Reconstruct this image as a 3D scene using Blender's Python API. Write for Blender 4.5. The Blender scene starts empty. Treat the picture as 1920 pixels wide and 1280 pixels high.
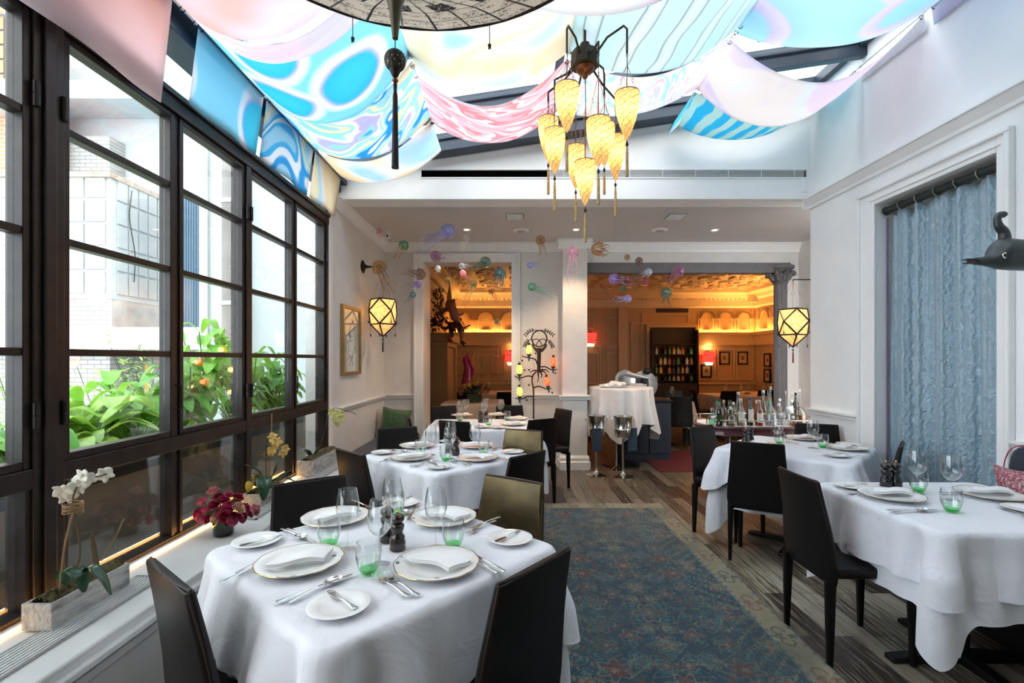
import bpy, math, random
import numpy as np
from mathutils import Vector, Matrix
random.seed(7)
SC = bpy.context.scene
COL = SC.collection
F = 907.0; CX = 960.0; HY = 674.0; CH = 1.43
PI = math.pi
def P(x, y, Y): return ((x-CX)*Y/F, Y, CH+(HY-y)*Y/F)
def on_plane(x, y, z=.75):
    Y = (CH-z)*F/(y-HY); return ((x-CX)*Y/F, Y, z)
# ------------------------------------------------------------ mesh helpers
class MB:
    def __init__(s): s.v=[]; s.f=[]; s.uv=None
    def add(s, vs, fs):
        n=len(s.v); s.v += [tuple(p) for p in vs]; s.f += [tuple(i+n for i in f) for f in fs]; return s
    def box(s, c, d, rot=None):
        x,y,z=[k/2 for k in d]
        vs=[Vector((a*x,b*y,e*z)) for e in(-1,1) for b in(-1,1) for a in(-1,1)]
        if rot is not None: vs=[rot@p for p in vs]
        vs=[p+Vector(c) for p in vs]
        return s.add(vs,[(0,2,3,1),(4,5,7,6),(0,1,5,4),(2,6,7,3),(0,4,6,2),(1,3,7,5)])
    def bb(s, x0,x1,y0,y1,z0,z1): return s.box(((x0+x1)/2,(y0+y1)/2,(z0+z1)/2),(x1-x0,y1-y0,z1-z0))
    def loft(s, rings, cap=True, close=True):
        n=len(rings[0]); vs=[p for r in rings for p in r]; fs=[]
        for i in range(len(rings)-1):
            for j in range(n if close else n-1):
                k=(j+1)%n
                fs.append((i*n+j,i*n+k,(i+1)*n+k,(i+1)*n+j))
        if cap and close:
            fs.append(tuple(range(n-1,-1,-1))); m=(len(rings)-1)*n; fs.append(tuple(m+j for j in range(n)))
        return s.add(vs,fs)
    def tube(s, pts, r, n=8, cap=True):
        pts=[Vector(p) for p in pts]; rs=r if isinstance(r,(list,tuple)) else [r]*len(pts)
        rings=[]; up=None
        for i,p in enumerate(pts):
            a=pts[max(i-1,0)]; b=pts[min(i+1,len(pts)-1)]
            t=(b-a)
            if t.length<1e-9: t=Vector((0,0,1))
            t.normalize()
            if up is None:
                up=Vector((0,0,1)) if abs(t.z)<.9 else Vector((1,0,0))
            x=t.cross(up)
            if x.length<1e-5: x=t.cross(Vector((0,1,0)))
            x.normalize(); y=x.cross(t).normalized(); up=y
            rings.append([p+(x*math.cos(2*PI*k/n)+y*math.sin(2*PI*k/n))*rs[i] for k in range(n)])
        return s.loft(rings,cap)
    def lathe(s, prof, c=(0,0,0), n=24, sx=1, sy=1, cap=True):
        rings=[[(c[0]+r*sx*math.cos(2*PI*k/n), c[1]+r*sy*math.sin(2*PI*k/n), c[2]+z) for k in range(n)] for r,z in prof]
        return s.loft(rings,cap)
    def ball(s, c, r, n=10, m=7, sc=(1,1,1)):
        pr=[(max(1e-4,math.sin(PI*i/m))*r, -math.cos(PI*i/m)*r*sc[2]) for i in range(m+1)]
        return s.lathe(pr,c,n,sc[0],sc[1])
    def prism(s, poly, y0, y1):   # polygon in XZ, extruded along Y
        n=len(poly); vs=[(x,y0,z) for x,z in poly]+[(x,y1,z) for x,z in poly]
        fs=[tuple(range(n)), tuple(range(2*n-1,n-1,-1))]+[(j,j+n,(j+1)%n+n,(j+1)%n) for j in range(n)]
        return s.add(vs,fs)
    def xf(s, m):
        s.v=[tuple(m@Vector(p)) for p in s.v]; return s
    def build(s, name, m, parent=None, smooth=35, bevel=0, uv=None, mats=None, solid=0, sub=0, weld=False):
        me=bpy.data.meshes.new(name); me.from_pydata(s.v,[],s.f); me.update()
        if uv is not None:
            lay=me.uv_layers.new(name='UVMap')
            for l in me.loops: lay.data[l.index].uv=uv[l.vertex_index]
        if smooth:
            me.shade_smooth()
            if smooth<180: me.set_sharp_from_angle(angle=math.radians(smooth))
        if m is not None: me.materials.append(m)
        o=bpy.data.objects.new(name,me); COL.objects.link(o)
        if parent is not None: o.parent=parent
        if solid:
            md=o.modifiers.new('Solid','SOLIDIFY'); md.thickness=solid; md.offset=0
        if bevel:
            md=o.modifiers.new('Bevel','BEVEL'); md.width=bevel; md.segments=2; md.limit_method='ANGLE'; md.angle_limit=math.radians(40)
        if sub:
            md=o.modifiers.new('Sub','SUBSURF'); md.levels=sub; md.render_levels=sub
        return o
def tag(o,label,cat,group=None,kind=None):
    o['label']=label; o['category']=cat
    if group: o['group']=group
    if kind: o['kind']=kind
    return o
def thing(name,label,cat,loc=(0,0,0),rz=0,group=None):
    o=bpy.data.objects.new(name,None); COL.objects.link(o); o.empty_display_size=.1
    o.location=loc; o.rotation_euler=(0,0,rz); return tag(o,label,cat,group)
def struct(o,label=None):
    o['kind']='structure'
    if label: o['label']=label
    return o
KIDS={}
def copy_tree(o,parent=None):
    c=o.copy(); COL.objects.link(c)
    if parent is not None: c.parent=parent
    if o.name not in KIDS: KIDS[o.name]=[ch.name for ch in o.children]
    for nm in KIDS[o.name]: copy_tree(bpy.data.objects[nm],c)
    return c
def place(proto,used,label,loc,rz=0,group=None,rot=None,scale=None):
    o=proto if not used.get(proto.name) else copy_tree(proto)
    used[proto.name]=1
    o['label']=label; o.location=loc
    o.rotation_euler=rot if rot else (0,0,rz)
    if scale: o.scale=scale if isinstance(scale,tuple) else (scale,)*3
    if group: o['group']=group
    return o
USED={}
def rrect(w,h,r,n=4):     # rounded rectangle ring in 2D
    out=[]
    for cx,cy,a0 in((w/2-r,h/2-r,0),(-w/2+r,h/2-r,90),(-w/2+r,-h/2+r,180),(w/2-r,-h/2+r,270)):
        for i in range(n+1):
            a=math.radians(a0+90*i/n); out.append((cx+r*math.cos(a),cy+r*math.sin(a)))
    return out
def bez(p0,p1,p2,n=10):
    p0,p1,p2=Vector(p0),Vector(p1),Vector(p2)
    return [p0*(1-t)**2+p1*2*t*(1-t)+p2*t*t for t in [i/n for i in range(n+1)]]
def crv(pts,n=6):         # smooth Catmull-Rom through points
    p=[Vector(q) for q in pts]; p=[p[0]*2-p[1]]+p+[p[-1]*2-p[-2]]; out=[]
    for i in range(1,len(p)-2):
        a,b,c,d=p[i-1:i+3]
        for k in range(n):
            t=k/n; out.append(.5*((2*b)+(c-a)*t+(2*a-5*b+4*c-d)*t*t+(3*b-a-3*c+d)*t**3))
    out.append(p[-2]); return out
# ------------------------------------------------------------ materials
class NT:
    def __init__(s,name):
        s.m=bpy.data.materials.new(name); s.m.use_nodes=True; s.t=s.m.node_tree; s.t.nodes.clear()
        s.out=s.t.nodes.new('ShaderNodeOutputMaterial')
    def n(s,typ,ins=None,**kw):
        nd=s.t.nodes.new(typ)
        for k,v in kw.items(): setattr(nd,k,v)
        for k,v in (ins or {}).items():
            sock=nd.inputs[k]
            if isinstance(v,bpy.types.NodeSocket): s.t.links.new(v,sock)
            else:
                if isinstance(v,(list,tuple)) and len(v)==3 and sock.type=='RGBA': v=(*v,1)
                sock.default_value=v
        return nd
    def math(s,op,a,b=0,c=0,clamp=False):
        nd=s.n('ShaderNodeMath',{0:a,1:b,2:c},operation=op,use_clamp=clamp); return nd.outputs[0]
    def ramp(s,fac,stops,interp='LINEAR'):
        nd=s.n('ShaderNodeValToRGB',{0:fac}); cr=nd.color_ramp; cr.interpolation=interp
        while len(cr.elements)<len(stops): cr.elements.new(.5)
        for e,(p,c) in zip(cr.elements,stops): e.position=p; e.color=(*c,1) if len(c)==3 else c
        return nd.outputs[0]
    def mix(s,f,a,b,blend='MIX'):
        nd=s.n('ShaderNodeMix',{},data_type='RGBA',blend_type=blend)
        for k,v in((0,f),(6,a),(7,b)):
            if isinstance(v,bpy.types.NodeSocket): s.t.links.new(v,nd.inputs[k])
            else: nd.inputs[k].default_value=v if k==0 else (*v,1)
        return nd.outputs[2]
    def bump(s,h,strength=.3,dist=.01):
        return s.n('ShaderNodeBump',{'Height':h,'Strength':strength,'Distance':dist}).outputs[0]
    def tc(s,k='Object'): return s.n('ShaderNodeTexCoord').outputs[k]
    def map(s,v,scale=(1,1,1),loc=(0,0,0),rot=(0,0,0)):
        return s.n('ShaderNodeMapping',{'Vector':v,'Scale':scale,'Location':loc,'Rotation':rot}).outputs[0]
    def noise(s,v,scale,detail=3,rough=.5,dist=0,out=0):
        return s.n('ShaderNodeTexNoise',{'Vector':v,'Scale':scale,'Detail':detail,'Roughness':rough,'Distortion':dist}).outputs[out]
    def princ(s,**kw):
        ins={k.replace('_',' '):v for k,v in kw.items()}
        return s.n('ShaderNodeBsdfPrincipled',ins).outputs[0]
    def done(s,sh): s.t.links.new(sh,s.out.inputs[0]); return s.m
def mat(name,col,rough=.5,metal=0,var=0,vscale=8,bump=0,bscale=40,emit=None,es=0,coat=0,sheen=0,spec=.5):
    t=NT(name); c=t.tc(); base=col
    if var:
        f=t.noise(c,vscale,4,.6)
        d=tuple(max(0,k*(1-var)) for k in col); l=tuple(min(1,k*(1+var)) for k in col)
        base=t.ramp(f,[(.3,d),(.7,l)])
    kw=dict(Base_Color=base,Roughness=rough,Metallic=metal,Coat_Weight=coat,Sheen_Weight=sheen,Specular_IOR_Level=spec)
    if bump: kw['Normal']=t.bump(t.noise(c,bscale,4,.6),bump,.004)
    if emit: kw['Emission_Color']=emit; kw['Emission_Strength']=es
    return t.done(t.princ(**kw))
def glass(name,tint=(1,1,1),refl=.9,edge=.25,edgecol=(.5,.55,.55),rough=0.0):
    t=NT(name); lw=t.n('ShaderNodeLayerWeight',{'Blend':.5})
    tr=t.n('ShaderNodeBsdfTransparent',{'Color':t.mix(t.math('MULTIPLY',t.math('POWER',lw.outputs[1],3),edge),tint,edgecol)})
    gl=t.n('ShaderNodeBsdfGlossy',{'Roughness':rough,'Color':(1,1,1)})
    fr=t.math('MULTIPLY',t.math('ADD',t.math('POWER',lw.outputs[1],4),.04),refl,clamp=True)
    return t.done(t.n('ShaderNodeMixShader',{0:fr,1:tr.outputs[0],2:gl.outputs[0]}).outputs[0])
M={}
M['plaster']=mat('white_plaster',(.87,.87,.86),.6,var=.03,vscale=3,bump=.25,bscale=35)
M['plaster_rough']=mat('textured_plaster',(.72,.70,.67),.6,var=.05,vscale=6,bump=.6,bscale=30)
M['trim']=mat('painted_trim',(.86,.86,.85),.35,var=.02,bump=.05)
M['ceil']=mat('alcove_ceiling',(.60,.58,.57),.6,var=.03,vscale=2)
M['sill']=mat('sill_paint',(.72,.74,.74),.3,var=.03)
M['iron']=mat('dark_iron',(.020,.015,.014),.38,.3,var=.4,vscale=14,bump=.15,bscale=60)
M['slate']=mat('slate_painted_steel',(.028,.042,.062),.4,.2,var=.2,vscale=3)
M['black']=mat('black_metal',(.012,.012,.014),.4,.5)
M['leather']=mat('black_leather',(.0075,.006,.006),.38,0,var=.3,vscale=20,bump=.12,bscale=180,spec=.22)
M['leather2']=mat('leather_edge',(.03,.018,.014),.4,0,spec=.3)
M['reflection_leather']=mat('leather_painted_reflection',(.085,.060,.026),.24,.75,var=.6,vscale=4,bump=.1,bscale=180)  # yellow reflection on dark leather, put into the base colour
M['china']=mat('white_china',(.86,.86,.86),.12,0,coat=.3)
M['gold']=mat('gold_rim',(.75,.5,.15),.25,1)
M['silver']=mat('polished_silver',(.8,.8,.8),.15,1)
M['steel']=mat('polished_steel',(.65,.64,.6),.2,1,var=.1,vscale=20)
M['mill']=mat('dark_turned_wood',(.022,.010,.008),.2,0,var=.4,vscale=30,coat=.5)
M['mill_black']=mat('black_turned_wood',(.008,.008,.010),.2,0,coat=.5)
M['glass']=glass('clear_glass',(.97,.98,.98),1.3,.55,(.45,.5,.5))
M['pane']=glass('window_glass',(.96,.985,.98),1.0,.1,(.6,.7,.7))
M['roofglass']=glass('skylight_glass',(.97,.98,.98),.5,.1,(.8,.85,.85))
M['green_glass']=glass('green_glass',(.36,.84,.44),1.0,.6,(.08,.55,.15))
M['nap']=mat('white_linen',(.85,.85,.86),.8,var=.02,bump=.3,bscale=60,sheen=.2)
def cloth_mat(name,base):
    t=NT(name); c=t.tc()
    h=t.math('ADD',t.noise(c,7,4,.55,.8),t.math('MULTIPLY',t.noise(t.map(c,(1,1,.25)),22,3,.5),.4))
    return t.done(t.princ(Base_Color=base,Roughness=.85,Sheen_Weight=.2,Normal=t.bump(h,.35,.03)))
M['cloth']=cloth_mat('table_linen',(.76,.77,.82))
M['cloth_warm']=cloth_mat('station_linen',(.74,.73,.73))
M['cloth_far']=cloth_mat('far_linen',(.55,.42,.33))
def wood_floor():
    t=NT('dark_plank_floor'); c=t.tc()
    v=t.map(c,(1,1,1),(0,0,0),(0,0,PI/2))
    br=t.n('ShaderNodeTexBrick',{'Vector':v,'Scale':1,'Color1':(0,0,0,1),'Color2':(1,1,1,1),'Mortar':(.5,.5,.5,1),'Mortar Size':.002,'Brick Width':1.25,'Row Height':.11,'Bias':0},offset=.37)
    g=t.noise(t.map(c,(16,1.3,1)),2.2,6,.62,2.0)
    w=t.n('ShaderNodeTexWave',{'Vector':t.map(c,(1,.10,1)),'Scale':9,'Distortion':14,'Detail':4,'Detail Scale':1.6},bands_direction='X').outputs[1]
    tone=t.math('ADD',t.math('MULTIPLY',br.outputs[0],.34),t.math('ADD',t.math('MULTIPLY',g,.62),t.math('MULTIPLY',w,.13)))
    col=t.ramp(tone,[(.30,(.012,.009,.006)),(.44,(.06,.045,.032)),(.54,(.21,.18,.13)),(.70,(.40,.36,.28))])
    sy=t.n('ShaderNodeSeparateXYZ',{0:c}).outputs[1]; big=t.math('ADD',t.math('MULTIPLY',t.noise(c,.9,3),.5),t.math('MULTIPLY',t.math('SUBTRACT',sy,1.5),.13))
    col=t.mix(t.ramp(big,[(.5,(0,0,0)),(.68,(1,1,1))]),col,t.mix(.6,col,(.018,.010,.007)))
    col=t.mix(br.outputs[1],col,(.008,.006,.005))
    return t.done(t.princ(Base_Color=col,Roughness=t.ramp(g,[(.3,(.3,)*3),(.7,(.5,)*3)]),Normal=t.bump(tone,.25,.006)))
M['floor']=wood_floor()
# ------------------------------------------------------------ camera and world
cam=bpy.data.cameras.new('camera'); co=bpy.data.objects.new('camera',cam); COL.objects.link(co)
co.location=(0,0,CH); co.rotation_euler=(PI/2,0,0); cam.sensor_width=36; cam.lens=F/1920*36
cam.shift_y=(HY-640)/1920; cam.clip_start=.05; cam.clip_end=200; SC.camera=co
w=bpy.data.worlds.new('sky'); SC.world=w; w.use_nodes=True
wn=w.node_tree; bg=wn.nodes['Background']
tcn=wn.nodes.new('ShaderNodeTexCoord'); nz=wn.nodes.new('ShaderNodeTexNoise'); nz.inputs['Scale'].default_value=1.6
rp=wn.nodes.new('ShaderNodeValToRGB'); rp.color_ramp.elements[0].color=(.80,.89,1,1); rp.color_ramp.elements[1].color=(1,.98,.93,1)
rp.color_ramp.elements[0].position=.4; rp.color_ramp.elements[1].position=.6
wn.links.new(tcn.outputs['Generated'],nz.inputs['Vector']); wn.links.new(nz.outputs[0],rp.inputs[0]); wn.links.new(rp.outputs[0],bg.inputs[0])
bg.inputs[1].default_value=3.6
vs=SC.view_settings; vs.view_transform='Standard'; vs.look='None'; vs.gamma=1; vs.use_curve_mapping=False; vs.exposure=0.78
SC.cycles.max_bounces=8; SC.cycles.transparent_max_bounces=24; SC.cycles.caustics_reflective=False; SC.cycles.caustics_refractive=False
SC.cycles.sample_clamp_indirect=6
def plight(name,loc,power,col,r=.03):
    l=bpy.data.lights.new(name,'POINT'); l.energy=power; l.color=col; l.shadow_soft_size=r
    o=bpy.data.objects.new(name,l); COL.objects.link(o); o.location=loc; return o
def spot(name,loc,power,col,ang=90,aim=None,r=.03):
    l=bpy.data.lights.new(name,'SPOT'); l.energy=power; l.color=col; l.shadow_soft_size=r; l.spot_size=math.radians(ang); l.spot_blend=.6
    o=bpy.data.objects.new(name,l); COL.objects.link(o); o.location=loc
    if aim: o.rotation_euler=(Vector(aim)-Vector(loc)).to_track_quat('-Z','Y').to_euler()
    return o
# ------------------------------------------------------------ room shell
XL=-1.72; XR=2.90; YE=4.70; YB=6.5; CZ=2.99
def roofz(x): return 3.21+(x+1.76)*.152
S=struct
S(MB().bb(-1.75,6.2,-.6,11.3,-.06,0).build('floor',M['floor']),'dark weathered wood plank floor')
# end wall (beam) above the alcove
b=MB(); gx0,gx1,gz0,gz1=-.88,2.86,3.20,3.27
zt=lambda x: roofz(x)+.10
b.prism([(-1.76,CZ),(2.97,CZ),(2.97,gz0),(-1.76,gz0)],YE,YE+.25)
b.prism([(-1.76,gz0),(gx0,gz0),(gx0,gz1),(-1.76,gz1)],YE,YE+.25)
b.prism([(gx1,gz0),(2.97,gz0),(2.97,gz1),(gx1,gz1)],YE,YE+.25)
b.prism([(-1.76,gz1),(2.97,gz1),(2.97,zt(2.97)+.1),(-1.76,zt(-1.76))],YE,YE+.25)
b.bb(gx0,gx1,YE+.15,YE+.25,gz0,gz1)
S(b.build('wall_end',M['plaster']),'white beam wall above the alcove opening')
# right wall with curtain recess
oy0,oy1,oz=2.875,3.845,2.66
b=MB()
b.bb(XR,XR+.25,oy1,YE,0,4.3); b.bb(XR,XR+.25,-.4,oy0,0,4.3); b.bb(XR,XR+.25,oy0,oy1,oz,4.3); b.bb(XR+.2,XR+.25,oy0,oy1,0,oz)
S(b.build('wall_right',M['plaster']),'white plaster wall with curtained recess')
def molding(b,p0,p1,nrm,prof):
    # prof: list of (out, z) ; sweep straight between p0 and p1 (xy)
    n=Vector((*nrm,0)); r=[]
    for p in(p0,p1): r.append([Vector((p[0],p[1],0))+n*o+Vector((0,0,z)) for o,z in prof])
    return b.loft(r,True)
def crown(z,h=.1,d=.07): return [(0,z),(0,z-h),(d*.25,z-h),(d*.3,z-h*.75),(d*.45,z-h*.6),(d*.75,z-h*.3),(d*.8,z-h*.2),(d,z-h*.15),(d,z)]
def rail(z,h=.05,d=.035): return [(0,z),(0,z-h),(d*.3,z-h),(d*.45,z-h*.7),(d*.4,z-h*.5),(d*.9,z-h*.35),(d,z-h*.2),(d,z)]
def basep(h=.16,d=.025): return [(0,h),(0,0),(d*1.5,0),(d*1.5,h*.55),(d,h*.62),(d,h*.85),(d*.4,h)]
b=MB(); molding(b,(XR,-.4),(XR,YE+.02),(-1,0),crown(2.99,.10,.07)); molding(b,(XR-.07,YE+.02),(XR+.2,YE+.02),(0,-1),crown(2.99,.10,.05))
S(b.build('trim_1',M['trim'],smooth=20),'cornice moulding along the right wall')
b=MB(); molding(b,(XR,oy1+.175),(XR,YE),(-1,0),rail(.965,.06,.045)); molding(b,(XR,-.4),(XR,oy0-.09),(-1,0),rail(.965,.06,.045))
S(b.build('trim_2',M['trim'],smooth=20),'chair rail on the right wall')
b=MB(); molding(b,(XR,oy1+.175),(XR,YE),(-1,0),basep()); molding(b,(XR,-.4),(XR,oy0-.09),(-1,0),basep())
S(b.build('baseboard_right',M['trim'],smooth=20))
# door casing round the curtain
b=MB()
for y0,y1 in((oy1,oy1+.175),(oy0-.09,oy0)):
    b.bb(XR-.025,XR,y0,y1,0,oz+.12); 
    e=y1 if y0==oy1 else y0
    b.bb(XR-.044,XR-.02,min(e,e-(.03 if y0==oy1 else -.03)),max(e,e-(.03 if y0==oy1 else -.03)),0,oz+.09)
b.bb(XR-.025,XR,oy0,oy1,oz,oz+.12); b.bb(XR-.045,XR-.02,oy0-.09,oy1+.175,oz+.09,oz+.12); b.bb(XR-.035,XR-.02,oy0-.03,oy1+.04,oz+.03,oz+.045)
S(b.build('trim_3',M['trim'],bevel=.006),'white casing round the curtained recess')
# left wall beyond the windows, and spandrel below the sill
b=MB(); b.bb(XL-.2,XL,4.60,YB+.3,0,CZ); b.bb(XL-.2,XL-.06,4.50,4.60,0,3.2)
S(b.build('wall_left',M['plaster_rough']),'white textured wall beyond the windows')
S(MB().bb(XL-.005,XL+.012,4.505,4.60,.5,CZ).build('trim_4',M['trim']),'white reveal at the end of the windows')
b=MB(); molding(b,(XL,4.6),(XL,YB),(1,0),rail(.955)); S(b.build('trim_5',M['trim'],smooth=20),'chair rail on the left wall')
b=MB(); molding(b,(XL,4.6),(XL,YB),(1,0),crown(CZ,.1,.09)); S(b.build('trim_6',M['trim'],smooth=20),'crown moulding on the left wall')
# ceiling of alcove
S(MB().bb(-1.95,4.3,YE+.249,YB+.25,CZ,CZ+.1).build('ceiling',M['ceil']),'smooth grey white alcove ceiling')
# back wall of alcove: doorway, pillar, wide opening
dx0,dx1,dz=-1.20,-.007,2.737; wx0,wx1,wz=.98,3.58,2.69
b=MB(); YT=YB+.30
b.bb(-1.95,dx0,YB,YT,0,CZ); b.bb(dx0,dx1,YB,YT,dz,CZ); b.bb(dx1,.70,YB,YT,0,CZ); b.bb(.70,3.85,YB,YT,wz,CZ); b.bb(3.70,3.9,YB,YT,0,wz)
S(b.build('wall_back',M['plaster_rough']),'white alcove back wall with two openings')
S(MB().bb(.66,wx0,YB-.2,YT,0,CZ).build('wall_pier',M['plaster_rough']),'white square pillar between the openings')
S(MB().bb(3.85,4.0,YE,YB+.3,0,CZ).build('wall_side',M['plaster_rough']),'alcove side wall behind the bar cart')
b=MB()
for p0,p1,nr in(((XL,YB),(.66,YB),(0,-1)),((wx0,YB),(3.85,YB),(0,-1)),((.66-.0,YB-.2),(.66,YB),(-1,0)),((.60,YB-.2),(wx0+.06,YB-.2),(0,-1)),((wx0,YB),(wx0,YB-.2),(1,0))):
    molding(b,p0,p1,nr,crown(CZ,.12,.08))
S(b.build('trim_7',M['trim'],smooth=20),'crown moulding of the alcove back wall')
b=MB()
for p0,p1,nr in(((XL,YB),(-1.31,YB),(0,-1)),((.104,YB),(.66,YB),(0,-1)),((.66,YB-.2),(.66,YB),(-1,0)),((.62,YB-.2),(wx0+.04,YB-.2),(0,-1)),((wx0,YB),(wx0,YB-.2),(1,0)),((3.75,YB),(3.85,YB),(0,-1))):
    molding(b,p0,p1,nr,rail(.965,.06,.045))
S(b.build('trim_8',M['trim'],smooth=20),'chair rail round the alcove and pillar')
b=MB()
for p0,p1,nr in(((XL,YB),(-1.31,YB),(0,-1)),((.104,YB),(.66,YB),(0,-1)),((.66,YB-.2),(.66,YB),(-1,0)),((.62,YB-.2),(wx0+.02,YB-.2),(0,-1)),((wx0,YB),(wx0,YB-.2),(1,0))):
    molding(b,p0,p1,nr,basep(.18,.03))
S(b.build('baseboard_back',M['trim'],smooth=20))
b=MB()
b.bb(dx0-.114,dx0,YB-.03,YB,0,dz+.114); b.bb(dx1,dx1+.111,YB-.03,YB,0,dz+.114); b.bb(dx0,dx1,YB-.03,YB,dz,dz+.114)
b.bb(dx0-.114,dx0-.09,YB-.05,YB-.03,0,dz+.114); b.bb(dx1+.087,dx1+.111,YB-.05,YB-.03,0,dz+.114); b.bb(dx0-.09,dx1+.087,YB-.05,YB-.03,dz+.09,dz+.114)
b.bb(dx0-.001,dx0+.01,YB-.02,YT+.25,0,dz)
S(b.build('trim_9',M['trim'],bevel=.004),'white casing of the doorway')
# fluted column with capital at the right of the wide opening
M['greycol']=mat('grey_column_paint',(.15,.14,.145),.5,var=.1)
b=MB(); fl=[]
for k in range(96):
    a=2*PI*k/96; r=.085-.008*abs(math.sin(a*10)); fl.append((3.64+r*math.cos(a),YB+.06+r*math.sin(a)))
b.loft([[(x,y,z) for x,y in fl] for z in(.2,2.45)]); b.lathe([(.12,0),(.12,.1),(.1,.12),(.11,.17),(.09,.2)],(3.64,YB+.06,0),32)
S(b.build('column',M['greycol']),'grey fluted column beside the wide opening')
b=MB().lathe([(.088,2.45),(.1,2.47),(.09,2.49),(.10,2.53),(.14,2.58),(.10,2.59),(.12,2.62),(.17,2.66),(.17,2.69)],(3.64,YB+.06,0),32)
for k in range(8):
    a=k*PI/4; b.tube(crv([(3.64+.09*math.cos(a),YB+.06+.09*math.sin(a),2.5),(3.64+.15*math.cos(a),YB+.06+.15*math.sin(a),2.6),(3.64+.18*math.cos(a),YB+.06+.18*math.sin(a),2.57),(3.64+.15*math.cos(a),YB+.06+.15*math.sin(a),2.55)],4),[.03,.03,.028,.026,.024,.022,.02,.018,.016,.014,.012,.01,.01])
S(b.build('column_capital',M['greycol']),'leafy capital of the grey column')
S(MB().bb(wx0,3.74,YB-.02,YB+.12,wz-.10,wz+.04).build('trim_10',M['greycol'],bevel=.01),'dark lintel above the wide opening')
# sill ledge
sx=-1.34; b=MB()
b.bb(XL-.15,sx,-.5,4.60,.48,.52); b.bb(sx-.02,sx+.02,-.5,4.60,.455,.485)
S(b.build('sill',M['sill'],bevel=.008),'pale painted window ledge')
b=MB(); b.bb(XL-.2,sx-.03,-.5,4.60,0,.48)
for y0,y1 in((-.4,1.0),(1.15,2.6),(2.75,4.45)):
    for a in(.08,.40): b.bb(sx-.03,sx-.012,y0,y1,a,a+.03)
    for a in(y0,y1-.03): b.bb(sx-.03,sx-.012,a,a+.03,.08,.43)
    b.bb(sx-.03,sx-.018,y0+.06,y1-.06,.14,.16)
S(b.build('wall_spandrel',mat('spandrel_paint',(.62,.62,.62),.35,var=.03),bevel=.004),'panelled grey white wall below the window ledge')
# warm light strip in the sill
M['strip']=mat('warm_led',(1,.7,.35),.5,emit=(1,.45,.10),es=6)
S(MB().bb(XL+.045,XL+.062,-.5,4.45,.522,.527).build('ledge_light_strip',M['strip']),'warm light strip along the window base')
tag(bpy.data.objects['ledge_light_strip'],'thin warm glowing light strip along the foot of the windows','light strip'); bpy.data.objects['ledge_light_strip']['kind']='thing'
M['alu']=mat('brushed_aluminium',(.45,.45,.45),.35,.9)
M['void']=mat('dark_void',(.01,.01,.012),.8)
def floor_grille(y0,y1,label):
    t=thing('ledge_grille',label,'grille',((-1.51),(y0+y1)/2,.521),0,'linear grilles in the ledge'); L=y1-y0
    MB().bb(-.055,.055,-L/2,L/2,0,.0015).build('grille_base',M['void'],t,smooth=0)
    b=MB()
    for k in range(8): x=-.05+k*.0143; b.bb(x-.0036,x+.0036,-L/2,L/2,.0015,.006)
    b.build('grille_bars',M['sill'],t,smooth=0)
    b=MB(); b.bb(-.06,-.053,-L/2-.006,L/2+.006,0,.007); b.bb(.053,.06,-L/2-.006,L/2+.006,0,.007); b.bb(-.06,.06,-L/2-.006,-L/2,0,.007); b.bb(-.06,.06,L/2,L/2+.006,0,.007)
    b.build('grille_frame',M['alu'],t,smooth=0)
floor_grille(-.4,2.02,'long metal linear grille set in the ledge behind the nearest chair')
floor_grille(2.75,4.45,'metal linear grille in the ledge beside the small orchid planters')
S(MB().bb(-1.95,3.2,-1.5,-1.35,0,4.4).build('wall_sky_blocker',mat('dark_sky_blocker',(.16,.15,.14),.6)),'added dark wall behind the camera blocking sky light')  # added out of view to keep sky light off the cloth fronts
S(MB().bb(-1.9,3.1,-1.35,-.5,3.9,4.0).build('ceiling_sky_blocker',M['plaster']),'added ceiling strip closing off sky light behind the camera')  # added with the rear wall to shut out sky from behind
S(MB().bb(-1.95,XL,-1.35,-.5,0,3.95).bb(XR,XR+.2,-1.35,-.4,0,4.3).build('wall_side_blocker',M['plaster']),'added wall returns closing off sky light behind the camera')  # added sides of the unseen enclosure that blocks the sky
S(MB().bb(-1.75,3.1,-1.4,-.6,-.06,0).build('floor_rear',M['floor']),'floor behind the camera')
# ------------------------------------------------------------ windows on the left
zb,zm0,zm1,zh=.54,.968,1.04,2.68
b=MB()
b.bb(XL-.09,XL+.01,-.5,4.50,.52,zb)
b.bb(XL-.09,XL+.012,-.5,4.50,zm0,zm1)
b.bb(XL-.09,XL+.02,-.5,4.50,zh,zh+.10); b.bb(XL-.06,XL+.035,-.5,4.50,zh+.07,zh+.10)
for y0,y1 in((1.725,1.845),(3.11,3.165),(4.45,4.5),(.40,.46)):
    b.bb(XL-.09,XL+.015,y0,y1,.52,3.1); 
for y0,y1 in((1.755,1.80),):
    b.bb(XL+.015,XL+.03,y0,y1,.52,2.7)
S(b.build('window_1',M['iron'],bevel=.004,smooth=20),'dark iron mullions and rails of the window wall')
ml=[2.313,1.886,1.458]
casm=[(.46,1.09),(1.10,1.725),(1.85,2.46),(2.50,3.108),(3.168,3.80),(3.835,4.448)]
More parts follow.
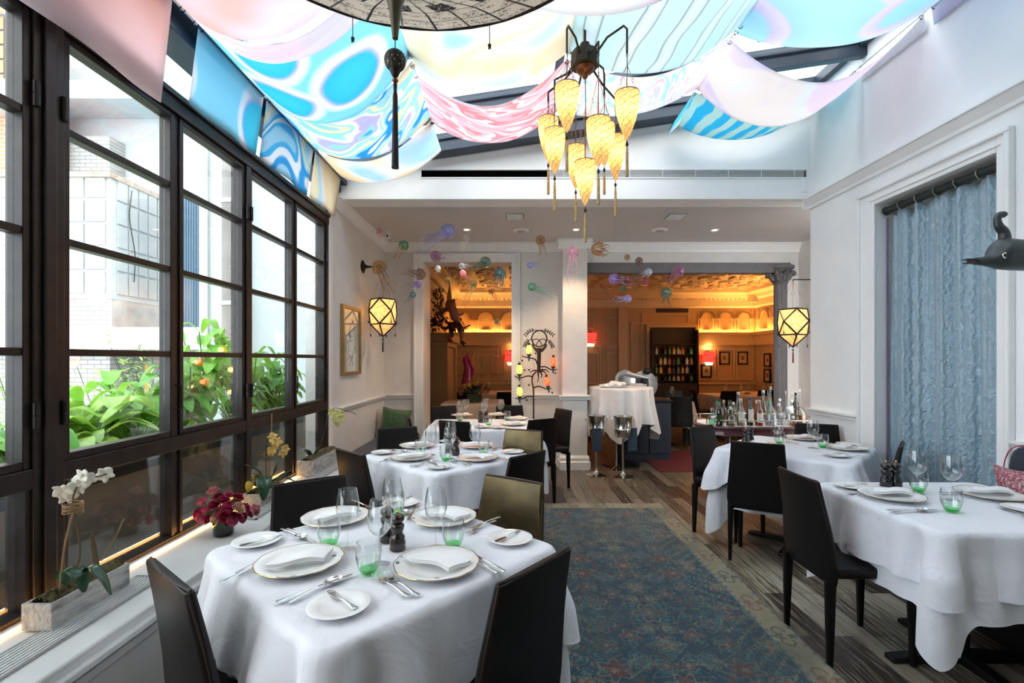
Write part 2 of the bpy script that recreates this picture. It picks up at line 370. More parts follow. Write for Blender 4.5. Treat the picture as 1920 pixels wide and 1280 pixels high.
for i,(y0,y1) in enumerate(casm):
    w_=thing('window_%d'%(i+2),'dark iron casement window number of the left wall','window'); del w_['category']; w_['kind']='structure'
    w_['label']=['window casement nearest the camera','casement left of the thick corner post','casement right of the thick corner post','second casement right of the corner post','third casement right of the corner post','last casement beside the framed drawing'][i]
    fr=.028; b=MB(); xa,xb=XL-.055,XL+.004
    b.bb(xa,xb,y0,y0+fr,zm1,zh); b.bb(xa,xb,y1-fr,y1,zm1,zh); b.bb(xa,xb,y0+fr,y1-fr,zm1,zm1+.03); b.bb(xa,xb,y0+fr,y1-fr,zh-.028,zh)
    b.build('casement_frame',M['iron'],w_,bevel=.003,smooth=20)
    b=MB()
    for z in ml: b.bb(xa+.005,xb-.005,y0+fr,y1-fr,z-.014,z+.014)
    b.build('glazing_bars',M['iron'],w_,bevel=.002,smooth=20)
    MB().bb(XL-.032,XL-.027,y0+fr,y1-fr,zm1+.03,zh-.028).build('glass_pane',M['pane'],w_,smooth=0)
    b=MB(); b.bb(xa,xb,y0,y0+.02,zb,zm0); b.bb(xa,xb,y1-.02,y1,zb,zm0); b.build('lower_frame',M['iron'],w_,smooth=20)
    MB().bb(XL-.032,XL-.027,y0+.02,y1-.02,zb,zm0).build('lower_pane',M['pane'],w_,smooth=0)
    MB().bb(XL-.032,XL-.027,y0,y1,zh+.10,3.06).build('clerestory_pane',M['pane'],w_,smooth=0)
    if i in(2,4):
        MB().tube([(XL+.004,y1+.005,1.30),(XL+.035,y1+.005,1.30),(XL+.035,y1+.005,1.18),(XL+.004,y1+.005,1.18)],.005,6).build('handle',M['iron'],w_)
    h=MB()
    for z in(1.23,2.38):
        yy=y0-.012 if i in(2,4) else y1+.004
        h.lathe([(.011,z-.045),(.011,z-.002),(.009,z),(.011,z+.002),(.011,z+.045)],(XL+.02,yy,0),10)
    h.build('hinge',M['iron'],w_)
b=MB()
for y in(2.48,3.818): b.bb(XL-.06,XL-.005,y-.02,y+.02,.52,zh)
S(b.build('trim_11',M['iron']),'iron meeting stiles of the casements')
# ------------------------------------------------------------ skylight roof
b=MB(); b.bb(XL-.12,XL+.06,-.5,YE,3.05,3.22); b.bb(XL-.02,XL+.12,-.5,YE,3.12,3.16)
S(b.build('trim_12',M['slate'],bevel=.005),'slate blue eave beam above the windows')
b=MB()
for y,t_ in((4.60,.16),(3.98,.07),(3.08,.07),(2.2,.07),(1.3,.07),(.4,.07)):
    b.prism([(XL,roofz(XL)),(2.95,roofz(2.95)),(2.95,roofz(2.95)+.17),(XL,roofz(XL)+.17)],y-t_/2,y+t_/2)
    b.prism([(XL,roofz(XL)+.10),(2.95,roofz(2.95)+.10),(2.95,roofz(2.95)+.13),(XL,roofz(XL)+.13)],y-t_/2-.025,y+t_/2+.025)
S(b.build('trim_13',M['slate'],bevel=.004),'slate blue skylight rafters')
b=MB()
for x in(.35,2.86): b.box((x,2.1,roofz(x)+.12),(.06,5.0,.09))
for y0,y1 in((3.3,3.75),):
    x0,x1=1.9,2.6
    for a,c in((y0,y0+.03),(y1-.03,y1)): b.prism([(x0,roofz(x0)+.12),(x1,roofz(x1)+.12),(x1,roofz(x1)+.19),(x0,roofz(x0)+.19)],a,c)
    for a in(x0,x1-.03): b.box((a+.015,(y0+y1)/2,roofz(a)+.155),(.03,y1-y0,.07))
S(b.build('trim_14',M['slate'],bevel=.003),'slate blue skylight purlins and hatch')
b=MB(); r=[[(x,y,roofz(x)+.175+dz_) for x,dz_ in((XL,0),(3.0,0),(3.0,.006),(XL,.006))] for y in(.9,YE)]
b.loft(r); S(b.build('ceiling_skylight',M['roofglass'],smooth=0),'glass skylight roof above the fabric swags')
b=MB(); b.prism([(XL-.1,roofz(XL)+.17),(3.1,roofz(3.1)+.17),(3.1,roofz(3.1)+.25),(XL-.1,roofz(XL)+.25)],-1.4,.9); S(b.build('ceiling_light_blocker',M['plaster']),'added solid roof behind the camera cutting the light from above')  # opaque roof added out of view so near cloth fronts fall in shade
# linear grille in the end wall
t=thing('air_grille','long white louvred air grille across the beam, its left third open','grille',(0,YE,0))
b=MB()
for k in range(6): b.bb(.36,2.84,-.004,.006,3.206+k*.0112,3.2095+k*.0112)
for k in range(8): b.bb(.5+k*.32,.504+k*.32,-.006,.006,gz0,gz1)
b.build('louvres',M['trim'],t,smooth=0)
b=MB(); b.bb(gx0-.01,gx1+.01,-.008,.004,gz0-.012,gz0); b.bb(gx0-.01,gx1+.01,-.008,.004,gz1,gz1+.012); b.bb(gx1,gx1+.012,-.008,.004,gz0,gz1); b.bb(gx0-.012,gx0,-.008,.004,gz0,gz1)
b.build('grille_frame',M['trim'],t,smooth=0)
MB().bb(gx0,gx1,.012,.02,gz0,gz1).build('slot_painted_shade',mat('slot_shade_black',(.002,.002,.002),1,spec=0),t,smooth=0)  # black sheet painted as the shade inside the open slot
t=thing('wall_switch','small white blank switch plate on the beam by the right corner','switch plate',P(1509,350,YE))
MB().bb(-.032,.032,-.008,0,-.055,.055).build('plate',M['china'],t,bevel=.003); [MB().ball((0,-.009,z_),.004,6,4).build('screw',M['steel'],t) for z_ in(.04,-.04)]
# ceiling fittings
for x,y,lab in((965,405,'left square grey ceiling vent, nearer the green jellyfish'),(1267,405,'right square grey ceiling vent behind the chandelier')):
    Y=(CZ-CH)*F/(HY-y); t=thing('ceiling_vent',lab,'vent',((x-CX)*Y/F,Y,CZ),0,'ceiling vents')
    MB().bb(-.1,.1,-.1,.1,-.008,0).build('plate',mat('vent_grey',(.35,.36,.34),.5),t,bevel=.003)
    b=MB(); [b.bb(-.085,.085,-.085+k*.024,-.075+k*.024,-.012,-.008) for k in range(8)]; b.build('slats',M['trim'],t)
for x,y,lab in((977,432,'left round ceiling speaker in the alcove'),(1237,431,'right round ceiling speaker in the alcove')):
    Y=(CZ-CH)*F/(HY-y); t=thing('ceiling_speaker',lab,'speaker',((x-CX)*Y/F,Y,CZ),0,'round ceiling speakers')
    MB().lathe([(.001,-.01),(.06,-.012),(.08,-.006),(.09,-.004),(.1,0)],(0,0,0),28).build('trim_ring',M['trim'],t); MB().lathe([(.001,-.016),(.05,-.016),(.055,-.01)],(0,0,0),20).build('speaker_cone',M['alu'],t)
M['bulb']=mat('downlight_glow',(1,.9,.7),.5,emit=(1,.82,.55),es=14)
for x,y,lab in((875,430,'lit recessed downlight above the small clear jellyfish'),(1080,430,'lit recessed downlight in front of the pillar'),(1340,431,'lit recessed downlight at the right of the alcove ceiling')):
    Y=(CZ-CH)*F/(HY-y); lx=(x-CX)*Y/F; t=thing('downlight',lab,'downlight',(lx,Y,CZ),0,'recessed downlights')
    MB().lathe([(.03,-.004),(.05,-.007),(.055,0)],(0,0,0),24,cap=False).build('bezel',M['trim'],t); MB().lathe([(.001,-.003),(.03,-.003),(.03,0)],(0,0,0),16).build('bulb',M['bulb'],t)
    spot('downlight_beam',(lx,Y,CZ-.02),42,(1,.70,.45),100,(lx,Y,0))
t=thing('security_camera','small white dome security camera in the ceiling corner','camera',P(728,440,5.9))
MB().lathe([(.001,.04),(.03,.04),(.034,.0),(.03,-.02)],(0,0,0),20).build('mount',M['china'],t); MB().ball((-.0,-.015,-.02),.036,14,10).build('camera_dome',M['china'],t); MB().ball((-.0,-.042,-.024),.016,10,6).build('lens',M['black'],t)
b=MB().bb(-.01,.01,-.01,.01,.03,CZ-P(728,440,5.9)[2]).build('bracket',M['china'],t)
# ============================================================ rug
def rug():
    x0,x1,y0,y1=.05,1.486,.95,4.79; dx=.0065
    nx=int((x1-x0)/dx); ny=int((y1-y0)/dx)
    X,Y=np.meshgrid(np.linspace(0,x1-x0,nx),np.linspace(0,y1-y0,ny)); W_=x1-x0; L_=y1-y0
    rg=np.random.RandomState(3)
    def vn(X,Y,s,seed):
        r=np.random.RandomState(seed); g=r.rand(64,256); u=X/s%63; v=Y/s%255; i=u.astype(int); j=v.astype(int); a=u-i; c=v-j; a=a*a*(3-2*a); c=c*c*(3-2*c)
        return g[i,j]*(1-a)*(1-c)+g[(i+1)%64,j]*a*(1-c)+g[i,(j+1)%256]*(1-a)*c+g[(i+1)%64,(j+1)%256]*a*c
    blue=np.array([.008,.066,.120]); lb=np.array([.06,.20,.24]); bg_=np.array([.36,.31,.20]); red=np.array([.24,.06,.05]); pk=np.array([.22,.13,.10])
    C=np.zeros(X.shape+(3,))+blue
    n1=vn(X,Y,.05,1)[...,None]; C=C*(1-.5*n1)+lb*.35*n1
    # mirrored field coordinates
    ax=np.abs(X-W_/2); py=.62; ay=np.abs((Y+.1)%(2*py)-py)
    def paint(mask,col,a=.85):
        nonlocal C; m=(np.clip(mask,0,1)*a)[...,None]; C=C*(1-m)+np.array(col)*m
    def line(d,w): return np.clip(1.5-np.abs(d)/w,0,1)
    wob=.02*np.sin(ay*30)+.014*np.sin(ax*41)
    # lattice and vines
    for k,(cx,cy,s) in enumerate([(0,0,1),(0,.31,.8),(0,.62,1),(.3,.12,.9),(.3,.5,.9),(.52,.31,.8),(.16,.22,.6),(.16,.44,.6),(.44,.05,.6),(.44,.58,.6),(.6,.0,.7),(.6,.6,.7),(.3,.31,.6),(.05,.155,.5),(.05,.47,.5)]):
        u=ax-cx; v=ay-cy; r=np.hypot(u,v)/s; th=np.arctan2(v,u)
        pet=.062*(1+.35*np.cos(th*(5+k%3)+k)); 
        paint(line(r-pet-.012,.006),bg_,.8)
        paint((r<pet*.8).astype(float),[red,bg_,pk,lb][k%4]*(1.0),.8)
        paint((r<pet*.33).astype(float),[bg_,red,bg_,red][k%4],.8)
        paint(line(r-.10-.016*np.cos(th*8),.004)*(np.sin(th*4+k)>-.1),bg_,.45)
    d=(ax*.95+ay*.62)+wob*.4; paint(line((d%.36)-.18,.006),pk,.55)
    d2=(ax*.95-ay*.62)+wob*.4; paint(line((d2%.36)-.18,.006),pk,.45)
    zig=np.abs(((ay*1.0+ax*1.0)%.10)-.05); paint(((ax>.36)&(ax<.56)&(zig<.012)&(np.sin(ax*260)>0)).astype(float),bg_,.7)
    vine=np.sin(ax*34+2.2*np.sin(ay*19))*np.sin(ay*36+2*np.sin(ax*17)); paint(line(vine-.25,.09),bg_*.9,.55); paint((vine<-.78).astype(float),red,.45); paint((vine>.82).astype(float),lb*1.2,.6)
    spk=vn(X,Y,.012,9); paint((spk>.80).astype(float),bg_,.3)
    # borders
    e=np.minimum(np.minimum(X,W_-X),np.minimum(Y,L_-Y))
    bord=e<.165
    B=np.zeros_like(C)+bg_*1.12; B*= (1+.25*(vn(X,Y,.03,5)[...,None]-.5))
    C=np.where(bord[...,None],B,C)
    side=np.minimum(X,W_-X)<.165
    s=np.where(side,Y,X); q=np.where(side,np.minimum(X,W_-X),np.minimum(Y,L_-Y))-.085
    per=.34; k=np.floor(s/per); sv=s-(k+.5)*per; colr=np.where((k%2==0)[...,None],blue*1.0,red*1.1)
    r1=np.hypot(sv-.05,q*1.1-.005); r2=np.hypot(sv+.05,q*1.1-.005); r3=np.hypot(sv,q+.04)
    th=np.arctan2(q,np.abs(sv)-.05); th2=np.abs(sv)
    m=line(r1-.033,.006)*(np.arctan2(q,sv-.05)>-2.2)+line(r2-.033,.006)*(np.arctan2(q,-(sv+.05))>-2.2)+(r3<.020*(1+.4*np.cos(5*np.arctan2(q+.04,sv))))*1.0+line(np.hypot(sv,q-.03)-.012,.006)
    m=np.clip(m,0,1)*bord*.75
    C=C*(1-m[...,None])+colr*m[...,None]
    dots=((np.abs((s%.06)-.03)<.010)&(np.abs(q-.066)<.007))|((np.abs((s%.075)-.03)<.009)&(np.abs(q+.062)<.007))
    m=(dots&bord)*.6; C=C*(1-m[...,None])+blue*1.4*m[...,None]
    ln=(np.abs(e-.165)<.005)|(np.abs(e-.008)<.008); C=np.where(ln[...,None],np.array([.12,.22,.22]),C)
    wear=vn(X,Y,.35,21)*.6+vn(X,Y,.11,22)*.4; wm=np.clip((wear-.55)*2.2,0,.4)[...,None]; C=C*(1-wm)+(np.array([.05,.075,.08]))*wm
    C*= (.9+.2*rg.rand(*X.shape))[...,None]*np.array([.55,.58,.58])
    Z=.012+.0015*vn(X,Y,.2,30)+.004*np.clip(vn(X,Y,.5,31)-.6,0,1)
    edge=np.minimum(1,e/.01); Z=Z*edge+.002*(1-edge)
    vs=np.stack([X+x0+.006*np.sin(Y*3.1)*(X>W_*.9),Y+y0,Z],-1).reshape(-1,3)
    idx=np.arange(nx*ny).reshape(ny,nx); fs=np.stack([idx[:-1,:-1],idx[:-1,1:],idx[1:,1:],idx[1:,:-1]],-1).reshape(-1,4)
    me=bpy.data.meshes.new('rug'); me.from_pydata(vs.tolist(),[],fs.tolist()); me.update()
    ca=me.color_attributes.new('weave','FLOAT_COLOR','POINT'); A=np.ones((nx*ny,4),dtype=np.float32); A[:,:3]=C.reshape(-1,3); ca.data.foreach_set('color',A.ravel())
    me.shade_smooth()
    t=NT('woven_wool_rug'); a=t.n('ShaderNodeAttribute',attribute_name='weave')
    me.materials.append(t.done(t.princ(Base_Color=a.outputs[0],Roughness=.95,Sheen_Weight=.15,Normal=t.bump(t.noise(t.tc(),260,2),.4,.003))))
    o=bpy.data.objects.new('rug',me); COL.objects.link(o)
    tag(o,'worn blue patterned wool rug with a beige border down the middle aisle','rug')
rug()
# ============================================================ chairs
def chair_proto():
    t=thing('dining_chair','black leather dining chair','chair')
    def ring(z,w,d,yc,cv=.012,n=6):
        # rounded slab cross-section, slightly concave
        out=[]; 
        for x,y in rrect(w,d,min(d*.48,.015),3): out.append((x,yc+y+cv*(2*x/w)**2,z))
        return out
    prof=[(.375,.37,.034,-.195),(.40,.385,.036,-.197),(.46,.395,.038,-.200),(.55,.388,.036,-.208),(.65,.368,.034,-.222),(.75,.348,.031,-.240),(.83,.336,.028,-.256),(.855,.333,.024,-.261)]
    b=MB(); b.loft([ring(*p) for p in prof]); b.build('backrest',M['leather'],t,smooth=50,bevel=.003)
    b=MB(); 
    for sx_ in(-1,1): b.tube([(sx_*p[1]*.487,p[3]+.006,p[0]) for p in prof],.0045,6)
    x=prof[-1][1]/2; b.tube([(k*x*.97,prof[-1][3]+.012*k*k,.857) for k in(-1,-.5,0,.5,1)],.0045,6)
    b.build('piping',M['leather2'],t)
    b=MB(); sec=[]
    for z,g in((.415,0.0),(.42,.006),(.455,.008),(.466,.002),(.47,-.012)):
        sec.append([(x*1.0,y+.005,z-.012*max(0,1-(x/.2)**2)*(z>.46)) for x,y in rrect(.385+2*g,.405+2*g,.03,4)])
    b.loft(sec); b.build('seat',M['leather'],t,smooth=50)
    for sx_ in(-1,1):
        rr=lambda x,y,z,s:[(x+a,y+c,z) for a,c in rrect(s,s*1.1,s*.25,2)]
        MB().loft([rr(sx_*.172,-.198,.40,.04),rr(sx_*.174,-.200,.25,.034),rr(sx_*.176,-.203,0,.023)]).build('leg',M['leather'],t)
        MB().loft([rr(sx_*.168,.185,.42,.036),rr(sx_*.170,.188,.25,.032),rr(sx_*.172,.19,0,.022)]).build('leg',M['leather'],t)
    return t
CH0=chair_proto()
def chair_at(bx,by,fx,fy,label,group):
    """back top centre (bx,by), faces direction (fx,fy)"""
    d=Vector((fx,fy)).normalized(); loc=Vector((bx,by))+d*.258
    a=math.atan2(d.y,d.x)-PI/2
    return place(CH0,USED,label,(loc.x,loc.y,0),a,group)
def mid(e0,e1,h=.857):
    pts=[]
    for x,y in(e0,e1):
        Y=(CH-h)*F/(y-HY); pts.append(Vector(((x-CX)*Y/F,Y)))
    return pts
G1='chairs round the nearest table'; G2='chairs round the middle table'; G3='chairs round the far table'; G4='chairs round the right tables'
T1=Vector((-.465,1.753)); T2=Vector((-.455,3.46)); T3=Vector((-.29,5.12)); T4=Vector((2.195,3.745)); T5=Vector((2.13,2.30))
def chair_px(e0,e1,lab,g,tw,side=None):
    a,c=mid(e0,e1); m=(a+c)/2; n=Vector((-(c-a).y,(c-a).x)).normalized()
    if n.dot(tw-m)<0: n=-n
    return chair_at(m.x,m.y,n.x,n.y,lab,g)
chair_px((273.7,1045.6),(352,1113),'black leather chair nearest the camera, back turned to the window ledge',G1,T1)
chair_px((937.5,1097.7),(1070,1026.5),'black leather chair at the near right of the nearest table, beside the rug',G1,T1)
chair_px((510,909.7),(646.5,890),'black leather chair between the rose vase and the nearest table',G1,T1)
chair_px((913.7,888.7),(1018.6,905.7),'leather chair bronze sheened by painted reflection at the far right of the nearest table',G1,T1)
chair_px((630.5,840.8),(679.7,852.7),'black leather chair by the ledge at the near left of the middle table',G2,T2)
chair_px((956,859),(1025,843.5),'black leather chair at the near right of the middle table, behind the one with painted sheen',G2,T2)
chair_px((714,803.6),(775,799.6),'black leather chair at the far left of the middle table before the banquette',G2,T2)
chair_px((953,803.6),(1013.8,807.6),'smaller leather chair bronze sheened by painted reflection at the far right of the middle table',G2,T2)
chair_px((820.5,787.7),(881.6,791.6),'black leather chair at the near left of the far table, seen from behind',G3,T3)
chair_px((993,787.7),(1043,783.7),'black leather chair at the near right of the far table, seen from behind',G3,T3)
chair_px((1045,765),(1072,769.6),'dark brown leather chair at the right end of the far table before the pillar',G3,T3)
chair_px((808.5,762.4),(853.7,759.8),'black leather chair behind the left of the far table, in the doorway',G3,T3)
chair_px((931,760.5),(979,759.8),'black leather chair behind the right of the far table, near the parrot tree',G3,T3)
chair_px((756,772),(772,792),'brown edged leather chair at the left end of the far table by the banquette',G3,T3)
chair_px((1299,800.8),(1328,796.8),'black leather chair seen from the side in front of the bar cart',G4,T4)
chair_px((1374.8,827),(1466.5,834),'black leather chair with its back to the camera at the right far table',G4,T4)
chair_px((1489,792.8),(1572.7,796.8),'black leather chair behind the right far table next to the bar cart',G4,T4)
chair_at(2.66,3.29,-.75,.66,'black leather chair seen edge on against the blue curtain',G4)
chair_at(1.425,2.43,1,0,'large black leather chair beside the rug at the right front table',G4)
for o in bpy.data.objects:
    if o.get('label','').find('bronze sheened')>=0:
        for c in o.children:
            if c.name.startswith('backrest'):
                c.data=c.data.copy(); c.data.materials[0]=M['reflection_leather']
# ============================================================ tables and cloths
def cloth_mesh(sx_,sy_,zt_,drop,extra,flare,seed,N=44,V=16,wmax=1.0,lift=0):
    rg=random.Random(seed); hx,hy=sx_/2,sy_/2; R=.045
    pts=[]
    def side(p0,p1,nr,L):
        n=N
        for i in range(n):
            f=(i+.5)/n; f=.5-.5*math.cos(PI*f) if False else f
            # denser at corners
            f=f+ -.12*math.sin(2*PI*f)*1.0*.9
            pts.append((p0[0]+(p1[0]-p0[0])*f,p0[1]+(p1[1]-p0[1])*f,nr,min(f,1-f)*L,f*L))
    side((-hx+R,-hy),(hx-R,-hy),(0,-1),sx_-2*R)
    def corner(cx,cy,a0):
        for k in range(7):
            a=math.radians(a0+90*k/6); pts.append((cx+R*math.cos(a),cy+R*math.sin(a),(math.cos(a),math.sin(a)),abs(k-3)*.012-.036,0))
    corner(hx-R,-hy+R,-90); side((hx,-hy+R),(hx,hy-R),(1,0),sy_-2*R); corner(hx-R,hy-R,0)
    side((hx-R,hy),(-hx+R,hy),(0,1),sx_-2*R); corner(-hx+R,hy-R,90); side((-hx,hy-R),(-hx,-hy+R),(-1,0),sy_-2*R); corner(-hx+R,-hy+R,180)
    n=len(pts); ph=[rg.random()*6.28 for _ in range(6)]
    rings=[]
    for s in(.0005,.35,.7,.93,.985): rings.append([(x*s,y*s,zt_) for x,y,_,_,_ in pts])
    tot=0; acc=[]; 
    for i in range(n):
        acc.append(tot); q=pts[(i+1)%n]; tot+=math.hypot(q[0]-pts[i][0],q[1]-pts[i][1])
    for j in range(V+1):
        v=j/V; r=[]
        for i,(x,y,nr,c,_) in enumerate(pts):
            s=acc[i]; cc=max(0,c+.036)
            d=drop*(1+.03*math.sin(s*5+ph[0]))+extra*max(0,1-cc/.12)
            w=.014*math.sin(s*15+ph[1])+.010*math.sin(s*27+ph[2])+.007*math.sin(s*43+ph[3])
            bulge=math.exp(-(cc/.035)**2)*(.045+.05*extra)*wmax; dip=-math.exp(-((cc-.095)/.035)**2)*.038*wmax
            off=lift+.004+v*flare+(w+bulge*math.sin(min(v*1.3,1)*PI/2)+dip)*min(1,v*1.6)
            z=zt_-d*v
            if j==0: off=-.002+lift*.5; z=zt_-.002
            elif j==1: z=min(z,zt_-.006)
            r.append((x+nr[0]*off,y+nr[1]*off,z))
        rings.append(r)
    b=MB(); b.loft(rings,cap=False); return b
def table(name_lab,c,rz,sx_,sy_,labs,drops,seed,h=.75,group=None,cm='cloth'):
    t=thing('dining_table',name_lab,'table',(c[0],c[1],0),rz,'dining tables')
    MB().loft([[(x,y,z) for x,y in rrect(sx_-.02,sy_-.02,.05,4)] for z in(h-.04,h-.008)]).build('tabletop',M['black'],t,bevel=.004)
    b=MB().lathe([(.035,.03),(.035,h-.05),(.11,h-.045),(.11,h-.04)],(0,0,0),16); b.build('pedestal',M['black'],t)
    b=MB()
    for a in(0,PI/2): 
        m_=Matrix.Rotation(a,4,'Z')
        q=MB().loft([[(x,y_,z) for y_,z in((-.03,0),(.03,0),(.03,e),(-.03,e))] for x,e in((-.34,.025),(-.1,.045),(.1,.045),(.34,.025))]).xf(m_); b.add(q.v,q.f)
    b.build('cross_base',M['black'],t,bevel=.006)
    out=[]
    for k,(lab,(dr,ex,fl),zo) in enumerate(zip(labs,drops,(-.0005,.004))):
        b=cloth_mesh(sx_+zo*2,sy_+zo*2,h+(-.003 if k==0 and len(labs)>1 else 0),dr,ex,fl*(.6 if k==0 else 1),seed+k,lift=.012*k)
        o=b.build('tablecloth',M[cm],smooth=180,solid=0); o.location=(c[0],c[1],0); o.rotation_euler=(0,0,rz)
        md=o.modifiers.new('Sub','SUBSURF'); md.levels=1; md.render_levels=1
        tag(o,lab,'tablecloth','layered tablecloths'); out.append(o)
    return t
table('pedestal table under the cloths nearest the camera',T1,PI/4+.03,.88,.88,['longer white undercloth hanging below the overcloth of the nearest table','white square overcloth on the nearest table with four full settings'],[(.43,.20,.035),(.24,.10,.05)],11)
table('pedestal table under the cloths of the middle left table',T2,PI/4,.85,.85,['longer white undercloth of the middle table reaching toward the rug','white square overcloth on the middle table of the left row'],[(.43,.20,.035),(.24,.10,.05)],23)
table('pedestal table under the cloths of the farthest left table',T3,.03,1.12,.84,['longer white undercloth of the far table before the doorway','white rectangular overcloth on the far table before the doorway'],[(.43,.18,.03),(.22,.08,.04)],35)
table('pedestal table under the cloths of the right far table',T4,PI/4,.87,.87,['longer white undercloth hanging near the floor at the right far table','white square overcloth on the right far table before the bar cart'],[(.44,.22,.04),(.23,.10,.06)],47)
table('pedestal table with black cross feet under the right front cloths',T5,0,.86,.77,['longer white undercloth with a hanging corner at the right front table','white overcloth on the right front table beside the paisley cushion'],[(.35,.19,.03),(.26,.04,.02)],59)
# ============================================================ tableware prototypes
def uvpolar(b,R):  return [(.5+p[0]/(2*R),.5+p[1]/(2*R)) for p in b.v]
def plate_mat():
    t=NT('flowered_china'); uv=t.tc('UV'); c=t.map(uv,(1,1,1),(-.5,-.5,0))
    s=t.n('ShaderNodeSeparateXYZ',{0:c}); r=t.math('SQRT',t.math('ADD',t.math('POWER',s.outputs[0],2),t.math('POWER',s.outputs[1],2)))
    v=t.n('ShaderNodeTexVoronoi',{'Vector':t.map(uv,(1,1,1),(.13,.07,0)),'Scale':6.0})
    spots=t.math('LESS_THAN',t.math('ADD',v.outputs[0],t.math('MULTIPLY',t.noise(uv,60,3),.22)),.33)
    ring=t.math('MULTIPLY',t.math('GREATER_THAN',r,.31),t.math('LESS_THAN',r,.47))
    pick=t.math('GREATER_THAN',t.n('ShaderNodeSeparateColor',{0:v.outputs[1]}).outputs[0],.55)
    m=t.math('MULTIPLY',t.math('MULTIPLY',spots,ring),pick)
    fc=t.ramp(t.noise(uv,24,2),[(.4,(.55,.05,.12)),(.5,(.08,.30,.16)),(.6,(.10,.16,.45))],'CONSTANT')
    return t.done(t.princ(Base_Color=t.mix(m,(.86,.86,.85),fc),Roughness=.12,Coat_Weight=.3))
M['china_fl']=plate_mat()
def mk_plate():
    t=thing('dinner_plate','plate','plate'); n=96
    def ring(r,z,fl): return [((r+fl*abs(math.sin(k*PI*12/n*2/2)))*math.cos(2*PI*k/n),(r+fl*abs(math.sin(k*PI*12/n)))*math.sin(2*PI*k/n),z+fl*.0) for k in range(n)]
    rings=[ring(.0005,.005,0),ring(.06,.005,0),ring(.086,.006,0),ring(.096,.011,0),ring(.133,.0195,.003),ring(.1345,.019,.0032),ring(.133,.016,.003),ring(.10,.007,0),ring(.08,.0,0),ring(.0005,.0,0)]
    b=MB().loft(rings,cap=False); b.build('plate_body',M['china_fl'],t,smooth=60,uv=uvpolar(b,.14))
    b=MB().loft([ring(.1335,.0197,.003),ring(.1355,.0200,.0035),ring(.1362,.0188,.0035),ring(.1345,.0180,.003),ring(.1335,.0197,.003)],cap=False); b.build('gilt_rim',M['gold'],t)
    return t
def mk_bread():
    t=thing('bread_plate','plate','plate')
    MB().lathe([(.0005,.004),(.045,.004),(.052,.007),(.082,.0135),(.084,.0125),(.055,.004),(.04,0),(.0005,0)],(0,0,0),48,cap=False).build('plate_body',M['china'],t,smooth=60)
    MB().lathe([(.048,.0052),(.0492,.0060),(.0505,.0060)],(0,0,0),48,cap=False).build('foot_ring',M['china'],t)
    return t
def mk_napkin():
    t=thing('napkin','napkin','napkin')
    for lay in range(3):
        b=MB(); nx,ny=16,10; top=[];rings=[]
        for i in range(nx+1):
            u=i/nx-.5; r=[]
            L=.092-.003*lay; 
            for k,(v,zz) in enumerate([(-.5,0),(-.25,0),(0,0),(.25,0),(.5,0),(.5,1),(.25,1),(0,1),(-.25,1),(-.5,1)]):
                wv=.005*math.sin(u*7)+.003*math.sin(v*9+u*5)
                sk=.035*v
                r.append((u*.175*(1-.12*(v+.5))+sk,v*L*(1-.35*abs(u)**2)+.008*math.sin(u*5),.0205+lay*.0042+wv*.5+zz*.0035+.004*(1-4*u*u)))
            rings.append(r)
        b.loft(rings); b.build(['folded_under','folded_middle','folded_top'][lay],M['nap'],t,smooth=50,bevel=.0015)
    return t
def handle(b,L0,L1,z=.004):
    # silverware handle along +x from L0 (narrow) to L1 (wide end)
    rg_=[]
    for f,w,h in((0,.0028,.002),(.3,.003,.002),(.6,.0042,.0018),(.85,.0075,.0016),(.96,.0085,.0015),(1,.004,.001)):
        x=L0+(L1-L0)*f; zz=z+.006*math.sin(PI*min(1,f*1.1))*.8*(1-f)+.001
        rg_.append([(x,w*math.cos(a),zz+h*math.sin(a)) for a in [k*PI/4 for k in range(8)]])
    b.loft(rg_)
def mk_fork():
    t=thing('fork','fork','fork'); b=MB(); handle(b,.0,.115); b.build('handle',M['silver'],t,smooth=60)
    b=MB(); rg_=[]
    for x,w,z in((.002,.0028,.006),(-.012,.005,.006),(-.022,.0105,.004),(-.04,.0115,.003)):
        rg_.append([(x,-w,z),(x,w,z),(x,w,z+.0015),(x,-w,z+.0015)])
    b.loft(rg_)
    for k in range(4):
        y=-.0100+k*.00667; b.loft([[(x,y-w,z),(x,y+w,z),(x,y+w,z+.0014),(x,y-w,z+.0014)] for x,w,z in((-.038,.0018,.003),(-.06,.0016,.0035),(-.080,.0009,.008))])
    b.build('tines',M['silver'],t,smooth=40); return t
def mk_spoon():
    t=thing('spoon','spoon','spoon'); b=MB(); handle(b,.0,.125); b.build('handle',M['silver'],t,smooth=60)
    b=MB(); rings=[]
    for s,z0 in((.02,-.0),(.5,.002),(.8,.0052),(1,.009),(1.03,.0085),(.8,.0035),(.5,.0005),(.02,-.0015)):
        rings.append([(-.028+.030*s*math.cos(a)*(1+.08*math.cos(a)),.0195*s*math.sin(a),.002+z0) for a in [2*PI*k/24 for k in range(24)]])
    b.loft(rings,cap=False); b.build('bowl',M['silver'],t,smooth=60); return t
def mk_knife(L=.12,BL=.115,w=.010,name='table_knife'):
    t=thing(name,'knife','knife'); b=MB(); handle(b,.0,L); b.build('handle',M['silver'],t,smooth=60)
    b=MB(); rings=[]
    for f,a_,c_ in((0,.003,.003),(.08,w*.5,w*.5),(.5,w*.5,w*.75),(.85,w*.5,w*.8),(.97,w*.3,w*.45),(1,.001,.001)):
        x=-BL*f; rings.append([(x,-a_,.004),(x,c_,.004),(x,c_,.0055),(x,-a_,.0055)])
    b.loft(rings); b.build('blade',M['silver'],t,smooth=30); return t
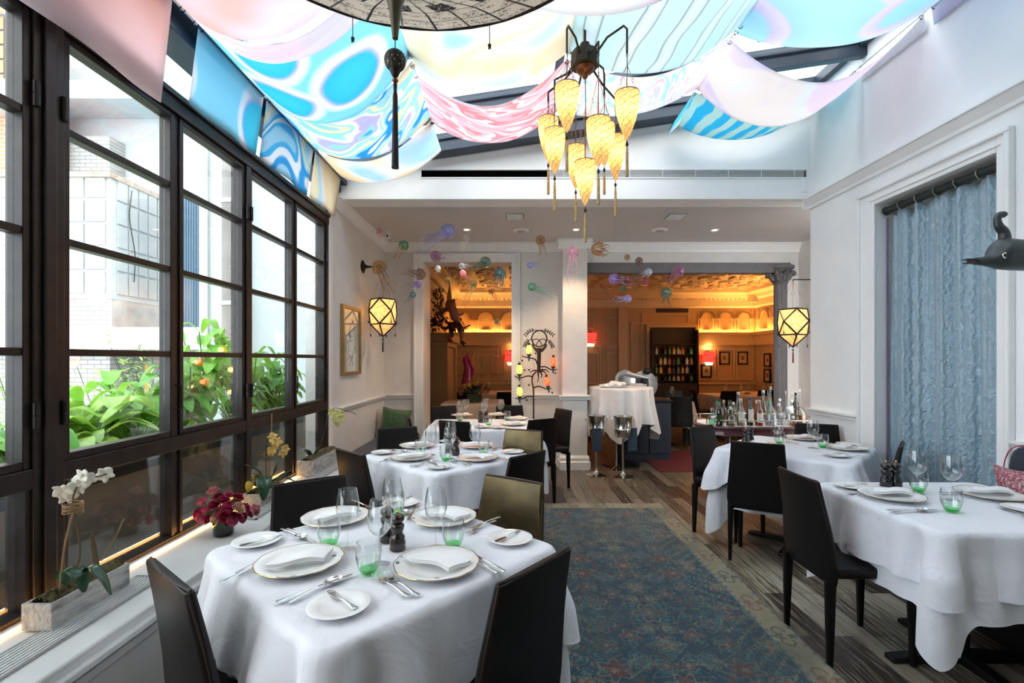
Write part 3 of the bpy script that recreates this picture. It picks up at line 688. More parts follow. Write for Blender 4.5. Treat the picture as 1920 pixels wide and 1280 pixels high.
def mk_wine():
    t=thing('wine_glass','glass','glass')
    pr=[(.0005,.0025),(.02,.003),(.034,.0018),(.035,.0008),(.0005,.0)]
    MB().lathe(pr,(0,0,0),32,cap=False).build('foot',M['glass'],t,smooth=60)
    MB().lathe([(.008,.0025),(.004,.012),(.0035,.04),(.0036,.08),(.006,.095)],(0,0,0),14,cap=False).build('stem',M['glass'],t,smooth=60)
    MB().lathe([(.001,.092),(.012,.095),(.026,.106),(.037,.124),(.0405,.145),(.039,.17),(.034,.20),(.0315,.215),(.0305,.215),(.033,.20),(.038,.17),(.0393,.145),(.036,.125),(.025,.1075),(.011,.097),(.001,.0955)],(0,0,0),36,cap=False).build('bowl',M['glass'],t,smooth=60)
    return t
def mk_tumbler():
    t=thing('water_tumbler','glass','tumbler')
    MB().lathe([(.030,.014),(.036,.032),(.0405,.055),(.040,.08),(.037,.1),(.0363,.1),(.0393,.08),(.0398,.055),(.0353,.033),(.029,.016)],(0,0,0),36,cap=False).build('clear_body',M['glass'],t,smooth=60)
    o=MB().lathe([(.0005,.006),(.020,.007),(.0285,.0155),(.0302,.0142),(.024,.003),(.02,0),(.0005,0)],(0,0,0),36,cap=False).build('green_base',M['green_glass'],t,smooth=60); o['label']='thick green glass base'
    MB().lathe([(.0302,.0145),(.036,.032),(.0385,.044),(.0380,.044),(.0353,.033),(.0292,.0165)],(0,0,0),36,cap=False).build('green_tint',glass('pale_green_glass',(.93,.985,.94),1.0,.7,(.4,.8,.5)),t,smooth=60)
    return t
def mk_mill(m='mill'):
    t=thing('pepper_mill' if m=='mill' else 'salt_mill','mill','mill')
    MB().lathe([(.001,0),(.0285,0),(.029,.006),(.0265,.012),(.0285,.016),(.0285,.030),(.0255,.036),(.0265,.04),(.0255,.045),(.019,.053),(.0185,.062),(.0225,.072),(.0235,.078),(.0235,.086),(.019,.090)],(0,0,0),28).build('mill_body',M[m],t,smooth=60)
    MB().lathe([(.012,.089),(.0125,.093),(.021,.098),(.0245,.106),(.024,.114),(.017,.122),(.008,.126),(.001,.127)],(0,0,0),28).build('mill_head',M[m],t,smooth=60)
    MB().lathe([(.003,.125),(.004,.129),(.0055,.132),(.004,.137),(.001,.138)],(0,0,0),14).build('knob',M['gold'] ,t,smooth=60)
    return t
PR=dict(plate=mk_plate(),bread=mk_bread(),napkin=mk_napkin(),fork=mk_fork(),spoon=mk_spoon(),knife=mk_knife(),bknife=mk_knife(.085,.065,.016,'butter_knife'),wine=mk_wine(),tumbler=mk_tumbler(),mill=mk_mill(),mill2=mk_mill('mill_black'))
GR=dict(plate='gilt rimmed dinner plates',bread='small bread plates',napkin='folded white napkins',fork='silver forks',spoon='silver spoons',knife='silver table knives',bknife='butter knives',wine='wine glasses',tumbler='green based water tumblers',mill='dark pepper mills',mill2='black mills')
ZT=.7545
def put(k,xy,label,rz=0,z=ZT,rot=None): return place(PR[k],USED,label,(xy[0],xy[1],z),rz,GR[k],rot=rot)
def L2(px,py,z=.755): a=on_plane(px,py,z); return Vector(a[:2])
def lay(k,p_work,p_end,label,z=ZT):
    """utensil: p_work = px of the working tip, p_end = px of handle end"""
    a=L2(*p_work); c=L2(*p_end); 
    off={'fork':.080,'spoon':.058,'knife':.115,'bknife':.065}[k]
    d=(c-a).normalized(); o=a+d*off
    return put(k,o,label,math.atan2(d.y,d.x),z)
ROT1=PI/4
# nearest table, measured piece by piece
where1={'nl':'at the near left place of the nearest table','nr':'at the near right place of the nearest table','fl':'at the far left place of the nearest table','fr':'at the far right place of the nearest table'}
def lay_table(off,where,W,mills=True,skip=()):
    o=Vector(off)
    def q(px,py): return L2(px,py)+o
    def lp(k,a,b_,lab,z=ZT):
        A=q(*a); B=q(*b_); offd={'fork':.080,'spoon':.058,'knife':.115,'bknife':.065}[k]; d=(B-A).normalized(); return put(k,A+d*offd,lab,math.atan2(d.y,d.x),z)
    for s,(pp,rn) in {'nl':((562,1058),.3),'nr':((819,1063),-.6),'fl':((629,974),.5),'fr':((832.6,974),-.5)}.items():
        if s in skip: continue
        c=q(*pp); put('plate',c,'gilt edged flowered dinner plate '+where[s],rn*2); put('napkin',c+Vector((.01,-.005)),'folded white napkin on the plate '+where[s],rn)
    for s,pp in {'nl':(635.5,1139),'fl':(482,1016.6),'nr':(956.5,1012),'fr':(751,945)}.items():
        if s in skip: continue
        put('bread',q(*pp),'small white bread plate '+W['bread'][s])
    bk={'nl':((615,1115),(674,1153)),'fl':((448.6,1030),(528,1009)),'nr':((929.6,1022),(975,999)),'fr':((733,950),(768,936))}
    for s,(a,b_) in bk.items():
        if s in skip: continue
        lp('bknife',a,b_,'butter knife lying on the bread plate '+W['bread'][s],ZT+.0075)
    for s,pp in {'fl':(652,1029),'nl':(712,1058),'fr':(817,1026),'nr':(736,999)}.items():
        put('wine',q(*pp),'clear stemmed wine glass '+W['wine'][s])
    for s,pp in {'fl':(617,1022.5),'nl':(691,1073),'fr':(850,1025),'nr':(741,965)}.items():
        put('tumbler',q(*pp),'clear water tumbler with green base '+W['tum'][s])
    if mills:
        put('mill',q(745.5,1028),'dark wooden mill in front, '+W['t']); put('mill',q(726,1013),'dark wooden mill behind its twin, '+W['t'])
    if 'nl' not in skip:
        lp('knife',(661,1078),(526,1128),'silver dinner knife right of the near left plate on the '+W['t'])
        lp('spoon',(642,1084),(536,1133),'silver spoon beside the knife below the near left plate on the '+W['t'])
        lp('fork',(530,1033),(455,1071),'inner fork showing left of the near left plate on the '+W['t'])
        lp('fork',(520,1049),(463,1073),'outer fork showing left of the near left plate on the '+W['t'])
    if 'nr' not in skip:
        lp('fork',(702,1079),(781,1130),'left of the two forks before the near right plate, '+W['t'])
        lp('fork',(722,1077),(801,1130),'right of the two forks before the near right plate, '+W['t'])
        lp('knife',(869,1031),(935,1067),'silver knife right of the near right plate on the '+W['t'])
        lp('spoon',(873,1041),(925,1071),'silver spoon right of the near right plate on the '+W['t'])
    if 'fl' not in skip:
        lp('knife',(593,1019),(537,990),'silver knife left of the far left plate on the '+W['t'])
        lp('spoon',(572,1012),(526,991),'silver spoon left of the far left plate on the '+W['t'])
        lp('fork',(700,955),(668,942),'silver fork right of the far left plate on the '+W['t'])
    if 'fr' not in skip:
        lp('fork',(873,1003),(916,983),'lower fork right of the far right plate on the '+W['t'])
        lp('fork',(880,994),(918,978),'upper fork right of the far right plate on the '+W['t'])
        lp('knife',(765,977),(778,955),'silver knife left of the far right plate on the '+W['t'])
        lp('spoon',(757,966),(771,953),'silver spoon left of the far right plate on the '+W['t'])
W1=dict(t='nearest table',bread={'nl':'in the near corner of the nearest table','fl':'in the left corner of the nearest table','nr':'in the right corner of the nearest table','fr':'in the back corner of the nearest table'},
 wine={'fl':'behind the left tumbler, nearest table','nl':'front one of four on the nearest table','fr':'beside the right tumbler, nearest table','nr':'back one of four on the nearest table'},
 tum={'fl':'between the two left plates, nearest table','nl':'front one of four on the nearest table','fr':'between the two right plates, nearest table','nr':'back one behind the mills, nearest table'})
lay_table((0,0),where1,W1)
where2={k:v.replace('nearest','middle') for k,v in where1.items()}
W2={k:(v.replace('nearest','middle') if isinstance(v,str) else {a:b_.replace('nearest table','middle table') for a,b_ in v.items()}) for k,v in W1.items()}
lay_table(T2-T1,where2,W2)
# far table
def at(px,py): return L2(px,py)
far=[('near left',(843,795)),('far left',(867,780)),('far right',(930,779)),('right end',(968,786)),('near right',(962,796))]
for n_,p_ in far:
    put('plate',at(*p_),'gilt edged dinner plate at the %s of the far table'%n_); put('napkin',at(*p_),'folded napkin on the %s plate of the far table'%n_,.4)
for n_,p_ in (('near middle',(935,802)),('front left',(905,801))): put('bread',at(*p_),'small bread plate at the %s of the far table'%n_); put('bknife',at(*p_)+Vector((-.01,0)),'butter knife on the %s bread plate of the far table'%n_,2.2,ZT+.0075)
for n_,p_ in (('leftmost',(863,787)),('second from left',(874,783)),('middle front',(906,791)),('middle back',(911,780)),('rightmost',(939,783))): put('wine',at(*p_),'%s wine glass on the far table before the doorway'%n_)
for n_,p_ in (('left',(862,789)),('middle',(916,797)),('right',(951,787))): put('tumbler',at(*p_),'%s green based tumbler on the far table'%n_)
put('mill',at(901,791),'left dark mill on the far table'); put('mill',at(911.5,790),'right dark mill on the far table')
# right far table
R4='on the right far table'
for n_,p_,rz in (('back',(1507,823),.2),('right',(1587,841.5),.5),('left hidden',(1425,836),1.2)):
    put('plate',at(*p_),'gilt edged dinner plate at the %s side %s'%(n_.replace(' hidden',''),R4),rz); put('napkin',at(*p_),'folded napkin on the %s plate %s'%(n_.replace(' hidden',''),R4),rz)
put('bread',at(1567,855),'small bread plate at the near right corner '+R4); put('bknife',at(1562,854),'butter knife on the near right bread plate '+R4,.3,ZT+.0075)
put('bread',at(1590,834),'small bread plate behind the right dinner plate '+R4)
put('wine',at(1458,836),'left wine glass %s before the bar cart'%R4); put('wine',at(1524,839.5),'right wine glass '+R4)
put('tumbler',at(1461,831),'left green based tumbler '+R4); put('tumbler',at(1542.5,838),'right green based tumbler '+R4)
put('mill2',at(1398,833),'left black mill %s, tip over the chair'%R4); put('mill2',at(1407,829),'right black mill %s, tip over the chair'%R4)
lay('fork',(1470,826),(1492,832),'silver fork left of the back plate '+R4); lay('fork',(1545,829),(1565,833),'silver fork right of the back plate '+R4); lay('knife',(1572,857),(1617,856),'silver knife in front of the right plate '+R4)
# right front table
R5='on the right front table'
put('plate',at(1671,932),'gilt edged dinner plate at the left place '+R5,.4); put('napkin',at(1673,930),'folded napkin on the left plate '+R5,-.2)
put('plate',at(1856,930),'gilt edged dinner plate at the right place '+R5,.9); put('napkin',at(1860,928),'folded napkin on the right plate '+R5,-.25)
put('bread',at(1597,913),'small bread plate at the back left corner '+R5); put('bknife',at(1602,912),'butter knife on the left bread plate '+R5,.2,ZT+.0075)
put('bread',at(1925,957),'bread plate cut by the frame at the right '+R5)
put('wine',at(1719,924),'left wine glass with low round bowl '+R5); put('wine',at(1784,937),'right wine glass behind the front tumbler '+R5)
put('tumbler',at(1722,921),'green based tumbler behind the left wine glass '+R5); put('tumbler',at(1784,958),'front green based tumbler '+R5)
put('mill2',at(1661,911),'left black mill '+R5); put('mill2',at(1680,911),'right black mill '+R5)
lay('knife',(1759,957),(1668,957.5),'silver knife below the left plate '+R5); lay('spoon',(1742,957),(1673,961),'silver spoon below the left plate '+R5)
lay('fork',(1583,926),(1611,923),'silver fork left of the left plate '+R5); lay('fork',(1870,948),(1910,965),'inner silver fork left of the bread plate, right side '+R5); lay('knife',(1760,925),(1800,925),'silver knife behind the front tumbler '+R5)
# ============================================================ fabric swags under the skylight
def swirl(name,cols,kind='marble',scale=1.6,dist=3.0,seed=0.0,stretch=(1,1,1),trans=.55,w=None):
    t=NT(name); uv=t.map(t.tc('UV'),stretch,(seed,seed*1.7,0))
    if kind=='cells':
        d=t.n('ShaderNodeTexNoise',{'Vector':uv,'Scale':1.5,'Detail':2}).outputs[1]
        v=t.mix(.10,uv,d)
        vo=t.n('ShaderNodeTexVoronoi',{'Vector':v,'Scale':scale,'Randomness':.75},feature='F1',voronoi_dimensions='2D')
        f=vo.outputs[0]
        f=t.math('ADD',f,t.math('MULTIPLY',t.noise(uv,3,2),.10))
    elif kind=='bands':
        n_=t.n('ShaderNodeTexWave',{'Vector':uv,'Scale':scale,'Distortion':dist,'Detail':2,'Detail Scale':.8,'Detail Roughness':.4}); f=n_.outputs[1]
    elif kind=='soft':
        f=t.noise(uv,scale,1,.4,dist)
    else:
        f=t.noise(uv,scale,2,.45,dist); f=t.math('FRACT',t.math('MULTIPLY',f,3.2))
    n=len(cols); st=[]
    if kind in('soft',): st=[(.3+.4*i/(n-1),c) for i,c in enumerate(cols)]
    elif w: st=[(a,c) for a,c in zip(w,cols)]
    else:
        st=[]
        for i,c in enumerate(cols): st+= [(min(1,i/n+ .015),c),(min(1,(i+1)/n-.02),c)]
    col=t.ramp(f,st)
    fine=t.noise(t.tc('UV'),60,2); col=t.mix(t.math('MULTIPLY',fine,.10),col,(1,1,1))
    df=t.n('ShaderNodeBsdfDiffuse',{'Color':col}); tl=t.n('ShaderNodeBsdfTranslucent',{'Color':col})
    return t.done(t.n('ShaderNodeMixShader',{0:trans,1:df.outputs[0],2:tl.outputs[0]}).outputs[0])
wh=(.90,.90,.93); cy=(.20,.66,.86); lcy=(.50,.82,.92); dcy=(.06,.52,.82); lav=(.76,.74,.90); pnk=(.93,.72,.78); rose=(.92,.52,.56); crm=(.93,.86,.70); peach=(.93,.72,.60); gry=(.62,.62,.64); teal=(.62,.85,.88)
FB={
'blue':swirl('fabric_blue_cells',[(.16,.74,.88),(.13,.70,.87),(.62,.66,.86),wh,(.80,.90,.95),(.45,.80,.93)],'cells',2.2,w=[.15,.30,.33,.37,.43,.47],seed=.31),
'swirlb':swirl('fabric_blue_swirl',[(.15,.62,.88),(.55,.80,.92),(.70,.66,.84),wh,(.55,.82,.93),(.90,.84,.68),(.55,.80,.92),(.10,.52,.82),wh],'marble',.9,2.2,.7),
'beige':swirl('fabric_beige',[crm,(.92,.80,.64),crm,wh,(.62,.82,.94),crm],'soft',1.6,.5,2.2),
'pink':swirl('fabric_pink_marble',[wh,(.93,.55,.60),(.95,.76,.80),wh,rose,(.95,.70,.74)],'marble',1.5,2.4,3.3,stretch=(.8,1.5,1)),
'yellowb':swirl('fabric_cream_blue',[(.62,.86,.95),(.74,.88,.93),(.90,.90,.84),crm,(.90,.90,.84),(.62,.86,.95)],'soft',1.5,.8,5.4),
'zebra':swirl('fabric_teal_zebra',[(.70,.86,.88),(.72,.87,.89),(.50,.48,.49),(.70,.85,.88),(.80,.86,.90)],'bands',1.5,7.0,1.1,stretch=(1,.7,1),w=[0,.60,.68,.80,1]),
'multi':swirl('fabric_multi_scribble',[wh,(.95,.70,.74),wh,(.60,.84,.94),wh,(.94,.84,.76),wh,lav],'marble',2.2,1.8,8.8,stretch=(1.6,.7,1)),
'pastelb':swirl('fabric_pastel_rings',[(.56,.80,.94),(.58,.82,.94),lav,(.86,.80,.90),(.62,.82,.93),(.66,.86,.94)],'cells',1.5,w=[.16,.30,.33,.42,.46,.62],seed=4.1),
'pinkish':swirl('fabric_pale_pink',[(.93,.84,.88),(.86,.80,.91),(.93,.88,.86),wh,(.92,.82,.90)],'marble',.9,1.5,4.1),
'tealz':swirl('fabric_turquoise_zebra',[(.08,.62,.82),(.10,.64,.84),(.62,.78,.76),(.62,.78,.76)],'bands',2.2,6,6.1,w=[0,.48,.54,1]),
'rosey':swirl('fabric_rose_pastel',[(.94,.80,.66),(.94,.70,.66),(.93,.78,.80),(.90,.86,.93),pnk],'soft',1.3,1.0,7.7),
'nearp':swirl('fabric_pink_yellow',[(.93,.78,.86),(.93,.90,.78),wh,(.86,.82,.92),(.93,.80,.86)],'marble',.9,1.2,9.1),
'purp':swirl('fabric_white_mauve',[(.92,.91,.93),(.92,.91,.93),(.93,.90,.93),(.66,.50,.68),(.72,.76,.70)],'soft',1.3,.6,11.7),
}
cab={'A':(-1.60,3.14),'B':(-.657,3.38),'M':(.377,3.48),'C':(1.52,3.656),'D':(2.86,3.83)}
def fab(label,k,a,c,y0,y1,s0,s1,left=None,right=None,group='painted fabric swags',name='hanging_swag'):
    (xa,za),(xc,zc)=(cab[a] if isinstance(a,str) else a),(cab[c] if isinstance(c,str) else c)
    nu,nv=40,16; b=MB(); uv=[]; rings=[]
    cols=[]
    if left: cols+=[('l',i/8) for i in range(8)]
    cols+=[('m',i/nu) for i in range(nu+1)]
    if right: cols+=[('r',(i+1)/6) for i in range(6)]
    for kind,f in cols:
        r=[]
        for j in range(nv+1):
            v=j/nv; sg=s0+(s1-s0)*v; yy=y0+(y1-y0)*v
            if kind=='m':
                x=xa+(xc-xa)*f; z=za+(zc-za)*f-sg*4*f*(1-f)*(1+.0*v)-.03*math.sin(v*PI)*math.sin(PI*f)+.006*math.sin(v*17+f*9)*math.sin(PI*f)
                uu=x
            elif kind=='l':
                x=xa-.012*math.sin(v*9)*(1-f)-.05*(1-f); z=za-left*(1-f); uu=xa-left*(1-f)
            else:
                x=xc+.02*f; z=zc-right*f; uu=xc+right*f
            r.append((x,yy,z)); uv.append((uu*.9,yy*.9))
        rings.append(r)
    b.loft(rings,cap=False,close=False)
    o=b.build(name,FB[k],smooth=180,uv=uv,solid=.0015)
    tag(o,label,'fabric swag',group)
    # hem rod / eyelet as parts
    e=MB()
    for j in (0,1):
        yy=(y0+.02,y1-.02)[j]
        for xx,zz in((xa,za),(xc,zc)):
            e.tube([(xx+.014*math.cos(q),yy,zz-.01+.014*math.sin(q)) for q in [2*PI*i/10 for i in range(11)]],.0025,5)
    e.build('eyelets',M['black'],o)
    return o
fab('blue fabric swag with dark turquoise cells, its end dropping before the windows','blue','A','B',2.47,3.12,.27,.30,left=.40)
fab('blue lavender swirled fabric swag beyond the turquoise celled one','swirlb','A','B',3.16,3.90,.26,.20,left=.39)
fab('beige fabric swag nearest the beam wall on the left','beige','A','B',3.94,4.52,.20,.16,left=.38)
fab('pink and white marbled fabric swag in the middle','pink','B','M',3.29,3.98,.27,.22)
fab('cream and pale blue fabric swag above the pink marbled one','yellowb','B','M',2.5,3.22,.12,.19)
fab('grey and teal zebra striped fabric swag right of the chandelier','zebra','M','C',2.45,3.24,.20,.22)
fab('white fabric swag with pink and blue scribbles behind the chandelier','multi','M','C',3.30,3.98,.20,.13)
fab('pastel blue ringed fabric swag at the upper right','pastelb','C','D',2.35,3.30,.20,.18,right=.12)
fab('pale pink fabric swag hanging lowest on the right','pinkish','C','D',3.36,3.98,.38,.40,right=.12)
fab('turquoise zebra fabric swag against the beam wall on the right','tealz','C','D',4.02,4.56,.24,.24,left=.14)
fab('orange and pink fabric drop by the nearest windows','rosey','A','B',1.40,2.28,.30,.32,left=.50)
fab('pink and yellow pastel fabric swag left of the parasol lamp','nearp',(-1.58,3.12),(-.60,3.36),2.30,2.44,.30,.30)
fab('white and mauve fabric swag at the top behind the parasol lamp','purp',(-.35,3.44),(1.25,3.60),1.55,2.38,.38,.40)
fab('striped teal fabric swag cut by the top edge at the right','zebra','C','D',1.4,2.25,.2,.2)
bpy.data.objects[-1] if False else None
for nm in 'ABMCD':
    x,z=cab[nm]; o=MB().tube([(x,.6,z+.005),(x,YE,z+.005)],.002,5).build('hanging_cable',M['black'])
    tag(o,{'A':'thin black cable over the window side fabric ends','B':'thin black cable left of the pink marbled swag','M':'thin black cable behind the chandelier hub','C':'thin black cable left of the pale pink swag','D':'thin black cable along the right wall'}[nm],'cable','swag cables')
# ============================================================ curtain, rod
def curtain():
    t=NT('embossed_blue_satin'); c=t.tc(); v=t.map(c,(1,1,.55))
    n=t.noise(v,26,3,.6,3.2); wv=t.n('ShaderNodeTexWave',{'Vector':t.map(c,(1,1.0,1),(0,0,0),(0.6,0,0)),'Scale':9,'Distortion':5,'Detail':3,'Detail Scale':2.6}).outputs[1]
    h=t.math('ADD',t.math('MULTIPLY',wv,.7),n)
    col=t.ramp(h,[(.3,(.23,.33,.40)),(.8,(.27,.385,.455)),(1.0,(.32,.43,.50))])
    m=t.done(t.princ(Base_Color=col,Roughness=.38,Sheen_Weight=.3,Metallic=.15,Normal=t.bump(h,.5,.012)))
    b=MB(); rings=[]; n_=150
    for i in range(n_+1):
        f=i/n_; y=2.895+.93*f; r=[]
        for j in range(30):
            g=j/29; z=2.57-2.55*g
            x=2.985+.034*math.sin(f*34+.8*math.sin(g*3))*(.6+.4*g)+.010*math.sin(f*51+g*2)+.006*math.sin(f*90)
            if j==0: z+=.02*math.cos(f*2*PI*7)
            r.append((x,y,z))
        rings.append(r)
    b.loft(rings,cap=False,close=False); o=b.build('curtain',m,smooth=180,solid=.004); tag(o,'blue grey embossed satin curtain filling the recess in the right wall','curtain')
    e=MB()
    for y in(2.893,3.828): e.bb(2.965,2.975,y-.006,y+.006,.02,2.55)
    e.build('lining_edges',mat('mauve_lining',(.20,.14,.22),.6),o)
    t=thing('curtain_rod','thick dark rod with rings above the blue curtain','curtain rod',(2.96,0,2.605))
    MB().tube([(0,2.87,0),(0,3.85,0)],.027,14).build('rod',mat('dark_green_rod',(.012,.022,.022),.35),t)
    for k in range(7):
        y=2.90+.155*k; MB().tube([(.033*math.cos(a),y,.033*math.sin(a)) for a in [2*PI*i/16 for i in range(17)]],.0035,6,cap=False).build('ring',M['steel'],t)
curtain()
# ============================================================ chandelier
def silk(name,spiral=True,base=(.93,.70,.38),line=(.22,.10,.02),em=.12,sc=30):
    t=NT(name); uv=t.tc('UV') if spiral else t.tc(); 
    if spiral:
        s=t.n('ShaderNodeSeparateXYZ',{0:uv}); ang=t.math('ADD',t.math('MULTIPLY',s.outputs[0],6),t.math('MULTIPLY',s.outputs[1],6.5))
        f=t.math('FRACT',ang); l1=t.math('LESS_THAN',f,.11)
        v=t.n('ShaderNodeTexVoronoi',{'Vector':t.map(uv,(11,9,1)),'Scale':1.6},voronoi_dimensions='2D'); 
    else:
        l1=0.0; v=t.n('ShaderNodeTexVoronoi',{'Vector':uv,'Scale':sc})
    d=t.math('ADD',v.outputs[0],t.math('MULTIPLY',t.noise(uv,60 if spiral else 90,2),.30)); l2=t.math('LESS_THAN',d,.33)
    l3=t.math('MULTIPLY',t.math('GREATER_THAN',d,.52),t.math('LESS_THAN',d,.57))
    m=t.math('MAXIMUM',t.math('MAXIMUM',l1,l2),l3)
    col=t.mix(t.math('MULTIPLY',m,.85),base,line)
    tl=t.n('ShaderNodeBsdfTranslucent',{'Color':col}); df=t.n('ShaderNodeBsdfDiffuse',{'Color':col}); mx=t.n('ShaderNodeMixShader',{0:.75,1:df.outputs[0],2:tl.outputs[0]})
    e=t.n('ShaderNodeEmission',{'Color':col,'Strength':em}); return t.done(t.n('ShaderNodeAddShader',{0:mx.outputs[0],1:e.outputs[0]}).outputs[0])
M['silk']=silk('painted_silk')
M['fil']=mat('warm_filament',(1,.8,.4),.5,emit=(1,.72,.30),es=30)
M['antique']=mat('antique_iron',(.030,.024,.020),.45,.6,var=.4,vscale=20)
M['copper']=mat('aged_copper',(.16,.06,.03),.35,.8,var=.4,vscale=20)
M['tassel']=mat('gold_silk_thread',(.42,.29,.12),.7,var=.25,vscale=60)
M['tassel_dark']=mat('black_silk_thread',(.02,.012,.012),.7,var=.3,vscale=60)
M['thread']=mat('copper_thread',(.30,.13,.06),.6)
M['cordb']=mat('dark_cord',(.03,.02,.02),.7)
def shade_profile(L,R): return [(R,0),(R*1.03,-.10*L),(R*1.0,-.25*L),(R*.90,-.42*L),(R*.74,-.58*L),(R*.54,-.73*L),(R*.32,-.88*L),(R*.12,-.97*L),(.003,-L)]
def tassel(parent,c,L,m,r=.007):
    b=MB().lathe([(.001,0),(r*.6,-.004),(r*.9,-.012),(r*.65,-.02),(r,-.03),(r*1.15,-L+.006),(r*1.05,-L),(.001,-L)],c,12)
    return b.build('tassel',m,parent,smooth=60)
def chandelier():
    hx,hy,hz=.445,2.95,3.255
    t=thing('chandelier','chandelier of nine glowing painted silk drop shades on iron arms','chandelier',(hx,hy,hz))
    MB().lathe([(.03,.10),(.035,.06),(.06,.055),(.085,.045),(.088,-.015),(.086,-.04),(.07,-.045),(.05,-.045)],(0,0,0),8).build('hub',M['antique'],t,smooth=25)
    MB().lathe([(.052,-.043),(.058,-.050),(.045,-.075),(.020,-.090),(.016,-.105),(.008,-.115),(.001,-.118)],(0,0,0),24).build('finial',M['copper'],t)
    MB().tube([(0,0,.1),(0,0,roofz(hx)-hz)],.008,8).build('down_rod',M['antique'],t)
    L=[((1063,161),248.5,44,322),((1175.7,175),261.7,44,332),((1028,223),303,37,365),((1040,245),327,38.7,396),((1122,225),312.6,44,384),((1133,234),311,38,365),((1154,257),339.5,36,406),((1079.5,276),353.6,36.5,416),((1097.5,304),385.5,39,454)]
    for i,((x,y),yb,wd,te) in enumerate(L):
        Y=.132*F/wd if i<8 else hy
        X,_,Z=P(x,y,Y); ln=(yb-y)*Y/F; tl=(te-yb)*Y/F
        R_=wd*Y/F/2; lx,ly,lz=X-hx,Y-hy,Z-hz
        ho=-.10 if i<8 else -.12
        if i<8:
            d=Vector((lx,ly,0)); n_=d.normalized(); r0=.085
            top=.035 if i in(0,1,5) else -.02
            MB().tube([n_*r0+Vector((0,0,0)),n_*(d.length*.55)+Vector((0,0,top*1.6)),n_*(d.length*.93)+Vector((0,0,top*1.8)),d+Vector((0,0,top*1.3-.012)),d+Vector((0,0,ho+.03)),d+Vector((0,0,ho))],.0065,8).build('arm',M['antique'],t,smooth=60)
        s=bpy.data.objects.new('lamp_shade',None)
        pr=shade_profile(ln,R_); n=28; b=MB().lathe([(r,z) for r,z in pr],(0,0,0),n+1,cap=False)
        # uv with seam: rebuild rings with n+1 verts
        rings=[];uv=[]
        for r,z in crv([(p[0],0,p[1]) for p in pr],3) and [(q.x,q.z) for q in crv([(p[0],0,p[1]) for p in pr],3)]:
            rings.append([(r*math.cos(2*PI*k/n),r*math.sin(2*PI*k/n),z) for k in range(n+1)]); uv+=[(k/n,-z/ln) for k in range(n+1)]
        b=MB().loft(rings,cap=False,close=False)
        s=b.build('lamp_shade',M['silk'],t,smooth=180,uv=uv); s.location=(lx,ly,lz)
        MB().tube([(R_*math.cos(2*PI*k/24),R_*math.sin(2*PI*k/24),0) for k in range(25)],.0028,6,cap=False).build('rim',M['copper'],s)
        MB().ball((0,0,-ln*.38),.016,12,8,(1,1,1.5)).build('bulb',M['fil'],s)
        plight('shade_glow',(X,Y,Z-ln*.30),.15,(1,.56,.20),.02)
        hk=ho-lz
        b=MB()
        pts=[(0,0,-ln*.30)]; q=12
        b.tube([(0,0,hk),(.002,0,hk*.6),(-.002,0,hk*.3),(0,0,-ln*.3)],.0026,6); b.build('cord',M['cordb'],s)
        b=MB()
        for k in range(6):
            a=2*PI*k/6+.3; b.tube([(0,0,hk*.62+.02),(R_*.55*math.cos(a),R_*.55*math.sin(a),hk*.30),(R_*math.cos(a),R_*math.sin(a),0)],.0009,4)
            b.ball((R_*.55*math.cos(a),R_*.55*math.sin(a),hk*.30),.0035,6,4)
        b.build('suspension_threads',M['thread'],s)
        MB().tube([(0,0,hk),(.008,0,hk-.012),(0,0,hk-.026),(-.008,0,hk-.012),(0,0,hk)],.0016,5).build('hook',M['antique'],s)
        MB().lathe([(.001,-ln),(.003,-ln-.012),(.008,-ln-.022),(.009,-ln-.028),(.004,-ln-.04),(.001,-ln-.045)],(0,0,0),12).build('bead',M['antique'],s)
        tassel(s,(0,0,-ln-.043),max(.05,tl-.045),M['tassel'],.008)
chandelier()
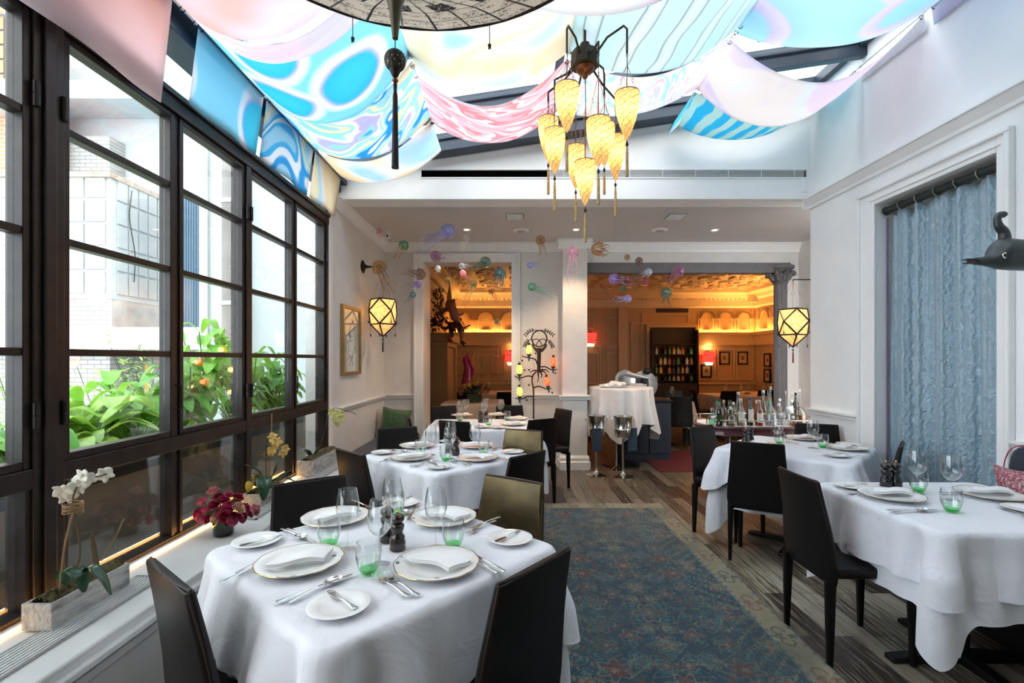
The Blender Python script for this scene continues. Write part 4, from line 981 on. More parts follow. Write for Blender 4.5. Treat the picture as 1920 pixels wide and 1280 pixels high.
# ============================================================ parasol shaped painted silk lamp (top centre)
def parasol():
    cx,cy,rz_=-.375,1.38,2.90; R=.78
    t=thing('pendant_lamp','large inverted parasol lamp of black patterned cream silk with a black tassel','lamp',(cx,cy,rz_))
    nt=NT('printed_cream_silk'); uv=nt.tc('UV'); s=nt.n('ShaderNodeSeparateXYZ',{0:nt.map(uv,(1,1,1),(-.5,-.5,0))})
    r=nt.math('MULTIPLY',nt.math('SQRT',nt.math('ADD',nt.math('POWER',s.outputs[0],2),nt.math('POWER',s.outputs[1],2))),2)
    a=nt.math('DIVIDE',nt.math('ARCTAN2',s.outputs[1],s.outputs[0]),2*PI)
    seg=nt.math('ABSOLUTE',nt.math('SUBTRACT',nt.math('FRACT',nt.math('MULTIPLY',a,16)),.5))
    def band(x,lo,hi): return nt.math('MULTIPLY',nt.math('GREATER_THAN',x,lo),nt.math('LESS_THAN',x,hi))
    rib=nt.math('GREATER_THAN',seg,.48); rings=nt.math('MAXIMUM',band(r,.60,.61),nt.math('MAXIMUM',band(r,.80,.81),nt.math('MAXIMUM',band(r,.25,.26),band(r,.975,1.0))))
    pol=nt.n('ShaderNodeCombineXYZ',{0:nt.math('MULTIPLY',a,32),1:nt.math('MULTIPLY',r,10),2:0}).outputs[0]
    vo=nt.n('ShaderNodeTexVoronoi',{'Vector':pol,'Scale':1.7},voronoi_dimensions='2D'); vd=nt.math('ADD',vo.outputs[0],nt.math('MULTIPLY',nt.noise(pol,9,2),.25)); fl=nt.math('MAXIMUM',nt.math('LESS_THAN',vd,.27),band(vd,.42,.47))
    blob=nt.math('MULTIPLY',nt.math('LESS_THAN',seg,.26),band(nt.math('ADD',r,nt.math('MULTIPLY',nt.noise(pol,2.2,3),.16)),.47,.68))
    scr=nt.n('ShaderNodeTexVoronoi',{'Vector':pol,'Scale':3.0},voronoi_dimensions='2D'); bub=nt.math('GREATER_THAN',scr.outputs[0],.17)
    blob=nt.math('MULTIPLY',blob,bub)
    w2=nt.n('ShaderNodeTexWave',{'Vector':pol,'Scale':1.3,'Distortion':7,'Detail':2}).outputs[1]; curl=band(w2,.45,.53)
    outer=nt.math('MULTIPLY',nt.math('MAXIMUM',fl,curl),nt.math('MAXIMUM',band(r,.62,.97),band(r,.28,.5)))
    chev=nt.math('MULTIPLY',nt.math('LESS_THAN',nt.math('FRACT',nt.math('MULTIPLY',nt.math('ADD',r,nt.math('MULTIPLY',seg,.25)),26)),.22),nt.math('LESS_THAN',r,.25))
    m=rib
    for k in(rings,blob,nt.math('MULTIPLY',outer,.8),chev): m=nt.math('MAXIMUM',m,k)
    col=nt.mix(nt.math('MULTIPLY',m,.95),(.62,.56,.44),(.008,.010,.02))
    tl=nt.n('ShaderNodeBsdfTranslucent',{'Color':col}); df=nt.n('ShaderNodeBsdfDiffuse',{'Color':col})
    ms=nt.done(nt.n('ShaderNodeMixShader',{0:.5,1:df.outputs[0],2:tl.outputs[0]}).outputs[0])
    H=.33; pr=[(.045,-.40),(.06,-.375),(.10,-.35),(.2,-.30),(.35,-.215),(.5,-.13),(.65,-.06),(.74,-.02),(R,0)]
    n=96; rings_=[]; uv_=[]
    for q in crv([(a_,0,b_) for a_,b_ in pr],4):
        sc=1
        rings_.append([((q.x)*math.cos(2*PI*k/n),(q.x)*math.sin(2*PI*k/n),q.z+.006*abs(math.sin(PI*k/n*16))*q.x/R) for k in range(n)])
    b=MB().loft(rings_,cap=False); uv_=[(.5+p[0]/(2*R),.5+p[1]/(2*R)) for p in b.v]
    b.build('silk_shade',ms,t,smooth=180,uv=uv_)
    MB().tube([(R*math.cos(2*PI*k/64),R*math.sin(2*PI*k/64),.001) for k in range(65)],.005,6,cap=False).build('rim_hoop',M['antique'],t)
    for k in range(16):
        a_=2*PI*(k+.5)/16; 
        MB().tube([(q.x*math.cos(a_),q.x*math.sin(a_),q.z+.004) for q in crv([(c_,0,d_) for c_,d_ in pr],2)],.0035,5).build('rib',M['antique'],t)
    MB().lathe([(.048,-.395),(.030,-.43),(.018,-.47),(.012,-.52),(.008,-.555),(.001,-.558)],(0,0,0),20).build('spike',mat('olive_bronze',(.10,.085,.05),.4,.5,var=.2),t)
    MB().tube([(0,0,-.38),(0,0,roofz(cx)-rz_+.03)],.012,8).build('down_rod',M['antique'],t)
    def bead_cord(ax,ay,L_,par,name='rim_tassel'):
        o=MB().tube([(ax,ay,0),(ax,ay,-L_)],.0018,5).ball((ax,ay,-L_-.005),.008,8,6).tube([(ax,ay,-L_-.01),(ax-.004,ay,-L_-.022)],[.006,.002],6).tube([(ax,ay,-L_-.01),(ax+.005,ay,-L_-.020)],[.006,.002],6).build(name,M['cordb'],par)
    for k in range(8):
        a_=2*PI*k/8+.47; bead_cord((R-.02)*math.cos(a_),(R-.02)*math.sin(a_),.10,t)
    # ball and tassel: pierced metal ball
    bt=NT('pierced_dark_metal'); vv=bt.n('ShaderNodeTexVoronoi',{'Vector':bt.tc(),'Scale':95}); hole=bt.math('LESS_THAN',vv.outputs[0],.20)
    mb=bt.done(bt.princ(Base_Color=bt.mix(hole,(.035,.032,.025),(.35,.33,.28)),Roughness=.5,Metallic=.4,Normal=bt.bump(vv.outputs[0],.8,.004)))
    Y=1.38; z0=P(741,114,Y)[2]-rz_
    MB().tube([(0,0,-.555),(0,0,z0+.03)],.0015,5).build('link',M['antique'],t)
    MB().ball((0,0,z0),.031,24,16).build('pierced_ball',mb,t,smooth=180)
    MB().lathe([(.018,z0-.024),(.008,z0-.045),(.002,z0-.05)],(0,0,0),14).build('ball_cap',M['antique'],t)
    z1=P(741,151,Y)[2]-rz_; MB().ball((0,0,z1),.009,12,8,(1,1,.7)).build('red_bead',mat('red_bead',(.25,.04,.015),.3),t)
    MB().tube([(0,0,z0-.05),(0,0,z1)],.0015,5).build('lower_link',M['antique'],t)
    z2=P(741,315,Y)[2]-rz_
    b=MB().lathe([(.003,z1-.005),(.006,z1-.012),(.0045,z1-.03),(.007,z1-.045),(.010,z2+.01),(.0105,z2),(.001,z2)],(0,0,0),16); b.build('tassel',M['tassel_dark'],t)
    t.location=(P(741,114,Y)[0],cy,rz_)
parasol()
# ============================================================ polyhedral silk lanterns
M['silk2']=silk('floral_silk',False,(.95,.66,.34),(.20,.08,.02),.20,26)
def poly_lantern(label,x,y,Y,size,rz,arm):
    X,_,Z=P(x,y,Y); t=thing('silk_lantern',label,'lantern',(X,Y,Z),rz,'polyhedral silk lanterns')
    # cuboctahedron standing with a downward point
    s=size*.54
    vs=[Vector((a,0,c))*s for a in(-.72,.72) for c in()]
    top=[Vector((.80*s*math.cos(a),.80*s*math.sin(a),.78*s)) for a in [PI/4+k*PI/2 for k in range(4)]]
    midv=[Vector((1.0*s*math.cos(a),1.0*s*math.sin(a),.0*s)) for a in [k*PI/2 for k in range(4)]]
    low=[Vector((.80*s*math.cos(a),.80*s*math.sin(a),-.82*s)) for a in [PI/4+k*PI/2 for k in range(4)]]
    bot=Vector((0,0,-1.6*s)); V_=top+midv+low+[bot]
    # square-on-point faces: between mid k, top k, mid k+1, low k ; triangles: top k-1, top k, mid k etc.
    fs=[]; ed=set()
    for k in range(4):
        k1=(k+1)%4
        fs.append((4+k,k,4+k1,8+k)); fs.append((k,4+k1,k1)); fs.append((8+k,4+k1,8+k1)); fs.append((8+k,8+k1,12))
    for f in fs:
        for i in range(len(f)): ed.add(tuple(sorted((f[i],f[(i+1)%len(f)]))))
    b=MB().add([tuple(v*.985) for v in V_],fs); b.build('silk_panels',M['silk2'],t,smooth=0)
    b=MB()
    for a,c in ed: b.tube([V_[a],V_[c]],.0100*size/.37,4)
    b.build('frame_bars',M['black'],t,smooth=0)
    MB().ball((0,0,.05*s),.02,12,8).build('bulb',M['fil'],t); plight('lantern_glow',(X,Y,Z+.05*s),.8,(1,.60,.25),.03)
    b=MB(); hk=arm
    for v in top: b.tube([v,(v.x*.45,v.y*.45,v.z+(hk-v.z)*.55),(0,0,hk)],.0012,4)
    for v in top: b.ball((v.x*.45,v.y*.45,v.z+(hk-v.z)*.55),.006,6,4)
    b.tube([(0,0,hk),(0,0,.2*s)],.003,6); b.build('suspension_cords',M['thread'],t)
    for v in midv+low:
        MB().tube([v,v+Vector((0,0,-.13*size/.37))],.0018,5).ball(v+Vector((0,0,-.135*size/.37)),.009,7,5).tube([v+Vector((0,0,-.14*size/.37)),v+Vector((.004,0,-.165*size/.37))],[.008,.003],6).build('bead_drop',mat('dark_red_bead',(.10,.02,.02),.5) if 'drb' not in M else M['drb'],t)
    MB().tube([bot,bot+Vector((0,0,-.03))],.002,5).ball(bot+Vector((0,0,-.035)),.010,8,6,(1,1,1.3)).build('bottom_bead',M['antique'],t)
    tassel(t,tuple(bot+Vector((0,0,-.05))),.145*size/.37,M['tassel_dark'] if 'left' in label else mat('maroon_thread',(.12,.015,.02),.7),.008)
    return t
M['drb']=mat('dark_red_bead',(.10,.02,.02),.5)
t=poly_lantern('glowing faceted silk lantern on the left wall bracket above the framed drawing',718,584,5.57,.33,PI/4,.45)
X,Y,Z=P(716,500,5.57)
t=thing('wall_bracket','black trumpet shaped wall bracket holding the left lantern','bracket',(XL,5.57,Z))
MB().lathe([(.001,0),(.075,.004),(.07,.012),(.03,.03),(.014,.06),(.010,.10)],(0,0,0),24).xf(Matrix.Rotation(PI/2,4,'Y')).build('wall_plate',M['black'],t)
MB().tube([(.09,0,0),(X-XL,0,0)],.009,8).build('arm',M['black'],t)
X2,Y2,Z2=P(1487,524,5.6)
t=poly_lantern('glowing faceted silk lantern hanging right of the grey column',1487,603,5.6,.34,PI/6,.48)
t=thing('wall_bracket','thin black right angled bracket holding the right lantern','bracket',(X2,5.6,Z2),0)
MB().tube([(0,0,-.02),(0,0,0),(3.85-X2,0,0)],.007,6).build('arm',M['black'],t)
MB().bb(3.85-X2-.012,3.85-X2,-.03,.03,-.06,.06).build('wall_plate',M['black'],t,bevel=.003)
# ============================================================ glass jellyfish
JM={}
def jm(col,edge):
    k=(col,edge)
    if k not in JM:
        t=NT('blown_glass_%d'%len(JM)); lw=t.n('ShaderNodeLayerWeight',{'Blend':.45}); f=t.math('POWER',lw.outputs[1],1.3)
        tr=t.n('ShaderNodeBsdfTransparent',{'Color':t.mix(f,tuple(.62+.38*c for c in col),edge)})
        gl=t.n('ShaderNodeBsdfGlossy',{'Roughness':.04,'Color':(1,1,1)}); df=t.n('ShaderNodeBsdfDiffuse',{'Color':col}); tl=t.n('ShaderNodeBsdfTranslucent',{'Color':col})
        d2=t.n('ShaderNodeAddShader',{0:df.outputs[0],1:tl.outputs[0]})
        a=t.n('ShaderNodeMixShader',{0:t.math('ADD',.12,t.math('MULTIPLY',f,.42)),1:tr.outputs[0],2:d2.outputs[0]})
        JM[k]=t.done(t.n('ShaderNodeMixShader',{0:t.math('ADD',.06,t.math('MULTIPLY',t.math('POWER',lw.outputs[1],3),.5)),1:a.outputs[0],2:gl.outputs[0]}).outputs[0])
    return JM[k]
jc={'pink':((.85,.50,.62),(.45,.15,.28)),'green':((.10,.42,.25),(.02,.15,.08)),'violet':((.45,.48,.85),(.15,.15,.5)),'amber':((.50,.28,.06),(.22,.09,.01)),'clear':((.85,.78,.76),(.5,.4,.4)),
'mauve':((.50,.22,.42),(.2,.05,.18)),'dkgreen':((.05,.22,.16),(.01,.07,.05)),'brown':((.30,.12,.04),(.1,.03,.01)),'purple':((.42,.28,.70),(.15,.08,.35)),'teal':((.06,.25,.30),(.01,.08,.12)),'grey':((.35,.42,.55),(.1,.13,.2)),'olive':((.30,.28,.08),(.1,.1,.02)),'magenta':((.50,.04,.16),(.2,.01,.05)),'pale':((.72,.82,.92),(.3,.4,.55))}
J=[((710,433),(715,446),11,'pink','tiny pink glass jellyfish beside the security camera',5.6),
((757,460),(740,493),19,'green','emerald glass jellyfish with amber tentacles above the left bracket','5.2'),
((840,433),(794,462),28,'violet','largest violet blue glass jellyfish with long tentacles, topmost on the left',5.1),
((711,501),(741,560),27,'amber','large amber glass jellyfish in front of the left wall bracket',5.2),
((875,447),(876,473),14,'clear','clear blush glass jellyfish right of the largest violet one',5.3),
((817,480),(836,494),20,'mauve','mauve glass jellyfish just above the left doorway corner',5.3),
((910,491),(884,508),20,'dkgreen','dark green glass jellyfish at the top of the doorway',5.4),
((787,514),(759,510),22,'brown','brown glass jellyfish at the left casing of the doorway',5.3),
((783,533),(760,535),15,'purple','purple glass jellyfish directly below the brown one',5.5),
((774,552),(757,567),12,'teal','small dark teal glass jellyfish above the left lantern height',5.3),
((821,503),(821,512),11,'pale','small pale glass jellyfish in the upper left of the doorway',5.8),
((866,499),(882,501),12,'grey','grey blue glass jellyfish left of the dark green one',5.7),
((868,512),(880,528),12,'pink','small pink glass jellyfish under the grey blue one',5.6),
((887,532),(872,570),16,'olive','olive glass jellyfish with trailing tentacles in the doorway centre',5.3),
((938,514),(937,543),23,'teal','large teal glass jellyfish at the right of the doorway',5.2),
((921,546),(934,565),12,'brown','small brown glass jellyfish below the large teal one',5.6),
((931,602),(937,615),9,'dkgreen','tiny green glass jellyfish lowest in the doorway',5.8),
((1013,450),(1018,479),18,'amber','amber glass jellyfish left of the pillar top',5.3),
((994,497),(1015,494),13,'violet','small violet glass jellyfish with tentacles to the right, left of the pillar',5.4),
((998,538),(1040,557),16,'green','green glass jellyfish with long tentacles to the right of the doorway',5.2),
((1074,473),(1071,530),23,'pink','tall pink glass jellyfish in front of the pillar',5.0),
((840,525),(840,540),11,'olive','small olive glass jellyfish in the left of the doorway',5.8),
((1122,467),(1134,470),28,'amber','round clear amber glass jellyfish at the upper left of the wide opening',5.1),
((1176,482),(1177,488),11,'amber','left small amber glass jellyfish under the beam of the wide opening',5.6),
((1198,489),(1199,496),14,'brown','right small brown glass jellyfish under the beam of the wide opening',5.6),
((1151,523),(1195,533),20,'purple','purple glass jellyfish with tentacles to the right in the wide opening',5.2),
((1169,541),(1169,546),11,'dkgreen','tiny dark green glass jellyfish ball between two purple ones',5.8),
((1177,560),(1146,561),14,'violet','violet glass jellyfish with tentacles to the left, lowest in the wide opening',5.4),
((1216,510),(1197,517),14,'pale','silvery white glass jellyfish in the wide opening',5.3),
((1210,527),(1210,532),12,'magenta','magenta glass jellyfish ball under the silvery one',5.7),
((1273,508),(1251,528),20,'mauve','rose glass jellyfish with tentacles down left in the wide opening',5.3),
((1249,549),(1248,572),21,'dkgreen','green glass jellyfish with dense short tentacles in the wide opening',5.3)]
def jelly(c,e,d,cn,label,Y,seed):
    Y=float(Y); rg=random.Random(seed); C_=Vector(P(*c,Y)); E_=Vector(P(*e,Y)); D=d*Y/F; R_=D/2
    ax=(E_-C_); L=max(ax.length,R_*1.2); ax=ax.normalized()+Vector((0,-.25,0)); ax.normalize(); m=jm(*jc[cn]); m2=jm(*jc['amber']) if seed==1 else m
    t=thing('hanging_jellyfish',label,'glass jellyfish',tuple(C_),0,'hanging glass jellyfish')
    q=ax.to_track_quat('-Z','Y'); rot=q.to_matrix().to_4x4()
    n=20; rings=[]
    for r,z in((.02,1.0),(.35,.95),(.68,.74),(.92,.38),(1.0,0),(.98,-.25),(1.02,-.42)):
        rings.append([(R_*r*math.cos(2*PI*k/n),R_*r*math.sin(2*PI*k/n),R_*(z+(.10*math.sin(k*PI*5/n*2) if z<-.3 else 0))) for k in range(n)])
    MB().loft(rings,cap=False).xf(rot).build('bell',m,t,smooth=180)
    MB().lathe([(.001,.5*R_),(.35*R_,.35*R_),(.45*R_,0),(.3*R_,-.4*R_),(.15*R_,-.9*R_),(.02*R_,-1.3*R_)],(0,0,0),10).xf(rot).build('core',m,t,smooth=180)
    b=MB()
    for k in range(7):
        a=2*PI*k/7; rr=R_*.55; p=[]
        l=L*(.75+.45*rg.random()); w1,w2=rg.random()*6,rg.random()*6
        for i in range(9):
            f=i/8; s=1+.5*f*(rg.random()*.2+.9); p.append((rr*math.cos(a)*s*(1-.2*f)+.35*R_*math.sin(f*6+w1)*f,rr*math.sin(a)*s*(1-.2*f)+.35*R_*math.sin(f*5+w2)*f,-R_*.2-l*f))
        b.tube(crv(p,2),[max(.0008,R_*.085*(1-.75*i/16)) for i in range(17)],5)
    b.xf(rot).build('tentacles',m2,t,smooth=180)
    top=CZ-C_.z
    MB().tube([(0,0,R_*.6),(0,0,top)],.0004,4).build('fishing_line',jm((.9,.9,.9),(.8,.8,.8)),t)
for i,(c,e,d,cn,lab,Y) in enumerate(J): jelly(c,e,d,cn,lab,Y,i)
# ============================================================ framed drawing
Yc=5.13
t=thing('framed_drawing','gold framed black line drawing of a face on the left wall','picture',(XL,Yc,1.63))
yw,zh_=.29,.36
b=MB()
for a,c,d,e in((-yw,-yw+.035,-zh_,zh_),(yw-.035,yw,-zh_,zh_)): b.bb(0,.035,a,c,d,e)
for a,c in((-zh_,-zh_+.035),(zh_-.035,zh_)): b.bb(0,.035,-yw+.035,yw-.035,a,c)
b.build('frame',mat('gilt_frame',(.42,.27,.10),.35,.7,var=.2,vscale=20),t,bevel=.004)
MB().bb(.002,.014,-yw+.03,yw-.03,-zh_+.03,zh_-.03).build('paper',mat('cream_paper',(.80,.76,.70),.8),t)
def stroke(pts,r=.004): return MB().tube([(q.x,q.y,q.z) for q in crv([(.015,a,c) for a,c in pts],5)],r,5)
ink=mat('black_ink',(.01,.01,.01),.7)
b=MB()
for pts in ([(-.03,-.02),(-.05,.08),(-.02,.17),(.04,.20),(.09,.15),(.11,.03),(.10,-.08),(.05,-.14),(.03,-.20)],[(-.03,-.02),(-.08,.0),(-.12,-.02),(-.07,-.05),(-.10,-.08),(-.07,-.10),(-.10,-.13),(-.05,-.17),(.03,-.16)],[(-.02,.03),(.02,.055),(.05,.045)],[(-.09,.05),(-.06,.07)],[(-.01,.0),(.02,.01),(.04,0)],[(.12,-.05),(.13,-.10),(.115,-.14)],[(-.10,-.20),(-.03,-.17),(.06,-.26)],[(.03,-.17),(-.02,-.21),(-.05,-.27)]):
    s=stroke(pts); b.add(s.v,s.f)
b.build('ink_lines',ink,t)
MB().bb(.018,.020,-yw+.03,yw-.03,-zh_+.03,zh_-.03).build('glazing',M['pane'],t,smooth=0)
# ============================================================ banquette and cushions on the left
M['navy']=mat('navy_fabric',(.012,.022,.042),.8,var=.1,sheen=.3,bump=.2,bscale=200)
t=thing('banquette','navy upholstered banquette bench along the left wall','bench',(0,0,0))
MB().bb(XL+.01,-1.25,4.75,6.42,0,.36).build('bench_base',M['plaster_rough'],t)
MB().bb(XL+.01,-1.22,4.72,6.44,.36,.46).build('seat_cushion',M['navy'],t,bevel=.025)
def pillow(name,label,loc,rot,w,h,m,thick=.06,cat='cushion'):
    t=thing(name,label,cat,loc); t.rotation_euler=rot; b=MB(); n=16
    for sgn in(1,-1):
        base=len(b.v); g=[]
        for i in range(n+1):
            for j in range(n+1):
                u,v=2*i/n-1,2*j/n-1; e=(1-u*u)*(1-v*v); k=1-.10*(1-abs(u))*(abs(v)**3)-.0
                kk=1-.10*(1-u*u)*abs(v)**4; kj=1-.10*(1-v*v)*abs(u)**4
                g.append((u*w/2*kj,sgn*thick*e**.42,v*h/2*kk))
        fs=[(i*(n+1)+j,(i+1)*(n+1)+j,(i+1)*(n+1)+j+1,i*(n+1)+j+1) for i in range(n) for j in range(n)]
        if sgn<0: fs=[f[::-1] for f in fs]
        b.add(g,fs)
    b.build('cushion_cover',m,t,smooth=180)
    pp=[(u*w/2*(1-.10*(1-v*v)*abs(u)**4),0,v*h/2*(1-.10*(1-u*u)*abs(v)**4)) for u,v in [(-1,i/6) for i in range(-6,7)]+[(i/6,1) for i in range(-5,7)]+[(1,-i/6) for i in range(-5,7)]+[(-i/6,-1) for i in range(-5,7)]]
    MB().tube(pp,.005,6,cap=False).build('cushion_piping',m,t)
    return t
M['gvelvet']=mat('green_velvet',(.020,.075,.018),.6,var=.5,vscale=25,sheen=.6)
pillow('throw_cushion','green velvet cushion leaning in the corner of the banquette',(-1.46,6.05,.64),(-.30,.15,.15),.36,.36,M['gvelvet'],.07)
pillow('throw_cushion','beige striped cushion behind the green velvet one on the banquette',(-1.58,6.20,.63),(-.2,0,.5),.34,.34,mat('beige_fabric',(.45,.40,.33),.8),.06)
# ============================================================ right banquette and paisley cushion
t=thing('corner_banquette','navy upholstered banquette along the right wall with thin red piping','bench',(2.815,.10,0))
def bq(z,w): return [(x,1.96+y,z) for x,y in rrect(.11,w,.05,5)]
MB().loft([bq(.12,1.32),bq(.78,1.32),bq(.84,1.315),bq(.89,1.295),bq(.925,1.26),bq(.948,1.21),bq(.960,1.15),bq(.965,1.08)]).build('backrest',M['navy'],t,smooth=60)
MB().loft([[(-.22+x,1.96+y,z) for x,y in rrect(.36,1.28,.05,4)] for z in(.32,.44,.47)]).build('seat',M['navy'],t,smooth=60)
MB().loft([[(-.20+x,1.96+y,z) for x,y in rrect(.32,1.2,.02,3)] for z in(0,.32)]).build('seat_base',M['black'],t)
MB().tube(crv([(-.054,2.612,.5),(-.056,2.617,.78),(-.056,2.60,.89),(-.052,2.565,.945),(-.046,2.50,.966),(-.046,2.3,.967),(-.046,1.4,.967)],5),.003,6).build('red_piping',mat('red_piping',(.35,.02,.06),.6),t)
pt=NT('paisley_linen'); pv=pt.n('ShaderNodeTexVoronoi',{'Vector':pt.mix(.08,pt.tc(),pt.n('ShaderNodeTexNoise',{'Scale':9}).outputs[1]),'Scale':13},feature='F1')
pm=pt.math('FRACT',pt.math('MULTIPLY',pv.outputs[0],4)); M['paisley']=pt.done(pt.princ(Base_Color=pt.ramp(pm,[(0,(.30,.06,.10)),(.35,(.42,.16,.20)),(.5,(.70,.58,.52)),(.75,(.30,.07,.11))]),Roughness=.85))
pillow('throw_cushion','dusty red paisley cushion at the right edge behind the right front table',(2.665,2.50,.68),(-.22,.10,1.25),.36,.38,M['paisley'],.055)
# ============================================================ black animal sculpture at right
def beast():
    Y=2.15; t=thing('hanging_animal_sculpture','dark carved animal head with white rimmed eye and curled horn at the right edge','sculpture',P(1868,488,Y))
    o=Vector(P(1868,488,Y)); k=Y/F
    def q(x,y): return (x-1868)*k,-(y-488)*k
    m=mat('painted_dark_wood',(.030,.040,.042),.42,var=.4,vscale=12,bump=.1)
    rings=[]
    for x,yt,yb,w in((1828,483,496,.018),(1845,481,498,.026),(1857,476,500,.034),(1863,466,501,.046),(1870,452,503,.060),(1876,447,504,.064),(1900,449,506,.068),(1935,453,507,.070),(1990,456,508,.070),(2040,462,505,.060),(2060,472,498,.03)):
        xx,zt_=q(x,yt); _,zb_=q(x,yb); zc=(zt_+zb_)/2; hh=(zt_-zb_)/2
        rings.append([(xx,w*math.cos(a),zc+hh*(math.sin(a) if abs(math.sin(a))<.9 else math.copysign(.97,math.sin(a)))) for a in [2*PI*i/20 for i in range(20)]])
    MB().loft(rings).build('carved_body',m,t,smooth=60)
    for dz_,w in((.004,.0),(-.006,0)):
        xx,zz=q(1828,489); MB().bb(xx-.045,xx+.01,-.014,.014,zz+dz_*1.6-.002,zz+dz_*1.6+.002).build('jaw',m,t)
    MB().bb(q(1816,0)[0],q(1830,0)[0]+.005,-.010,.010,q(0,489)[1]-.004,q(0,489)[1]+.003).build('mouth',mat('dull_red',(.12,.03,.04),.6),t)
    pts=crv([(q(1884,448)[0],0,q(0,452)[1]),(q(1882,436)[0],0,q(0,436)[1]),(q(1873,424)[0],0,q(0,424)[1]),(q(1870,412)[0],0,q(0,412)[1]),(q(1873,404)[0],0,q(0,404)[1]),(q(1881,402)[0],0,q(0,402)[1])],5)
    n=len(pts); MB().tube(pts,[.024-.010*min(1,i/(n*.55))+(.001 if i>n*.7 else 0) for i in range(n)],14).ball(pts[-1],.0165,12,8,(1,.9,.8)).build('curled_horn',m,t,smooth=60)
    ex,ez=q(1862,483); s=-.048
    e=MB().add([(ex-.008,s,ez+.004),(ex-.004,s-.003,ez-.012),(ex+.003,s-.003,ez-.014),(ex+.008,s,ez-.006),(ex+.012,s,ez+.012),(ex+.001,s-.002,ez+.013)],[(0,1,2,3,4,5)]).build('white_eye',M['china'],t,solid=.003)
    MB().ball((ex+.0005,s-.003,ez),.0058,12,8,(1,.35,1.5)).build('pupil',M['black'],t)
    xx,zz=q(1925,451); MB().tube([(xx-.02,0,zz),(xx,0,zz+.012),(xx+.03,0,zz+.012)],.003,6).build('eyelet',M['china'],t)
    MB().tube([(xx,0,zz+.01),(xx,0,roofz(2.2)-o.z)],.0012,5).build('hanging_line',M['cordb'],t)
beast()
